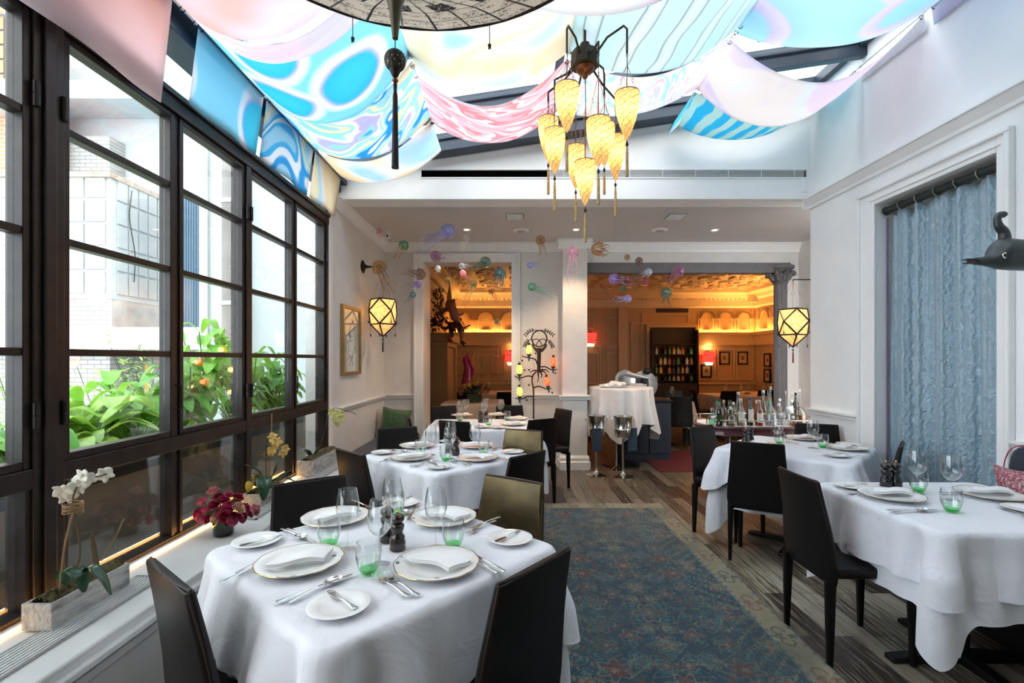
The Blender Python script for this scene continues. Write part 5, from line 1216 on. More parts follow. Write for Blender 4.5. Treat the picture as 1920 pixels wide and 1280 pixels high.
# ============================================================ parrot tree lamp
def parrots():
    Y=6.28; bx,_,_=P(1002,700,Y); t=thing('parrot_tree_lamp','black iron tree floor lamp with five glowing mosaic parrots beside the doorway','floor lamp',(bx,Y,0)); k=Y/F
    def q(cx,cy,dy=0):  # crop coordinates of the 940,580 close-up
        x=940+cx*.17186; y=580+cy*.17186; p=P(x,y,Y); return (p[0]-bx,dy,p[2])
    def tb(pts,r,nm,m=M['antique'],n=5):
        pp=crv([q(*p) for p in pts],n)
        N=len(pp); rr=[r[0]+(r[1]-r[0])*i/(N-1) for i in range(N)] if isinstance(r,tuple) else r
        return MB().tube(pp,rr,8).build(nm,m,t,smooth=60)
    tb([(352,1250),(352,950),(348,860),(335,780),(345,720),(378,680)],.0095,'stem')
    MB().lathe([(.001,0),(.17,0),(.17,.012),(.05,.03),(.012,.06),(.012,.10)],(q(352,0)[0],0,0),28).build('base',M['antique'],t)
    MB().tube([(q(352,0)[0],0,.05),q(352,1250)],.010,8).build('lower_pole',M['antique'],t)
    tb([(408,690),(410,600),(412,520),(410,450),(412,420)],(.022,.030),'trunk')
    # ring
    ring=[q(414+82*math.sin(a),318-88*math.cos(a)) for a in [2*PI*i/28 for i in range(29)]]; MB().tube(ring,.009,8).build('crown_ring',M['antique'],t,smooth=60)
    tb([(335,380),(360,420),(395,455)],(.012,.022),'trunk_fork'); tb([(493,380),(468,420),(430,455)],(.012,.022),'trunk_fork')
    tb([(333,345),(380,322),(425,350),(443,400)],.006,'knot_branch'); tb([(497,345),(450,322),(400,350),(378,400)],.006,'knot_branch')
    br=[[(414,228),(350,225),(300,240),(268,275)],[(414,228),(470,228),(520,245),(560,275)],[(332,320),(300,335),(270,365),(258,395)],[(495,320),(520,345),(545,375),(560,405)]]
    for p in br:
        tb(p,(.0055,.002),'leafy_branch')
        pp=crv([q(*a) for a in p],4); b=MB()
        for i in range(4,len(pp),2):
            for sgn in(1,-1):
                d=(pp[i]-pp[i-1]).normalized(); nrm=Vector((-d.z,0,d.x))*sgn; tip=pp[i]+d*.022+nrm*.028
                mid_=(pp[i]+tip)/2; w_=(tip-pp[i]).normalized().cross(Vector((0,1,0)))*.009
                b.add([pp[i],mid_+w_+Vector((0,.003,0)),tip,mid_-w_+Vector((0,-.003,0))],[(0,1,2,3)])
        b.build('leaves',M['antique'],t,solid=.002)
    for p in ([(395,600),(370,545),(320,530),(270,520),(222,508)],[(430,625),(480,625),(530,650),(575,660),(608,648)],[(345,735),(290,725),(220,745),(180,745),(140,720)],[(350,855),(400,838),(450,850),(500,870),(550,860)],[(352,950),(290,948),(240,970),(190,975),(150,965)]): tb(p,(.010,.006),'perch')
    for p in ([(395,670),(350,665),(310,690)],[(425,670),(470,680),(500,720)],[(400,690),(405,740),(395,800)],[(430,680),(440,720),(432,750)],[(430,655),(490,660),(520,690)]): tb(p,(.012,.003),'root')
    for x,y in((375,480),(228,560),(252,662),(303,660),(590,695),(302,825),(276,992),(555,908)):
        c=Vector(q(x,y)); MB().add([c+Vector((-.014,0,.008)),c+Vector((0,-.004,-.018)),c+Vector((.014,0,.008)),c+Vector((0,.003,.014))],[(0,1,2,3)]).build('ivy_leaf',M['antique'],t,solid=.002)
    tb([(345,530),(350,590),(368,640)],.002,'tendril')
    for (x,y),cn,ln in(((302,440),'y',0),((197,655),'y',0),((199,895),'y',0),((564,572),'r',0),((498,785),'r',.12)):
        col=(1,.62,.05) if cn=='y' else (1,.05,.02)
        nt=NT('mosaic_'+cn); vo=nt.n('ShaderNodeTexVoronoi',{'Vector':nt.tc(),'Scale':75}); m_=nt.math('GREATER_THAN',vo.outputs[0],.62)
        c2=nt.mix(nt.n('ShaderNodeSeparateColor',{0:vo.outputs[1]}).outputs[0],col,(1,.85,.15) if cn=='y' else (1,.12,.04))
        c3=nt.mix(m_,c2,(.08,.04,.01)); mm=nt.done(nt.princ(Base_Color=c3,Roughness=.2,Emission_Color=c3,Emission_Strength=1.5))
        c=Vector(q(x,y,-.03)); R_=Matrix.Translation(c)@Matrix.Rotation(-ln*1.5,4,'Y')
        body=MB().lathe([(.003,-.060),(.022,-.055),(.034,-.03),(.039,0),(.036,.03),(.026,.052),(.012,.062)],(0,0,0),20).xf(R_).build('parrot_body',mm,t,smooth=60)
        plight('parrot_glow',(bx+c.x,Y+c.y-.07,c.z),.35,(1,.6,.15) if cn=='y' else (1,.12,.05),.03)
        MB().ball((0,0,.072),.021,14,10).xf(R_).build('parrot_head',M['black'],body,smooth=60)
        MB().tube([(.014 if x<450 else -.012,-.012,.080),(.024 if x<450 else -.022,-.016,.076),(.022 if x<450 else -.020,-.016,.064)],[.008,.006,.002],8).xf(R_).build('beak',mat('pale_beak',(.45,.42,.38),.4),body)
        MB().lathe([(.001,-.085),(.020,-.082),(.028,-.07),(.026,-.055),(.01,-.05)],(0,0,0),14).xf(R_).build('feet_collar',M['antique'],body)
        MB().loft([[(a,.012+c_,z) for a,c_ in((-w_,-.004),(w_,-.004),(w_,.004),(-w_,.004))] for z,w_ in((-.06,.014),(-.11,.013),(-.15,.006))]).xf(R_).build('tail',mat('teal_tail',(.02,.09,.11),.4),body)
parrots()
# ============================================================ service station table
def station():
    cx,cy=1.475,6.57; h=1.06; r0=.42
    t=thing('service_table','tall round service table draped in white at the edge of the wide opening','table',(cx,cy,0))
    MB().lathe([(.001,h-.03),(r0-.015,h-.03),(r0-.015,h-.012),(.001,h-.012)],(0,0,0),40).build('round_top',M['black'],t)
    MB().lathe([(.04,.03),(.04,h-.03)],(0,0,0),14).build('pedestal',M['black'],t); MB().lathe([(.001,0),(.26,0),(.25,.02),(.05,.04)],(0,0,0),28).build('base',M['black'],t)
    n=160; rings=[]
    for s in(.001,.5,.95): rings.append([(r0*s*math.cos(2*PI*k/n),r0*s*math.sin(2*PI*k/n),h) for k in range(n)])
    V=18
    for j in range(V+1):
        v=j/V; r=[]
        for k in range(n):
            a=2*PI*k/n; sq=abs(math.cos(2*(a+.22))) ; drop=.46+.34*max(0,sq-.2)**1.7
            wv=math.sin(a*13+.6)+.5*math.sin(a*21+1)
            rr=r0+.004+v*(.05+.055*wv+.03*math.sin(a*8)); 
            r.append((rr*math.cos(a),rr*math.sin(a),h-.003-drop*v))
        rings.append(r)
    o=MB().loft(rings,cap=False).build('tablecloth',M['cloth_warm'],smooth=180); o.location=(cx,cy,.002); tag(o,'white tablecloth draped to points over the tall round service table','tablecloth')
    # napkins on oval platter
    p=thing('oval_platter','white oval platter of napkins on the service table','platter',(cx-.13,cy-.18,h+.004))
    MB().lathe([(.001,.004),(.13,.004),(.19,.016),(.195,.014),(.14,0),(.001,0)],(0,0,0),36,1,.6).build('platter_body',M['china'],p)
    for i,(dx,dy,rz,lab) in enumerate(((-.08,0,.3,'left'),(.0,-.02,-.2,'front'),(.07,.01,.5,'right'),(0,.03,1.2,'back'))):
        q_=thing('napkin','folded white napkin, %s one of the heap on the service platter'%lab,'napkin',(cx-.13+dx,cy-.18+dy,h+.010+i*.012),rz,'napkins on the service table')
        b=MB(); rings=[]
        for a in range(13):
            u=a/12-.5; rings.append([(u*.19,.045*math.cos(w_)+.012*math.sin(u*9+i),.018+.018*math.sin(w_)*(1.2-abs(u))+.008*math.sin(u*12+w_*2)) for w_ in [2*PI*c/12 for c in range(12)]])
        b.loft(rings).build('folded_cloth',M['nap'],q_,smooth=60); 
        MB().tube([(-.09,.0,.034),(0,.012,.040),(.09,.0,.034)],.004,6).build('rolled_edge',M['nap'],q_)
    # slicer
    s=thing('meat_slicer','brushed steel meat slicer with round blade guard on the dark stand behind the service table','slicer',(1.82,7.02,.862),.05)
    g=mat('slicer_aluminium',(.45,.46,.48),.38,.65); gw=M['alu']
    t2=NT('ribbed_steel'); ww=t2.n('ShaderNodeTexWave',{'Vector':t2.tc(),'Scale':18},bands_direction='Z').outputs[1]; rib=t2.done(t2.princ(Base_Color=t2.ramp(ww,[(.2,(.20,.21,.22)),(.5,(.55,.56,.58))]),Roughness=.3,Metallic=.7,Normal=t2.bump(ww,.5,.005)))
    def disc(nm,c,r,d,m,n=40,par=s): return MB().lathe([(.001,-d/2),(r*.97,-d/2),(r,-d*.25),(r,d*.25),(r*.97,d/2),(.001,d/2)],(0,0,0),n).xf(Matrix.Translation(c)@Matrix.Rotation(PI/2,4,'X')).build(nm,m,par,smooth=40)
    disc('ribbed_plate',(.10,.02,.20),.205,.02,rib); disc('blade_housing',(-.18,.03,.27),.15,.05,g); disc('blade',(-.15,-.01,.24),.15,.008,M['steel'])
    MB().loft([[(x,y,z) for y,z in rrect(.10,zz,.02,3)] for x,zz in((-.20,.05),(.12,.05))]).xf(Matrix.Translation((0,-.06,.33))@Matrix.Rotation(.25,4,'Y')).build('carriage_arm',g,s,smooth=40)
    MB().loft([[(-.02+x,-.05+y,z) for x,y in rrect(.30,.16,.03,3)] for z in(.02,.20,.23)]).build('gear_body',g,s,bevel=.01)
    MB().loft([[(.08+x*k_,-.09+y,z) for x,y in rrect(.11,.08,.015,3)] for z,k_ in((.0,1),(.28,.8),(.30,.75))]).build('black_grip_block',M['black'],s,bevel=.006)
    MB().ball((.14,-.02,.40),.06,16,10,(1,.6,.8)).build('top_knob',M['black'],s)
    MB().tube([(-.14,-.06,.37),(-.14,-.10,.38)],.018,10).build('control_knob',M['steel'],s)
    for a in(-.15,.12): MB().lathe([(.015,0),(.018,.03)],(a,0,0),12).build('foot',M['black'],s)
station()
# ============================================================ champagne bucket stands
def bucket(label,px,py,Y,napx):
    t=thing('champagne_stand',label,'champagne bucket stand',((px-CX)*Y/F,Y,0),0,'champagne bucket stands')
    MB().lathe([(.001,0),(.125,0),(.125,.008),(.07,.022),(.03,.04),(.014,.07),(.012,.10),(.012,.47),(.02,.485)],(0,0,0),28).build('pole_base',M['steel'],t,smooth=50)
    MB().lathe([(.001,.485),(.085,.485),(.098,.50),(.102,.58),(.108,.585),(.103,.592),(.110,.72),(.122,.735),(.122,.742),(.108,.738),(.098,.60),(.090,.51),(.001,.50)],(0,0,0),36,cap=False).build('bucket',M['steel'],t,smooth=40)
    for s_ in(-1,1):
        MB().tube([(s_*(.115+.018*math.cos(a)),0,.70+.022*math.sin(a)) for a in [2*PI*i/14 for i in range(15)]],.005,6,cap=False).build('ring_handle',M['steel'],t)
    n=thing('napkin','dark blue napkin hanging from the %s champagne bucket'%('left' if napx<0 else 'right'),'napkin',(t.location.x+napx,Y-.125 if napx<.05 else Y-.03,.52),0,'dark napkins on the buckets')
    MB().loft([[(x,y+.006*math.sin(x*40),z) for x,y in rrect(.115,.016,.007,3)] for z in(.08,.02,-.06,-.15,-.20)]).build('folded_cloth',mat('blue_napkin',(.035,.055,.085),.85),n,bevel=.002)
    MB().bb(-.058,.058,-.011,-.008,-.195,-.188).build('hem',M['navy'],n)
bucket('polished champagne bucket stand nearest the pillar',1118,888,5.98,-.015)
bucket('polished champagne bucket stand in front of the draped service table',1168,893,5.9,.11)
t=thing('champagne_stand','low polished stand foot showing under the service tablecloth','champagne bucket stand',(1.36,6.3,0),0,'champagne bucket stands')
MB().lathe([(.001,0),(.10,0),(.10,.008),(.05,.02),(.014,.05),(.012,.09),(.012,.5)],(0,0,0),24).build('pole_base',M['steel'],t); MB().lathe([(.02,.5),(.08,.51),(.08,.53)],(0,0,0),20).build('bucket',M['steel'],t)
# ============================================================ bar cart
def cart():
    m=mat('burgundy_lacquer',(.075,.016,.024),.28,coat=.4); x0,x1=2.02,3.30; yc=5.32; ry=.36; h=.735
    cx=(x0+x1)/2; L=(x1-x0)/2
    def oval(sc,z,ex=0): 
        return [(cx+math.copysign((L-.32),math.cos(a))*min(1,abs(math.cos(a))*3)+(.32*sc+ex)*math.cos(a),yc+(ry*sc+ex)*math.sin(a),z) for a in [2*PI*i/60 for i in range(60)]]
    t=thing('bar_cart','burgundy oval bar cart with a chrome rail and many bottles','cart',(0,0,0))
    MB().loft([oval(.93,h-.10),oval(.97,h-.095),oval(.95,h-.08),oval(.95,h-.035),oval(1,h-.03),oval(1.02,h-.015),oval(1.0,h)]).build('oval_top',m,t,smooth=40)
    MB().tube([Vector(p) for p in oval(.97,h+.065)]+[Vector(oval(.97,h+.065)[0])],.005,8,cap=False).build('gallery_rail',M['steel'],t)
    ov=oval(.97,h)
    for i in range(0,60,5):
        MB().lathe([(.009,0),(.009,.008),(.006,.012),(.006,.06),(.009,.065),(.009,.072),(.001,.076)],ov[i],12).build('rail_post',M['steel'],t)
    MB().loft([oval(.90,.18),oval(.92,.20),oval(.90,.22)]).build('lower_shelf',m,t,smooth=40)
    for a,c in((x0+.25,yc-.22),(x1-.25,yc-.22),(x0+.25,yc+.22),(x1-.25,yc+.22)):
        MB().lathe([(.03,.07),(.035,.10),(.03,.14),(.038,.2),(.03,.26),(.032,h-.1)],(a,c,0),18).build('leg',m,t); MB().lathe([(.001,0),(.03,.01),(.035,.035),(.03,.06),(.001,.07)],(a,c,0),14,.5,1).build('caster',M['black'],t)
    c=MB().loft([oval(.90,h+.001),oval(.90,h+.005)]).build('tray_cloth',M['nap'],smooth=30); tag(c,'white oval cloth lining the top of the bar cart','cloth'); 
    def bottle(label,cxp,hh,r,col,Y,shape='wine',lab=None,cap=None,liquid=None,cat='bottle',tagcard=False):
        # cxp = px centre x, hh height m
        X=(cxp-CX)*Y/F; t=thing('bottle',label,cat,(X,Y,h+.006),0,'bottles on the bar cart')
        g=glass('bottle_glass',tuple(k*.93 for k in col),2.2,.85,tuple(k*.4 for k in col))
        if shape=='wine': pr=[(.001,0),(r*.95,0),(r,.01),(r,hh*.58),(r*.8,hh*.66),(r*.42,hh*.72),(r*.36,hh*.95),(r*.42,hh*.955),(r*.42,hh)]
        elif shape=='squat': pr=[(.001,0),(r,0),(r*1.05,.02),(r*1.05,hh*.45),(r*.9,hh*.55),(r*.35,hh*.65),(r*.3,hh*.92),(r*.4,hh)]
        elif shape=='cone': pr=[(.001,0),(r,0),(r,.02),(r*.75,hh*.35),(r*.3,hh*.62),(r*.22,hh*.8),(r*.25,hh)]
        elif shape=='curved': pr=[(.001,0),(r*1.1,0),(r*1.1,hh*.08),(r*.75,hh*.25),(r*.95,hh*.42),(r*.85,hh*.6),(r*.36,hh*.72),(r*.34,hh)]
        elif shape=='tall': pr=[(.001,0),(r,0),(r*1.0,.03),(r*.95,hh*.35),(r*.5,hh*.47),(r*.14,hh*.52),(r*.12,hh)]
        MB().lathe(pr,(0,0,0),24,cap=False).build('bottle_glass',g,t,smooth=50)
        if liquid:
            lv={'wine':.45,'squat':.35,'cone':.2,'tall':.28,'curved':.4}[shape]*hh
            MB().lathe([(.001,.003),(r*.93,.004),(r*.93,min(lv,hh*.3)),(r*.90,lv),(.001,lv)],(0,0,0),20).build('liquid',mat('liquor',liquid,.1,coat=.5),t,smooth=40)
        if lab:
            n=10; MB().loft([[((r*1.02)*math.sin(a),-(r*1.02)*math.cos(a),z) for a in [(-.9+1.8*i/n) for i in range(n+1)]] for z in(hh*.14,hh*lab)],cap=False,close=False).build('paper_label',mat('bottle_label',(.70,.66,.58),.7,var=.15,vscale=60),t)
        rr=[p[0] for p in pr][-1]
        cc={'cork':(.45,.32,.20),'black':(.01,.01,.012),'white':(.7,.7,.68),'blue':(.03,.05,.14),'green':(.02,.3,.12)}[cap or 'cork']
        rr=min(rr,.0145); MB().lathe([(rr*1.05,hh-.022),(rr*1.08,hh),(rr*1.0,hh+.006),(.001,hh+.007)],(0,0,0),14).build('cap',mat('bottle_cap',cc,.5),t)
        if tagcard:
            MB().add([(-.03,-r-.01,hh*.55),(.035,-r-.025,hh*.60),(.045,-r-.02,hh*.38),(-.02,-r-.008,hh*.33)],[(0,1,2,3)]).build('paper_tag',M['nap'],t,solid=.0008)
            MB().tube([(0,-rr,hh*.8),(.01,-r-.015,hh*.58)],.0008,4).build('tag_string',M['nap'],t)
        return t
    B=bottle
    B('small pale green bottle at the left end of the bar cart',1335,.17,.035,(.45,.85,.70),5.15,'squat',cap='cork',tagcard=True)
    B('green capped bottle behind the curved wine bottle on the cart',1344,.23,.030,(.2,.6,.4),5.30,'wine',lab=.4,cap='green')
    B('dark olive wine bottle with a curved waist on the cart',1349.5,.27,.036,(.08,.14,.03),5.06,'curved',cap='black',liquid=(.02,.04,.01))
    B('clear bottle with a round cork stopper behind the curved one',1357,.24,.032,(.75,.70,.6),5.30,'wine',cap='cork',liquid=(.25,.12,.03))
    B('squat square shouldered bottle of yellow liqueur on the cart',1370,.19,.047,(.80,.82,.75),5.05,'squat',lab=.3,cap='white',liquid=(.22,.16,.02))
    B('black capped squat bottle behind the yellow liqueur',1368,.24,.045,(.6,.5,.4),5.3,'wine',cap='black',liquid=(.10,.04,.01))
    B('white capped small bottle left of the tall labelled one',1375,.22,.03,(.8,.8,.8),5.28,'wine',cap='white')
    B('clear bottle with a large white label, third from the left in front',1388.5,.275,.042,(.85,.86,.82),5.05,'wine',lab=.55,cap='white',liquid=(.40,.33,.16))
    B('dark blue wine bottle with a narrow white label on the cart',1406,.29,.034,(.02,.04,.09),5.05,'wine',lab=.60,cap='blue',liquid=(.008,.012,.03))
    B('amber bottle with a white label in the middle of the cart',1423,.26,.042,(.80,.35,.12),5.05,'wine',lab=.5,cap='white',liquid=(.40,.13,.03))
    B('second amber bottle just behind the labelled amber one',1419,.24,.03,(.85,.45,.2),5.25,'wine',cap='white',liquid=(.35,.10,.02))
    B('tall thin necked clear decanter left, behind the labelled bottles',1384,.32,.07,(.8,.82,.82),5.42,'cone',cap='white')
    B('clear conical decanter behind the amber bottle',1431,.34,.07,(.85,.87,.87),5.42,'cone',cap='white')
    B('round clear decanter with a tall straight neck in front',1445,.40,.058,(.9,.92,.93),5.06,'tall',cap='white',liquid=(.55,.57,.58))
    B('black capped tall clear bottle behind the tall neck decanter',1441,.38,.035,(.8,.85,.85),5.40,'wine',cap='black')
    B('green capped small bottle behind the round decanter',1442,.24,.03,(.5,.8,.5),5.30,'wine',cap='green')
    B('small clear decanter hung with a cream paper tag',1460,.22,.04,(.85,.88,.9),5.15,'squat',cap='white',tagcard=True)
    B('clear decanter with second tall neck and paper tags',1473,.35,.052,(.88,.9,.92),5.12,'tall',cap='white',tagcard=True)
    B('small clear bottle with a glass stopper at the back right of the cart',1462,.25,.03,(.85,.9,.92),5.38,'wine',cap='white')
    B('pale blue green bottle at the back right of the cart',1484,.24,.032,(.6,.8,.8),5.38,'wine',cap='white')
    B('large round decanter of brown spirit at the right end of the cart',1499,.37,.075,(.85,.85,.82),5.15,'tall',cap='white',liquid=(.22,.08,.02),tagcard=False)
    B('dark bottle behind the right decanters on the cart',1492,.31,.033,(.05,.05,.05),5.45,'wine',cap='black')
    B('small pink liqueur bottle before the tagged decanters',1487,.10,.032,(.85,.6,.55),5.02,'squat',cap='white',liquid=(.6,.3,.25))
cart()
# ============================================================ ledge flowers
def weathered():
    t=NT('whitewashed_wood'); c=t.tc(); n=t.noise(t.map(c,(30,3,14)),3,5,.65); return t.done(t.princ(Base_Color=t.ramp(n,[(.3,(.18,.18,.17)),(.48,(.42,.42,.40)),(.7,(.62,.62,.60))]),Roughness=.7,Normal=t.bump(n,.4,.004)))
M['wwood']=weathered(); M['moss']=mat('dry_moss',(.10,.085,.035),.95,var=.7,vscale=60,bump=1,bscale=90); M['leaf']=mat('orchid_leaf',(.012,.055,.022),.3,var=.3,vscale=10,coat=.2)
M['leaf_y']=mat('yellow_leaf',(.45,.33,.02),.5,var=.2); M['stem']=mat('orchid_stem',(.10,.07,.03),.6); M['stick']=mat('bamboo_stick',(.30,.18,.09),.6); M['petalw']=mat('white_petal',(.85,.83,.72),.6); M['petaly']=mat('yellow_petal',(.75,.52,.16),.6,var=.3,vscale=50)
def leaf_mesh(b,pts,w,fold=.25,n=10):
    pp=crv(pts,n); N=len(pp); rings=[]
    for i,p in enumerate(pp):
        f=i/(N-1); ww=w*max(.03,math.sin(PI*min(1,f*.92+.06))**.7); d=(pp[min(i+1,N-1)]-pp[max(i-1,0)]).normalized()
        s=d.cross(Vector((0,0,1))); s=s.normalized() if s.length>1e-3 else Vector((1,0,0)); up=s.cross(d)
        rings.append([p-s*ww+up*ww*fold,p-s*ww*.5+up*ww*fold*.35,p,p+s*ww*.5+up*ww*fold*.35,p+s*ww+up*ww*fold])
    b.loft(rings,cap=False,close=False)
def orchid_flower(b,c,r,facing,seed=0):
    fq=Vector(facing).normalized().to_track_quat('Z','Y').to_matrix()
    for k in range(5):
        a=2*PI*k/5+seed; w=.55 if k in(1,4) else .36; g=[]
        for i in range(5):
            for j in range(-2,3):
                f=i/4; rr=r*f; ww=r*w*math.sin(PI*min(.97,f*.8+.12)); x=rr; y=ww*j/2; z=.25*r*(f*f)+(-.1*r*(j/2)**2)
                p=Vector((x*math.cos(a)-y*math.sin(a),x*math.sin(a)+y*math.cos(a),z)); g.append(Vector(c)+fq@p)
        b.add(g,[(i*5+j,i*5+j+1,(i+1)*5+j+1,(i+1)*5+j) for i in range(4) for j in range(4)])
def planter(label,c,w,l,h,rz=0):
    t=thing('orchid_planter',label,'planter',c,rz,'whitewashed planters on the ledge')
    b=MB()
    e=.010
    b.bb(-w/2,w/2,-l/2,-l/2+e,0,h); b.bb(-w/2,w/2,l/2-e,l/2,0,h); b.bb(-w/2+.0006,-w/2+e,-l/2+e,l/2-e,0,h-.0005); b.bb(w/2-e,w/2-.0006,-l/2+e,l/2-e,0,h-.0005); b.bb(-w/2+e,w/2-e,-l/2+e,l/2-e,0.001,e)
    b.build('wooden_box',M['wwood'],t)
    g=[];n=12;m_=24
    rg=random.Random(4)
    for i in range(n+1):
        for j in range(m_+1): g.append((-w/2+e+(w-2*e)*i/n,-l/2+e+(l-2*e)*j/m_,h-.012+.018*rg.random()+.015*math.sin(i*PI/n)))
    MB().add(g,[(i*(m_+1)+j,(i+1)*(m_+1)+j,(i+1)*(m_+1)+j+1,i*(m_+1)+j+1) for i in range(n) for j in range(m_)]).build('moss_fill',M['moss'],t,smooth=180)
    return t
def T(b,o): b.v=[tuple(Vector(p)-Vector(o)) for p in b.v]; return b
zs=.528
# near planter: front corner measured
pc=Vector((-1.583,1.775,zs)); pl=planter('long whitewashed planter box of moss nearest the camera on the ledge',pc,.10,.33,.088,0)
def wp(x,y,Y): return Vector(P(x,y,Y))
o=thing('orchid_plant','white orchid on a bent stake in the nearest ledge planter','orchid',pc+Vector((0,0,.08)))
O=o.location
b=MB(); 
p0=wp(112,1102,1.67)
stk=crv([p0,wp(122,1020,1.67),wp(140,950,1.69)],5); T(MB().tube(stk,.0035,6),O).build('stake',M['stick'],o)
T(MB().tube(crv([p0+Vector((.01,.02,0)),wp(150,1040,1.69),wp(140,960,1.69),wp(137,935,1.69),wp(145,912,1.70),wp(165,895,1.73),wp(185,893,1.77),wp(200,888,1.79)],5),.003,6),O).build('flower_stem',M['stem'],o)
b=MB(); rg=random.Random(2)
cc=wp(137,953,1.615)
for k in range(14):
    a=rg.random()*6; b.tube([cc+Vector((.027*math.cos(a+q*.5),.027*math.sin(a+q*.5),(k/14-.5)*.035+rg.random()*.008)) for q in range(9)],.0018,4)
T(b,O).build('raffia_tie',M['stick'],o)
for x,y,Y,r,fc in((118,920,1.67,.032,(.2,-.6,-.3)),(127,930,1.69,.030,(.6,-.6,-.2)),(146,912,1.70,.030,(.3,-.8,-.2)),(153,895,1.71,.032,(-.1,-.8,.2)),(163,898,1.72,.028,(.6,-.6,-.1)),(197,889,1.79,.030,(.5,-.7,0))):
    b=MB(); orchid_flower(b,wp(x,y,Y),r,fc,x); T(b,O).build('blossom',M['petalw'],o,smooth=180,solid=.0012)
for pts,w in(([wp(125,1095,1.67),wp(135,1070,1.65),wp(150,1080,1.63),wp(158,1110,1.62)],.028),([wp(150,1085,1.67),wp(170,1062,1.65),wp(190,1080,1.63),wp(208,1115,1.62)],.016),([wp(125,1095,1.67),wp(120,1075,1.73),wp(140,1060,1.79)],.022)):
    b=MB(); leaf_mesh(b,pts,w); T(b,O).build('leaf',M['leaf'],o,smooth=180,solid=.0015)
T(MB().tube(crv([wp(182,1062,1.77),wp(175,1020,1.77),wp(172,1003,1.77)],4),[.008]*5+[.007]*4,6),O).build('cut_cane',M['stem'],o)
T(MB().tube(crv([wp(190,1050,1.83),wp(215,1010,1.83),wp(232,973,1.83)],4),.003,6),O).build('bare_twig',M['stick'],o)
# rose vase
def rose_arrangement():
    c=Vector((*L2(419,1000,.528),.528)); t=thing('rose_vase','low green glass vase of pink and crimson roses on the ledge','flower arrangement',c)
    MB().lathe([(.001,0),(.048,0),(.051,.004),(.051,.072),(.049,.072),(.048,.006),(.001,.006)],(0,0,0),32,cap=False).build('vase',glass('dark_green_vase',(.10,.30,.12),1.4,.5,(.02,.1,.03)),t,smooth=50)
    MB().lathe([(.001,.004),(.046,.005),(.046,.068),(.001,.068)],(0,0,0),28).build('wrapped_leaves',mat('vase_leaf',(.02,.10,.035),.5,var=.5,vscale=18),t)
    cols=[mat('rose_crimson',(.36,.012,.06),.6,var=.6,vscale=60),mat('rose_pink',(.62,.12,.24),.6,var=.6,vscale=50),mat('rose_cream',(.60,.36,.24),.6,var=.35,vscale=40),mat('rose_blush',(.72,.30,.36),.6,var=.4,vscale=40)]
    Y=c.y; R=[(388,973,0,-.02),(405,968,2,-.05),(400,945,0,-.04),(385,955,1,-.0),(418,935,0,-.02),(430,948,0,-.05),(440,968,0,-.03),(449,950,2,-.03),(399,918,3,0),(378,938,1,.03),(371,962,0,.03),(455,968,1,.0),(462,950,0,.03),(470,958,1,.03),(481,955,3,.02),(430,925,1,.03),(412,960,1,-.04),(424,968,0,-.05),(375,972,1,.0),(448,930,0,.05),(410,930,0,.03),(437,975,1,-.045)]
    for i,(x,y,k,dy) in enumerate(R):
        p=Vector(P(x,y,Y+dy))-c; d=(p-Vector((0,0,.05))).normalized(); q=d.to_track_quat('Z','Y').to_matrix().to_4x4(); b=MB(); rr=.030 if i%3 else .026
        b.lathe([(rr*.05,-rr*.6),(rr*.45,-rr*.5),(rr*.62,-rr*.2),(rr*.5,rr*.1),(rr*.2,rr*.25),(rr*.02,rr*.2)],(0,0,0),12)
        for l in range(5):
            n_=(3,4,5,5,6)[l]; rad0=rr*(.22,.42,.62,.82,1.0)[l]; top=rr*(.55,.50,.38,.20,-.02)[l]
            for s in range(n_):
                a0=2*PI*s/n_+l*.8; g=[]; nu,nv=7,5; wd=2*PI/n_*.72
                for u in range(nu):
                    for v in range(nv):
                        f=v/(nv-1); uu=u/(nu-1)*2-1; a=a0+uu*wd*(1-.35*f*f)
                        rad=rad0*(.45+.55*math.sin(f*PI/2))+ (rr*.16*max(0,f-.7)/.3)*(1 if l>0 else .2)+.02*rr*uu
                        z=-rr*.7+(top+rr*.7)*f-(.14*rr*max(0,f-.75)/.25 if l>1 else 0)-.10*rr*uu*uu*f
                        g.append((rad*math.cos(a),rad*math.sin(a),z))
                b.add(g,[(u*nv+v,(u+1)*nv+v,(u+1)*nv+v+1,u*nv+v+1) for u in range(nu-1) for v in range(nv-1)])
        b.xf(Matrix.Translation(p)@q).build('rose',cols[k],t,smooth=180)
        MB().tube([(p.x*.25,p.y*.25,.06),p*.6+Vector((0,0,.02)),p-d*.02],.002,5).build('rose_stem',M['leaf'],t)
rose_arrangement()
# second planter with yellow orchid
c2=Vector((-1.60,3.12,zs)); planter('short pale planter under the yellow orchid beside the near back chair',c2,.12,.30,.075)
o=thing('orchid_plant','yellow orchid with broad dark leaves beside the near back chair','orchid',c2+Vector((0,0,.06))); O=o.location; Y=3.10
T(MB().tube(crv([wp(499,905,Y),wp(499,870,Y),wp(498,840,Y),wp(502,825,Y),wp(510,815,Y),wp(523,822,Y),wp(532,840,Y)],5),.003,6),O).build('flower_stem',M['stem'],o)
T(MB().tube([wp(503,905,Y+.02),wp(509,815,Y+.02),wp(510,775,Y+.02)],.003,6),O).build('stake',M['stick'],o)
for x,y,dy,r,fc in((512,820,-.02,.034,(.3,-1,.1)),(520,828,-.03,.034,(.4,-1,0)),(510,845,-.02,.032,(.0,-1,-.1)),(534,842,0,.032,(.7,-.7,0)),(517,836,0,.028,(-.3,-1,0)),(530,850,-.02,.028,(.3,-1,-.3)),(505,848,.0,.026,(-.5,-1,0))):
    b=MB(); orchid_flower(b,wp(x,y,Y+dy),r,fc,x); T(b,O).build('blossom',M['petaly'],o,smooth=180,solid=.0012)
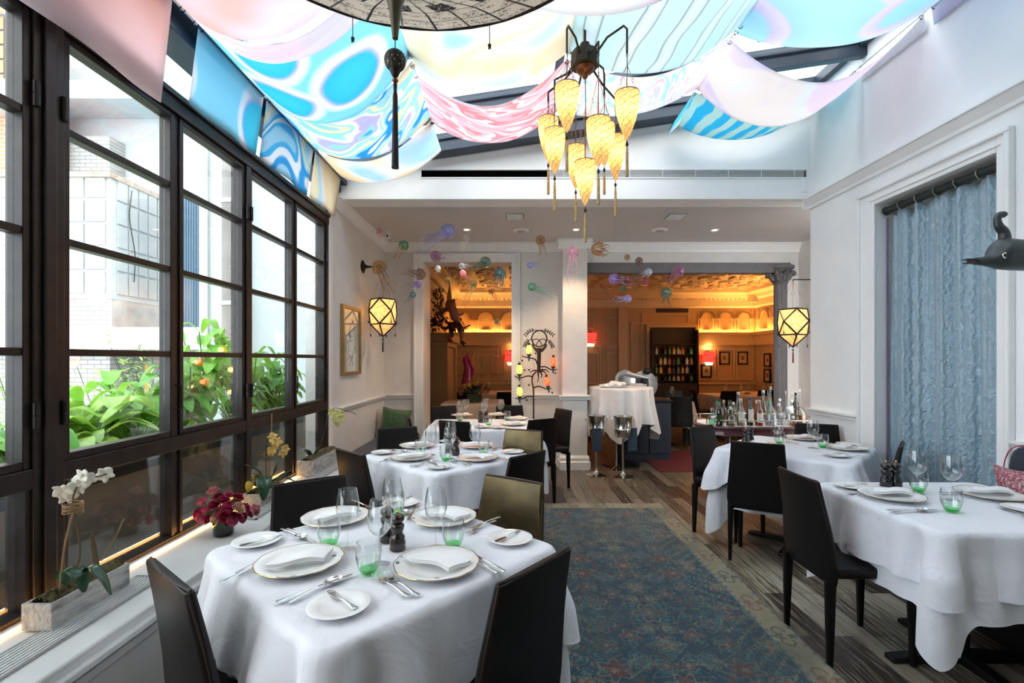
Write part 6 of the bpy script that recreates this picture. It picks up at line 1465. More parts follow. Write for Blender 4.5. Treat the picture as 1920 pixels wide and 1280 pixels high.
for pts,w,m_ in(([wp(500,905,Y),wp(485,885,Y-.02),wp(470,875,Y-.05),wp(459,872,Y-.08)],.032,'leaf'),([wp(500,905,Y-.02),wp(498,895,Y-.10),wp(495,910,Y-.16),wp(494,938,Y-.18)],.042,'leaf'),([wp(480,912,Y-.05),wp(470,905,Y-.08),wp(466,925,Y-.1)],.03,'leaf_y'),([wp(478,908,Y),wp(480,892,Y),wp(472,893,Y-.04)],.022,'leaf_y'),([wp(505,905,Y+.05),wp(525,892,Y+.05),wp(545,882,Y+.1)],.016,'leaf'),([wp(505,905,Y+.05),wp(530,895,Y+.02),wp(552,902,Y)],.018,'leaf'),([wp(503,905,Y+.08),wp(515,885,Y+.1),wp(518,872,Y+.12)],.012,'leaf')):
    b=MB(); leaf_mesh(b,pts,w); T(b,O).build('leaf',M[m_],o,smooth=180,solid=.0015)
b=MB(); rg=random.Random(5); cc=wp(496,853,Y)
for k in range(20):
    d=Vector((rg.random()-.5,rg.random()-.5,rg.random()-.5)).normalized(); b.tube([cc,cc+d*.045],.0016,4)
T(b,O).build('dried_blooms',M['stick'],o)
# third planter (far) with small yellow orchid
c3=Vector((-1.60,4.02,zs)); planter('grey whitewashed planter at the far end of the ledge by the reveal',c3,.13,.56,.12)
o=thing('orchid_plant','small pale yellow orchid arching past the end of the windows','orchid',c3+Vector((0,0,.10))); O=o.location; Y=4.0
T(MB().tube(crv([wp(588,868,Y),wp(600,835,Y),wp(611,800,Y),wp(614,780,Y),wp(625,765,Y),wp(645,768,Y),wp(668,776,Y)],5),.003,6),O).build('flower_stem',M['stem'],o)
for x,y,dy,r,fc in((622,772,0,.034,(.2,-1,0)),(634,775,-.02,.034,(.4,-1,0)),(628,783,0,.03,(0,-1,-.2)),(641,784,0,.032,(.5,-1,0)),(632,794,-.01,.028,(.2,-1,-.4)),(640,770,0,.026,(.2,-1,.3))):
    b=MB(); orchid_flower(b,wp(x,y,Y+dy),r,fc,x); T(b,O).build('blossom',mat('lime_petal',(.62,.60,.22),.6,var=.2) if 'lime' not in M else M['lime'],o,smooth=180,solid=.0012)
for pts,w in(([wp(588,868,Y),wp(578,850,Y-.05),wp(572,842,Y-.1)],.03),([wp(590,868,Y),wp(594,845,Y),wp(592,838,Y)],.028),([wp(590,868,Y),wp(605,855,Y),wp(612,858,Y)],.02)):
    b=MB(); leaf_mesh(b,pts,w); T(b,O).build('leaf',M['leaf'],o,smooth=180,solid=.0015)
# ============================================================ far dining room
YF=11.2
M['panel']=mat('ochre_panelling',(.42,.27,.13),.5,var=.1,vscale=2); M['panel_d']=mat('ochre_panel_moulding',(.50,.33,.17),.45)
M['fceil']=mat('far_ceiling_plaster',(.66,.52,.34),.6,var=.1,vscale=2)
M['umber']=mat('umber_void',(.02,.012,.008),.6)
fl=-1.45; FR=5.62; FC=3.05
b=MB(); b.bb(fl-.3,FR+.3,YF,YF+.2,0,FC)
S(b.build('wall_far_back',M['panel']),'panelled far wall of the inner dining room')
S(MB().bb(fl-.25,fl,YB+.3,YF,0,FC).build('wall_far_left',M['panel']),'panelled left wall of the inner dining room')
S(MB().bb(FR,FR+.25,YB+.3,YF,0,FC).build('wall_far_right',M['panel']),'panelled right wall of the inner dining room')
S(MB().bb(3.9,FR+.2,YB+.1,YB+.3,0,FC).build('wall_far_front',M['panel']),'inner dining room wall beside the opening')
S(MB().bb(fl-.2,FR+.2,YB+.25,YF+.2,FC,FC+.12).build('ceiling_far',M['fceil']),'plaster ceiling of the inner dining room')
# moulded strapwork on the ceiling
b=MB(); rg=random.Random(3)
for i in range(12):
    for j in range(9):
        cx=fl+.4+i*.62; cyy=7.0+j*.5; r=.20
        for a0 in range(4):
            a=a0*PI/2+PI/4*((i+j)%2); b.box((cx+r*math.cos(a),cyy+r*math.sin(a)*.8,FC-.022),(.24,.05,.045),Matrix.Rotation(a+PI/2,3,'Z'))
        b.bb(cx-.04,cx+.04,cyy-.04,cyy+.04,FC-.06,FC)
S(b.build('ceiling_far_strapwork',M['fceil'],smooth=0),'moulded strapwork on the inner ceiling')
b=MB()
for p0,p1,nr in(((fl,YF),(FR,YF),(0,-1)),((fl,YB+.3),(fl,YF),(1,0)),((FR,YB+.3),(FR,YF),(-1,0))):
    molding(b,p0,p1,nr,[(0,FC),(0,2.62),(.03,2.62),(.05,2.66),(.06,2.80),(.12,2.84),(.16,2.90),(.28,2.95),(.30,FC)])
S(b.build('trim_15',M['fceil'],smooth=20),'deep cornice of the inner dining room')
b=MB()
for k in range(70): x=fl+.05+k*.10; b.bb(x,x+.05,YF-.11,YF-.06,2.80,2.84)
for k in range(40): y=YB+.4+k*.11; b.bb(fl+.06,fl+.11,y,y+.05,2.80,2.84)
S(b.build('trim_16',M['fceil'],smooth=0),'dentils under the inner cornice')
# ledge with cove light, arches
b=MB()
LZ=2.04
b.bb(fl,3.05,YF-.16,YF,LZ-.30,LZ-.02) if False else None
def ledge(x0,x1): b.bb(x0,x1,YF-.12,YF,LZ-.05,LZ-.01); b.bb(x0,x1,YF-.13,YF-.11,LZ-.01,LZ+.02); b.bb(x0,x1,YF-.08,YF,LZ-.28,LZ-.05)
ledge(fl,.15); ledge(4.28,FR); b.bb(FR-.12,FR,YB+.4,YF,LZ-.05,LZ-.01); b.bb(FR-.13,FR-.11,YB+.4,YF,LZ-.01,LZ+.02); b.bb(FR-.08,FR,YB+.4,YF,LZ-.28,LZ-.05)
S(b.build('trim_17',M['panel_d'],smooth=0),'cove light ledge of the inner dining room')
M['cove']=mat('cove_lamp',(1,.6,.2),.5,emit=(1,.50,.13),es=60)
b=MB()
def cstrip(x0,x1,y0,y1,lab):
    o=MB().bb(x0,x1,y0,y1,LZ-.008,LZ+.004).build('cove_light',M['cove'],smooth=0); tag(o,lab,'cove light','cove lights'); 
cstrip(fl+.02,.14,YF-.09,YF-.05,'warm cove light behind the ledge seen through the doorway')
cstrip(4.3,FR-.05,YF-.09,YF-.05,'warm cove light behind the ledge right of the bar shelves')
cstrip(FR-.09,FR-.05,YB+.6,YF-.1,'warm cove light on the right wall ledge of the inner room')
def arch(x0,x1,y,z0,z1,axis='x'):
    # arched raised moulding
    w=(x1-x0); r=w*.36; cx=(x0+x1)/2; zc=z1-.04-r-.03; b=MB()
    n=14; pth=[(cx-r,z0+.03),(cx-r,zc)]+[(cx-r*math.cos(PI*k/n),zc+r*math.sin(PI*k/n)) for k in range(1,n)]+[(cx+r,zc),(cx+r,z0+.03)]
    for off,wd in((0,.030),(.055,.014)):
        for k in range(len(pth)-1):
            a,c=Vector(pth[k]),Vector(pth[k+1]); 
            o=Vector((cx,zc))
            def pu(p): 
                d=(p-o) if p.y>zc else Vector((p.x-cx,0)); return p+d.normalized()*off
            a,c=pu(a),pu(c); d=c-a; ang=math.atan2(d.y,d.x); m_=(a+c)/2; b.box((m_.x,y-.015,m_.y),(d.length+.02,.03,wd),Matrix.Rotation(-ang,3,'Y'))
    b.bb(cx-r-.07,cx-r+.03,y-.045,y,zc-.03,zc+.0); b.bb(cx+r-.03,cx+r+.07,y-.045,y,zc-.03,zc)
    b.bb(x0,x0+.02,y-.02,y,z0,z1-.02); b.bb(x1-.02,x1,y-.02,y,z0,z1-.02); b.bb(x0,x1,y-.02,y,z1-.02,z1); b.bb(cx-r+.06,cx+r-.06,y-.05,y,z0+.05,z0+.08)
    return b
B_=MB()
for k in range(3):
    a=arch(-1.40+k*.54,-1.40+(k+1)*.54-.03,YF,LZ,2.60); B_.add(a.v,a.f)
for k in range(3):
    a=arch(4.30+k*.43,4.30+(k+1)*.43-.02,YF,LZ,2.60); B_.add(a.v,a.f)
S(B_.build('trim_18',M['panel_d'],smooth=0),'arched panel mouldings above the cove ledge')
B_=MB()
for k in range(6):
    a=arch(-.25,.25,0,LZ,2.60); a.xf(Matrix.Translation((FR,YF-.45-k*.6,0))@Matrix.Rotation(-PI/2,4,'Z')); B_.add(a.v,a.f)
S(B_.build('trim_19',M['panel_d'],smooth=0),'arched panel mouldings on the right inner wall')
# rectangular panel mouldings
b=MB()
def rp(x0,x1,z0,z1,y=YF,w=.03):
    b.bb(x0,x1,y-.025,y,z0,z0+w); b.bb(x0,x1,y-.025,y,z1-w,z1); b.bb(x0,x0+w,y-.025,y,z0+w,z1-w); b.bb(x1-w,x1,y-.025,y,z0+w,z1-w)
for k in range(4): rp(-1.35+k*.55,-1.35+k*.55+.5,.95,1.68)
for k in range(3): rp(4.32+k*.43,4.32+k*.43+.39,.95,1.68)
for x0,x1,z0,z1 in((.6,1.9,2.15,2.5),(.35,.75,.2,1.9),(.95,2.05,.1,1.75),(2.2,2.55,1.7,2.4),(2.2,2.55,.3,1.6),(3.0,4.1,2.25,2.5),(2.75,3.0,.3,2.3),(1.0,2.0,.2,1.6)): rp(x0,x1,z0,z1)
b.bb(fl,FR,YF-.04,YF,.86,.90); b.bb(fl,FR,YF-.03,YF,0,.16); b.bb(.2,.5,YF-.10,YF,0,2.62); b.bb(2.45,2.65,YF-.10,YF,0,2.62)
S(b.build('trim_20',M['panel_d'],smooth=0),'rectangular panel mouldings of the far wall')
# chimney breast / cabinet at left
b=MB(); b.bb(fl,-1.18,8.55,9.9,0,1.75); b.bb(fl,-1.08,8.45,10.0,1.75,1.90); b.bb(fl,-1.13,8.5,9.95,1.66,1.75); b.bb(fl,-1.13,8.5,8.7,0,1.66); b.bb(fl,-1.13,9.75,9.95,0,1.66)
S(b.build('mantel_wall',M['panel'],bevel=.01),'panelled chimney breast on the left of the inner room')
# bar niche
bx0,bx1,bz1=3.17,4.22,2.17
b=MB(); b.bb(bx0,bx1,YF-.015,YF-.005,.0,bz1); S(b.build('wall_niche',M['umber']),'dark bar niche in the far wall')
b=MB()
for a,c in((bx0-.08,bx0),(bx1,bx1+.06)): b.bb(a,c,YF-.08,YF,0,bz1)
b.bb(bx0-.08,bx1+.06,YF-.08,YF,bz1,bz1+.07); S(b.build('trim_21',M['panel_d']),'frame of the bar niche')
t=thing('bar_shelves','dark glass bar shelves in the niche of the far wall','shelves',((bx0+bx1)/2,YF-.15,0))
w2=(bx1-bx0)/2
for z in(.95,1.12,1.32,1.55,1.78): MB().bb(-w2+.02,w2-.02,-.10,.10,z-.012,z).build('shelf',M['black'],t)
MB().bb(-w2,-w2+.03,-.12,.12,0,2.1).bb(w2-.03,w2,-.12,.12,0,2.1).bb(-w2,w2,-.12,.14,0,.9).build('cabinet',M['umber'],t)
MB().bb(-w2+.03,w2-.03,.1,.11,.96,1.8).build('mirror_back',mat('dim_mirror',(.10,.10,.09),.15,.9),t)
bt=[]
for i,(cn,cl) in enumerate((('amber',(.45,.16,.03)),('green',(.04,.20,.08)),('clear',(.45,.48,.45)),('dark',(.03,.02,.02)),('golden',(.55,.32,.06)))):
    t=thing('liquor_bottle','x','bottle',(0,0,-5)); m_=mat('liquor_'+cn,cl,.12,coat=.5,emit=cl,es=.0)
    MB().lathe([(.001,0),(.035,0),(.035,.10),(.028,.125),(.013,.14),(.012,.175),(.014,.19),(.001,.19)],(0,0,0),12).build('bottle_body',m_,t); MB().lathe([(.014,.17),(.015,.20),(.001,.20)],(0,0,0),8).build('cap',M['black'],t)
    bt.append((t,cn))
rows=[(.95,'lowest'),(1.12,'second'),(1.32,'third'),(1.55,'fourth')]
pos=['far left','left','mid left','centre left','centre','centre right','mid right','right','far right']
for z,rn in rows:
    for k in range(9):
        if (k*7+int(z*100))%6==0: continue
        i=(k*3+int(z*50))%5; t,cn=bt[i]
        c=place(t,USED,'%s liquor bottle, %s on the %s bar shelf'%(cn,pos[k],rn),(bx0+.12+k*.10,YF-.17,z),0,'bottles on the bar shelves'); c['category']='bottle'; c.scale=(1,1,.72 if rn in('lowest',) else .95)
for t,cn in bt:
    if not USED.get(t.name): t.location=(bx0+.5,YF-.17,1.78); t['label']=cn+' liquor bottle on the top bar shelf'
for k,(x,z) in enumerate(((3.3,1.25),(3.7,1.9),(4.0,1.5))): plight('bar_glow',(x,YF-.35,z+.1),.15,(1,.7,.35),.03)
# red sconces
def sconce(label,x,y,z,rz=0,pw=3.5):
    t=thing('wall_sconce',label,'sconce',(x,y,z),rz,'red pleated wall sconces')
    m_=mat('red_pleated_shade',(.7,.02,.02),.6,emit=(1,.03,.02),es=1.6) if 'rs' not in M else M['rs']; M['rs']=m_
    for k in range(3):
        MB().loft([[(a,c*.5,zz) for a,c in rrect(w_,.20,.05,3)] for zz,w_ in((-.13+k*.085,.24-.02*(2-k)),(-.055+k*.085,.28))]).xf(Matrix.Translation((0,-.10,0))@Matrix.Rotation((.10,-.09,.05)[k],4,'Y')).build('shade_tier',m_,t)
    MB().loft([[(a,-.10+c*.5,zz) for a,c in rrect(w_,.14,.05,3)] for zz,w_ in((-.20,.14),(-.13,.20))]).build('lower_cup',mat('amber_cup',(.8,.5,.25),.6,emit=(1,.62,.28),es=2),t)
    MB().bb(-.04,.04,-.03,0,-.15,.15).build('backplate',M['antique'],t)
    R=Matrix.Rotation(rz,3,'Z'); p=Vector((x,y,z))+R@Vector((0,-.12,.22)); plight('sconce_glow',p,pw,(1,.55,.2),.04) if pw else None
sconce('red pleated wall sconce right of the bar shelves',4.52,YF,1.50)
sconce('red pleated wall sconce on the right wall of the inner room',FR,9.95,1.50,-PI/2)
sconce('red wall sconce at the left edge of the wide opening',1.80,YF,1.93,0,0)
sconce('red wall sconce half hidden by the right doorway casing',-.02,YF-.0,1.50,0,1)
# framed prints
def fprint(label,x,z,w_,h_,y=YF,rz=0,pap=(.42,.30,.17),art=(.18,.07,.03),dark=True):
    t=thing('framed_print',label,'picture',(x,y,z),rz,'framed prints in the inner room'); b=MB(); e=.03
    for a,c,d,f in((-w_/2,-w_/2+e,-h_/2,h_/2),(w_/2-e,w_/2,-h_/2,h_/2),(-w_/2,w_/2,-h_/2,-h_/2+e),(-w_/2,w_/2,h_/2-e,h_/2)): b.bb(a,c,-.03,0,d,f)
    b.build('frame',M['black'] if dark else M['panel_d'],t); MB().bb(-w_/2+e,w_/2-e,-.012,0,-h_/2+e,h_/2-e).build('mount',mat('print_paper',pap,.8),t); MB().bb(-w_*.13,w_*.13,-.016,-.012,-h_*.14,h_*.16).build('picture_area',mat('print_ink',art,.8),t)
for lab,x,y in(('framed print under the sconce right of the bar shelves',1324,695),('left of two framed prints right of the sconce',1358,671),('right of two framed prints beyond the sconce',1392,671)):
    p=P(x,y,YF-.01); fprint(lab,p[0],p[2],.24,.30,YF-.01)
for lab,y_,z in(('upper framed print on the right inner wall',10.6,1.42),('lower framed print on the right inner wall',10.6,1.08),('framed print below the right wall sconce',9.95,1.15)): fprint(lab,FR-.01,z,.26,.30,y_,-PI/2)
for lab,x in(('left pale square print seen through the doorway',861),('middle pale square print seen through the doorway',897),('right pale square print seen through the doorway',934)):
    p=P(x,683,YF-.01); fprint(lab,p[0],p[2],.30,.42,YF-.01,0,(.40,.27,.16),(.44,.30,.18),False)
t=thing('air_vent','dark slot air vent above the bar niche','vent',P(1260,582,YF)); MB().bb(-.37,.37,-.02,0,-.045,.045).build('slot',M['umber'],t); b=MB(); [b.bb(-.36,.36,-.026,-.02,-.04+k*.02,-.035+k*.02) for k in range(5)]; b.build('bars',M['black'],t)
t=thing('wall_speaker','small pale speaker box in the cornice corner of the inner room','speaker',P(1413,562,YF-.25)); MB().bb(-.07,.07,-.05,.05,-.06,.06).build('box',M['fceil'],t,bevel=.01); MB().bb(-.05,.05,-.055,-.05,-.045,.045).build('grille',M['alu'],t); MB().tube([(0,.05,0),(0,.25,0)],.012,6).build('bracket',M['alu'],t)
# tables and chairs in the far room
def ftable(x,y,s,lab,lab2,h=.75,seed=90,round_=False):
    t=thing('dining_table',lab,'table',(x,y,0),0,'dining tables of the inner room'); MB().bb(-s/2+.01,s/2-.01,-s/2+.01,s/2-.01,h-.04,h-.01).build('tabletop',M['black'],t); MB().lathe([(.2,0),(.2,.02),(.04,.05),(.04,h-.04)],(0,0,0),14).build('pedestal',M['black'],t)
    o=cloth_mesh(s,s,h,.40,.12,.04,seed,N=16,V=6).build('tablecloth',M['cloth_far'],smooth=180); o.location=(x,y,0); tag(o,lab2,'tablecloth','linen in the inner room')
    for k,(dx,dy,q_) in enumerate(((-.2,-.1,'left'),(.2,.1,'right'))):
        put('wine',(x+dx,y+dy),'%s wine glass on the %s'%(q_,lab2.replace('warm lit cloth on the ',''))); put('bread',(x-dx*.4,y+dy*2),'%s bread plate on the %s'%(q_,lab2.replace('warm lit cloth on the ','')))
ftable(-.62,7.85,.95,'table under the yellow flower arrangement beyond the doorway','warm lit cloth on the flower table beyond the doorway',seed=91)
ftable(-.28,10.1,1.1,'table at the back of the doorway view below the square prints','warm lit cloth on the back table beyond the doorway',seed=92)
ftable(4.3,9.4,1.0,'large table behind the bar cart in the inner room','warm lit cloth on the table behind the bar cart',seed=93)
ftable(5.0,9.9,.8,'table by the right wall of the inner room','warm lit cloth on the table by the right inner wall',seed=94)
ftable(2.55,8.2,.8,'table beside the service table in the inner room','warm lit cloth on the table beside the service table',seed=95)
G5='chairs of the inner dining room'
for x,y,fx,fy,lab in((-.1,8.5,0,1,'dark chair beyond the doorway before the back table'),(-.80,8.35,.3,1,'dark chair by the chimney breast beyond the doorway'),(.2,9.3,-.2,1,'dark chair at the right of the doorway view'),(3.95,8.75,0,1,'dark chair with its back to us behind the bar cart bottles'),(3.45,9.3,1,0,'dark chair seen from the side left of the table behind the cart'),(4.75,9.0,0,1,'dark chair right of the one behind the bottles'),(3.0,8.15,-1,0.1,'dark chair seen from the side right of the service table'),(2.62,7.5,0.1,1,'dark chair right of the slicer stand'),(1.95,7.6,.3,1,'dark chair partly hidden behind the service tablecloth'),(3.0,9.0,-.2,-1,'dark chair in the shade before the bar shelves'),(1.15,8.3,.2,1,'dark chair showing at the left of the service table')):
    chair_at(x,y,fx,fy,lab,G5)
t=thing('waiter_sideboard','dark stand under the meat slicer behind the service table','sideboard',(1.93,7.12,0)); MB().bb(-.33,.33,-.25,.25,.0,.83).build('body',M['navy'],t,bevel=.01); MB().bb(-.35,.35,-.27,.27,.83,.86).build('top',M['black'],t,bevel=.005)
for a in(-.17,.17): d=MB().bb(a-.15,a+.15,-.265,-.25,.1,.8).build('door',M['navy'],t,bevel=.004); MB().ball((a*.5,-.275,.5),.012,8,6).build('knob',M['steel'],d)
# floor: burgundy runner in the inner room
o=MB().bb(1.9,2.9,6.15,7.6,0,.006).build('runner_rug',mat('burgundy_runner',(.10,.010,.016),.9,var=.2,vscale=20)); tag(o,'burgundy runner rug between the service table and the bar cart','rug')
# flower arrangement
def fla():
    c=Vector((-.60,7.72,.757)); t=thing('flower_bowl','bowl of yellow and orange flowers on the table beyond the doorway','flower arrangement',c)
    MB().lathe([(.001,0),(.10,0),(.12,.03),(.12,.12),(.11,.12),(.001,.11)],(0,0,0),24).build('bowl',mat('green_bowl',(.03,.06,.03),.5),t)
    rg=random.Random(8); ms=[mat('flower_yellow',(.55,.33,.03),.6,var=.2),mat('flower_orange',(.50,.14,.03),.6,var=.2),mat('flower_rust',(.25,.06,.03),.6,var=.2)]
    for k in range(26):
        a=rg.random()*2*PI; e=rg.random()**.6; p=Vector((.26*e*math.cos(a),.20*e*math.sin(a),.16+.13*(1-e*e)+rg.random()*.03)); b=MB()
        for q in range(8):
            aa=2*PI*q/8; b.add([p+Vector((0,-.006,0)),p+Vector((.036*math.cos(aa-.3),-.004,.036*math.sin(aa-.3))),p+Vector((.040*math.cos(aa),-.014,.040*math.sin(aa))),p+Vector((.036*math.cos(aa+.3),-.004,.036*math.sin(aa+.3)))],[(0,1,2,3)])
        b.ball(p,.022,8,6); b.build('flower',ms[k%3],t,smooth=60)
    b=MB()
    for k in range(60):
        a=rg.random()*2*PI; p=Vector((.2*math.cos(a)*rg.random(),.15*math.sin(a)*rg.random(),.12)); e=p+Vector((.14*math.cos(a),.12*math.sin(a),.06+rg.random()*.12)); leaf_mesh(b,[p,(p+e)/2+Vector((0,0,.03)),e],.018,n=3)
    b.build('foliage',M['leaf'],t,smooth=60)
fla()
# magenta figure sculpture
def fig():
    Y=8.6; c=Vector((*P(876,700,Y)[:2],.0)); m_=mat('magenta_lacquer',(.42,.012,.11),.22,coat=.6); t=thing('magenta_sculpture','tall glossy magenta draped figure sculpture beyond the doorway','sculpture',c)
    def q(x,y): p=P(x,y,Y); return p[0]-c.x,p[2]
    rings=[]
    for x,y,r,ry in((876,790,.16,.15),(875,760,.14,.13),(875,735,.125,.12),(876,715,.10,.10),(877,700,.085,.085),(879,690,.080,.08),(876,682,.075,.07),(872,675,.055,.055),(872,670,.035,.04),(875,667,.028,.03),(878,665,.018,.02),(877,661,.010,.012),(874,658,.003,.004)):
        xx,zz=q(x,y); rings.append([(xx+r*math.cos(a)*(1+.08*math.cos(3*a+zz*9)),ry*math.sin(a),zz) for a in [2*PI*k/28 for k in range(28)]])
    MB().loft(rings).build('draped_figure',m_,t,smooth=180,sub=1)
    xx,zz=q(884,690); MB().tube(crv([(xx,-.02,zz-.12),(xx+.03,-.03,zz-.02),(xx,-.04,zz+.05),(q(878,668)[0],-.02,q(0,668)[1])],4),[.03,.03,.03,.03,.028,.026,.024,.022,.02,.018,.016,.015,.014],10).build('raised_arm',m_,t,smooth=180)
    z_=q(0,790)[1]; MB().lathe([(.001,0),(.26,0),(.26,.04),(.2,.06),(.2,z_-.04),(.22,z_-.02),(.22,z_+.01),(.001,z_+.01)],(0,0,0),30).build('plinth',M['umber'],t,smooth=30)
fig()
# hanging festive figure on the mantel
def swag():
    Y=8.42; c=Vector(P(852,630,Y)); t=thing('hanging_sculpture','carved cherub like sculpture with leaves hanging over the mantel beyond the doorway','sculpture',c)
    def q(x,y,dy=0): return Vector(P(x,y,Y))-c+Vector((0,dy,0))
    pk_=mat('painted_skin_clay',(.40,.17,.14),.5,var=.3,vscale=14); br=mat('dark_foliage_clay',(.07,.03,.02),.5,var=.5,vscale=18); gd=mat('green_gold_clay',(.20,.16,.05),.5,var=.5,vscale=18); rd=mat('red_clay',(.35,.015,.02),.4)
    def blob(nm,parts,m_,vox=.012):
        b=MB()
        for k in parts:
            if not isinstance(k[0],list): b.ball(k[0],k[1],16,12,k[2])
            else: b.tube(crv(k[0],4),[k[1]+(k[2]-k[1])*i/((len(k[0])-1)*4) for i in range((len(k[0])-1)*4+1)],12)
        o=b.build(nm,m_,t,smooth=180); md=o.modifiers.new('Remesh','REMESH'); md.mode='VOXEL'; md.voxel_size=vox; md.use_smooth_shade=True
        md=o.modifiers.new('Smooth','SMOOTH'); md.iterations=4; md.factor=.6
    blob('cherub_body',[(q(845,572),.095,(1,.9,1.15)),(q(853,580),.045,(1,1,1)),(q(840,563),.03,(1,1,1)),(q(838,578),.035,(1,1,1)),(q(852,563,-.05),.028,(1,1,1)),(q(849,572,-.085),.026,(1.2,1,.9)),([q(845,572),q(852,592),q(858,606),q(864,622)],.075,.05),([q(838,580),q(826,584),q(818,592)],.045,.028),([q(851,582),q(862,590),q(870,586)],.035,.018)],pk_)
    blob('limb',[([q(858,606),q(866,622),q(866,640)],.062,.036),([q(852,606),q(846,622),q(850,632)],.055,.035)],mat('pale_clay',(.42,.26,.15),.5))
    b=MB(); rg=random.Random(5)
    for k in range(170):
        f=rg.random(); p=q(806+f*56+rg.random()*8,594+rg.random()*24+f*8,-.12*rg.random()); d=Vector((rg.random()-.5,-.5*rg.random(),rg.random()-.5)).normalized()*.085; leaf_mesh(b,[p,p+d*.5+Vector((0,-.015,.0)),p+d],.020,n=3)
    b.build('leaf_garland',br,t,smooth=60)
    b=MB()
    for k in range(130):
        p=q(812+rg.random()*20,545+rg.random()*55,-.05*rg.random()); d=Vector((rg.random()-.5,-.4*rg.random(),rg.random()-.2)).normalized()*.08; leaf_mesh(b,[p,p+d*.5,p+d],.018,n=3)
    b.build('upper_garland',gd,t,smooth=60)
    MB().tube([q(842,560),q(843,548),q(843,530)],[.05,.03,.004],12).build('pointed_hat',mat('gold_clay',(.55,.36,.10),.5),t,smooth=60)
    blob('red_shoe',[([q(846,630),q(842,634),q(848,640)],.036,.03)],rd); blob('dark_glove',[([q(864,638),q(870,644)],.038,.03),([q(870,644),q(876,644)],.016,.01),([q(868,646),q(872,652)],.016,.01)],M['umber'])
    MB().tube([q(862,618),q(882,609)],[.016,.011],8).build('stick',br,t)
    MB().tube([q(842,545),(q(842,545).x,0,FC-c.z)],.004,5).build('hanging_line',M['cordb'],t)
    MB().tube([q(830,600),q(800,610)+Vector((0,.2,0))],.02,6).build('support',br,t)
swag()
# light: warm point lights inside the far room, without fixtures
for x,y in((-.5,9.8),(4.6,9.2)):
    pass
plight('inner_room_glow',(.0,9.6,2.5),5,(1,.58,.22),.15); plight('inner_room_glow',(4.6,9.4,2.6),6,(1,.55,.20),.15)
# ============================================================ outside the windows
M['wpaint']=mat('white_painted_masonry',(.50,.52,.52),.7,var=.08,vscale=3,bump=.2,bscale=10)
def brick_mat(name,c1,c2,mor,sc=1,w_=.22,h_=.075,axis='XZ'):
    t=NT(name); c=t.tc(); v=t.map(c,(1,1,1),(0,0,0),(PI/2,0,0)) if axis=='XZ' else c
    s=t.n('ShaderNodeSeparateXYZ',{0:c}); v=t.n('ShaderNodeCombineXYZ',{0:s.outputs[0],1:s.outputs[2],2:0}).outputs[0]
    br=t.n('ShaderNodeTexBrick',{'Vector':v,'Scale':sc,'Color1':(*c1,1),'Color2':(*c2,1),'Mortar':(*mor,1),'Mortar Size':.008,'Brick Width':w_,'Row Height':h_})
    st=t.noise(c,5,4,.6); col=t.mix(t.math('MULTIPLY',t.math('GREATER_THAN',st,.66),.5),br.outputs[0],(.32,.28,.24))
    return t.done(t.princ(Base_Color=col,Roughness=.8,Normal=t.bump(br.outputs[1],-.5,.01)))
M['wbrick']=brick_mat('white_painted_brick',(.48,.48,.47),(.41,.41,.41),(.24,.23,.22)); M['rbrick']=brick_mat('warm_brick',(.50,.24,.13),(.42,.19,.10),(.50,.42,.35)); M['gbrick']=brick_mat('grey_painted_brick',(.50,.50,.49),(.45,.45,.44),(.36,.36,.35))
def X_(px,Y): return (px-CX)*Y/F
def Z_(py,Y): return CH+(HY-py)*Y/F
o=MB().bb(-16,-1.95,-3,14,-.1,.02).build('ground',mat('courtyard_paving',(.35,.35,.34),.8,var=.2,vscale=2)); S(o,'courtyard paving outside the windows')
# building behind
t=thing('white_building','tall white painted building with roof slab behind the courtyard','building',(0,0,0)); Y=10.0
MB().bb(-15,X_(390,Y),Y,Y+1,0,6.4).build('facade',M['wpaint'],t,smooth=0); MB().bb(-15,X_(345,Y)+1,Y-.8,Y+1.5,6.4,6.75).build('roof_slab',M['wpaint'],t,smooth=0)
MB().bb(-15,X_(380,Y),Y+.2,Y+1.2,6.75,9.5).build('upper_storey',M['wpaint'],t,smooth=0)
MB().bb(X_(116,9.6),X_(205,9.6),9.6,10,0,Z_(255,9.6)).build('brick_pier',M['wbrick'],t,smooth=0)
Y=8.15; t=thing('brick_annex','white brick annex with a panelled upper bay seen through the windows','building',(0,0,0))
MB().bb(-11,X_(206,Y),Y,Y+1.4,0,Z_(560,Y)).build('brick_base',M['wbrick'],t,smooth=0)
MB().bb(X_(206,Y),X_(206,Y)+.03,Y,Y+1.4,1.6,Z_(560,Y)).build('stained_side',mat('stained_concrete',(.46,.43,.40),.8,var=.25,vscale=2.5),t,smooth=0)
bx=X_(210,Y); 
MB().bb(-9.5,bx,Y-.02,Y+1.3,Z_(560,Y),Z_(335,Y)).build('bay_box',M['wpaint'],t,smooth=0); MB().bb(-9.6,bx+.05,Y-.1,Y+1.4,Z_(335,Y),Z_(325,Y)).build('bay_cap',mat('rusty_edge',(.40,.30,.24),.8,var=.4),t,smooth=0)
b=MB()
for i in range(6):
    for j in range(5):
        z0=Z_(555,Y)+.05+j*.40; x0=-8.95+i*.36
        if x0+.33<bx-.05: b.bb(x0,x0+.33,Y-.05,Y-.02,z0,z0+.36)
        y0=Y+.10+i*.23
        if y0+.2<Y+1.3: b.bb(bx,bx+.03,y0,y0+.20,z0,z0+.36)
b.build('cladding_panels',mat('cladding',(.42,.43,.43),.6,var=.05),t,smooth=0)
o=MB().tube(crv([(bx+.06,Y+.35,4.4),(bx+.06,Y+.30,3.9),(bx+.06,Y+.42,3.3),(bx+.06,Y+.40,2.8)],6),.008,5).build('loose_cable',M['black']); tag(o,'loose black cable hanging down the panelled bay','cable')
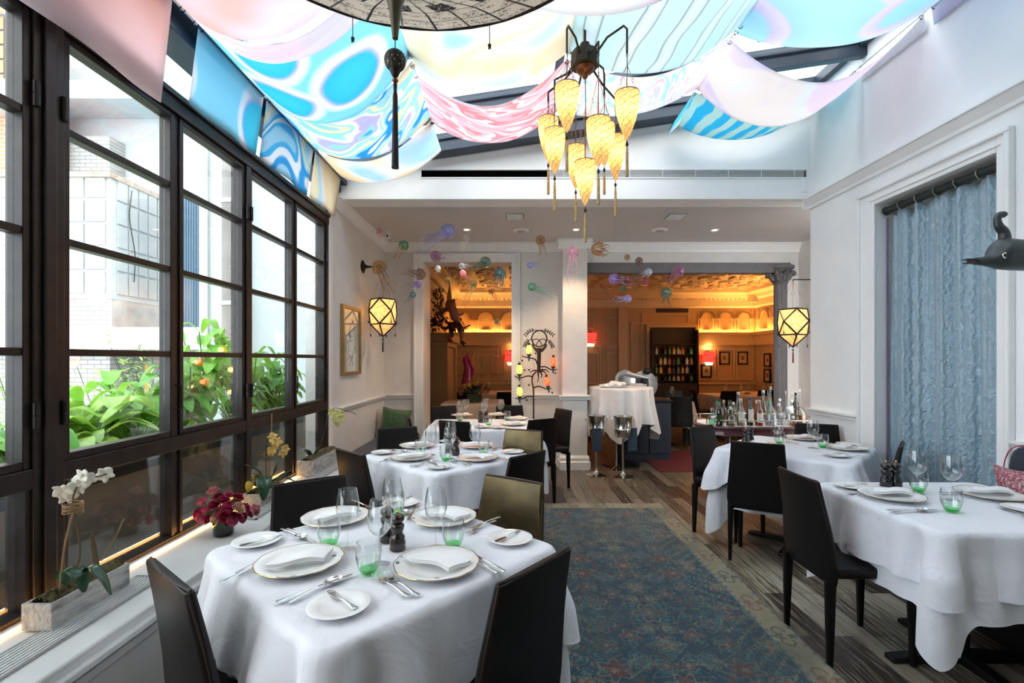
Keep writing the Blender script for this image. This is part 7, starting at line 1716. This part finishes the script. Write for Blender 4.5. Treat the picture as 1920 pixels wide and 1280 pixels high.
Y=7.9; o=MB().bb(-12,X_(382,Y),Y,Y+1.6,Z_(655,Y),Z_(613,Y)).build('concrete_canopy',M['wpaint'],smooth=0); tag(o,'long white concrete canopy across the courtyard','canopy')
Y=9.0; t=thing('ground_floor_wall','grey painted brick wall with two glazed doors under the canopy','wall',(0,0,0)); t['kind']='structure'
MB().bb(-12,X_(395,Y),Y,Y+.2,0,Z_(655,Y)+.3).build('brick_wall',M['gbrick'],t,smooth=0)
for k,(a,c) in enumerate(((235,282),(336,382))):
    MB().bb(X_(a-8,Y),X_(c+6,Y),Y-.05,Y,0,Z_(676,Y)).build('door_frame',M['wpaint'],t,smooth=0)
    MB().bb(X_(a,Y),X_(c,Y),Y-.08,Y-.05,.05,Z_(737,Y)).build('door_panel',mat('maroon_door',(.12,.045,.035),.5),t,smooth=0)
    MB().bb(X_(a,Y),X_(c,Y),Y-.08,Y-.05,Z_(737,Y),Z_(684,Y)).build('amber_glazing',mat('amber_glazing',(.55,.38,.12),.3,emit=(1,.65,.2),es=.25),t,smooth=0)
Y=9.2; o=MB().bb(X_(338,Y),X_(380,Y),Y,Y+.3,Z_(655,Y),Z_(372,Y)); 
for k in range(9): x=X_(338,Y)+k*.048; o.bb(x,x+.02,Y-.02,Y,Z_(655,Y),Z_(372,Y))
o=o.build('blue_cladding',mat('blue_grey_cladding',(.10,.17,.25),.6),smooth=0); tag(o,'blue grey ribbed cladding strip above the canopy','cladding')
t=thing('brick_building','warm brick building with brown framed windows at the far left','building',(0,0,0)); Y=8.6
MB().bb(-16,X_(28,Y),Y,Y+1,0,8).build('facade',M['rbrick'],t,smooth=0); MB().bb(X_(28,Y),X_(44,Y),Y-.02,Y+.8,0,8).build('white_pier',M['wbrick'],t,smooth=0)
for z0,z1 in((Z_(610,Y),Z_(490,Y)),(Z_(480,Y),Z_(405,Y)),(Z_(200,Y),Z_(30,Y))):
    MB().bb(-9.9,X_(24,Y),Y-.06,Y,z0,z1).build('window_frame',mat('brown_frame',(.08,.07,.07),.6),t,smooth=0)
    b=MB(); nz_=max(2,int((z1-z0)/.26))
    for k in range(nz_): zz=z0+.05+(z1-z0-.08)*k/nz_; b.bb(-9.85,X_(15,Y),Y-.08,Y-.06,zz,zz+(z1-z0-.08)/nz_-.04)
    b.build('window_panes',mat('tan_blind',(.30,.17,.08),.5),t,smooth=0)
MB().bb(-16,X_(40,Y),Y-.3,Y,Z_(215,Y),Z_(165,Y)).build('stone_band',M['wpaint'],t,smooth=0)
# stucco wing at right
Y=6.9; t=thing('stucco_wing','pale blue white stucco wing outside the right casements','building',(0,0,0))
MB().bb(X_(380,Y),-1.95,Y,Y+3,0,8.5).build('stucco_wall',mat('pale_stucco',(.43,.49,.50),.8,var=.05,vscale=2,bump=.6,bscale=14),t,smooth=0)
MB().bb(X_(380,Y)-.02,X_(393,Y),Y-.05,Y+.1,0,8.5).build('corner_strip',M['wpaint'],t,smooth=0)
t=thing('dark_upright','wide grey brown pipe running up the stucco wing','upright',(X_(436,6.7),6.7,0)); MB().lathe([(.13,0),(.13,8.5)],(0,0,0),20).build('upright',mat('upright_paint',(.17,.155,.145),.6,var=.2,vscale=2),t)  # tall grey brown cylinder with bands, standing before the stucco wall
b=MB()
for z in(.8,2.2,3.6,5): b.lathe([(.14,z-.03),(.145,z-.02),(.145,z+.02),(.14,z+.03)],(0,0,0),20)
b.build('upright_bands',M['alu'],t); MB().bb(-.02,.02,.1,.2,2.18,2.22).build('upright_bracket',M['alu'],t)
# planter trough outside
t=thing('garden_trough','long brown metal garden trough outside the windows','planter',(0,0,0))
MB().bb(-2.62,-2.14,1.0,5.3,.02,.84).build('trough',mat('brown_trough',(.16,.12,.085),.45,.2,var=.25,vscale=3),t,bevel=.01); MB().bb(-2.60,-2.16,1.03,5.28,.84,.86).build('soil',M['moss'],t,smooth=0); MB().bb(-2.14,-2.115,1.0,5.3,.80,.845).build('trough_rim',M['black'],t,smooth=0)
lm=[]
for k,c_ in enumerate(((.10,.36,.03),(.18,.48,.05),(.05,.22,.04),(.34,.55,.10))):
    q=NT('garden_leaf_%d'%k); col=q.ramp(q.noise(q.tc(),12,3),[(.3,tuple(v*.7 for v in c_)),(.7,tuple(min(1,v*1.3) for v in c_))])
    d_=q.princ(Base_Color=col,Roughness=.4); tl=q.n('ShaderNodeBsdfTranslucent',{'Color':q.mix(.5,col,(.4,.6,.08))}); lm.append(q.done(q.n('ShaderNodeMixShader',{0:.35,1:d_,2:tl.outputs[0]}).outputs[0]))
def hosta(label,c,h_,n_,seed,lw,mi):
    rg=random.Random(seed); t=thing('leafy_plant',label,'plant',c,0,'leafy plants in the garden trough'); st=MB(); lf=MB()
    for s in range(max(3,n_//9)):
        a=rg.random()*2*PI; tip=Vector((.20*math.cos(a)*rg.random(),.28*math.sin(a)*rg.random(),h_*(.6+.4*rg.random()))); pp=crv([(0,0,0),tip*.5+Vector((.03,0,0)),tip],4); st.tube(pp,.004,5)
        for k in range(9):
            f=.25+.75*k/8; p=pp[min(len(pp)-1,int(f*(len(pp)-1)))]; aa=rg.random()*2*PI; L=lw*(1.6+1.2*rg.random()); d=Vector((math.cos(aa),math.sin(aa),.25*rg.random())); e=p+d*L; m_=p+d*L*.5+Vector((0,0,.05+.04*rg.random())); e.z-=.03*rg.random()+.01
            leaf_mesh(lf,[p,m_,e],lw*(.42+.25*rg.random()),.18,n=4)
    st.build('stems',M['leaf'],t); lf.build('foliage',lm[mi],t,smooth=180)
hp=[((-2.40,1.25,.84),.26,36,.10,0,'broad leafed plant at the left end of the garden trough'),((-2.35,1.75,.84),.24,45,.11,1,'broad leafed bright green plant behind the nearest orchid'),((-2.42,2.2,.84),.26,45,.11,0,'broad leafed plant low in the second window'),((-2.35,2.6,.84),.32,45,.11,3,'yellow green broad leafed plant left of the casement handle'),((-2.42,3.0,.84),.46,54,.10,1,'tall bright leafed plant right of the casement handle'),((-2.35,3.4,.84),.55,54,.09,0,'leafy plant behind the third casement'),((-2.45,3.8,.84),.85,72,.08,1,'tallest leafy shrub rising in the third casement'),((-2.35,4.2,.84),.70,63,.08,0,'dense leafy shrub before the stucco wing'),((-2.4,4.65,.84),.62,63,.075,2,'dark leafy shrub in the last casement'),((-2.4,5.05,.84),.5,54,.075,2,'small dark shrub at the far end of the trough')]
for i,(c,h_,n_,lw,mi,lab) in enumerate(hp): hosta(lab,c,h_,n_,40+i,lw,mi)
def bamboo(label,c,h_,seed):
    rg=random.Random(seed); t=thing('bamboo_plant',label,'bamboo',c,0,'bamboo clumps in the courtyard'); st=MB(); lf=MB()
    for s in range(9):
        a=rg.random()*2*PI; tip=Vector((.4*math.cos(a),.5*math.sin(a),h_*(.65+.35*rg.random()))); pp=crv([(tip.x*.2,tip.y*.2,0),tip*.5+Vector((0,0,.1)),tip],4); st.tube(pp,.004,4)
        for k in range(34):
            p=pp[rg.randrange(2,len(pp))]+Vector((rg.random()-.5,rg.random()-.5,rg.random()-.5))*.28; aa=rg.random()*2*PI; d=Vector((math.cos(aa),math.sin(aa),-.5+.6*rg.random())).normalized()*(.10+.08*rg.random())
            leaf_mesh(lf,[p,p+d*.5+Vector((0,0,.01)),p+d],.010,.1,n=2)
    st.build('canes',M['leaf'],t); lf.build('foliage',lm[3],t,smooth=180)
for i,(c,h_,lab) in enumerate((((-5.0,5.0,.0),1.6,'feathery bamboo clump outside the leftmost pane'),((-4.45,5.1,.0),1.75,'feathery bamboo clump before the brick annex'),((-4.0,4.9,.0),1.65,'feathery bamboo clump left of the amber glazed door'),((-3.75,5.2,.0),1.55,'feathery bamboo clump in front of the glazed doors'),((-2.75,1.55,.0),1.45,'feathery bamboo clump close behind the left mullion'))): bamboo(lab,c,h_,60+i)
for y in(2.2,2.9,3.9,4.7):
    rg=random.Random(int(y*10)); t=thing('grass_plant','thin arching grass plant, %s along the trough'%({2.2:'nearest',2.9:'second',3.9:'third',4.7:'last'}[y]),'grass plant',(-2.24,y,.85),0,'grass plants along the trough'); b=MB()
    for k in range(50):
        a=rg.random()*2*PI; e=Vector((.16*math.cos(a),.22*math.sin(a),.15+.15*rg.random())); leaf_mesh(b,[(0,0,0),e*.6+Vector((0,0,.06)),e],.004,.1,n=3)
    b.build('blades',lm[2],t,smooth=180); MB().lathe([(.001,0),(.04,0),(.02,.02)],(0,0,-.005),8).build('crown',M['moss'],t)
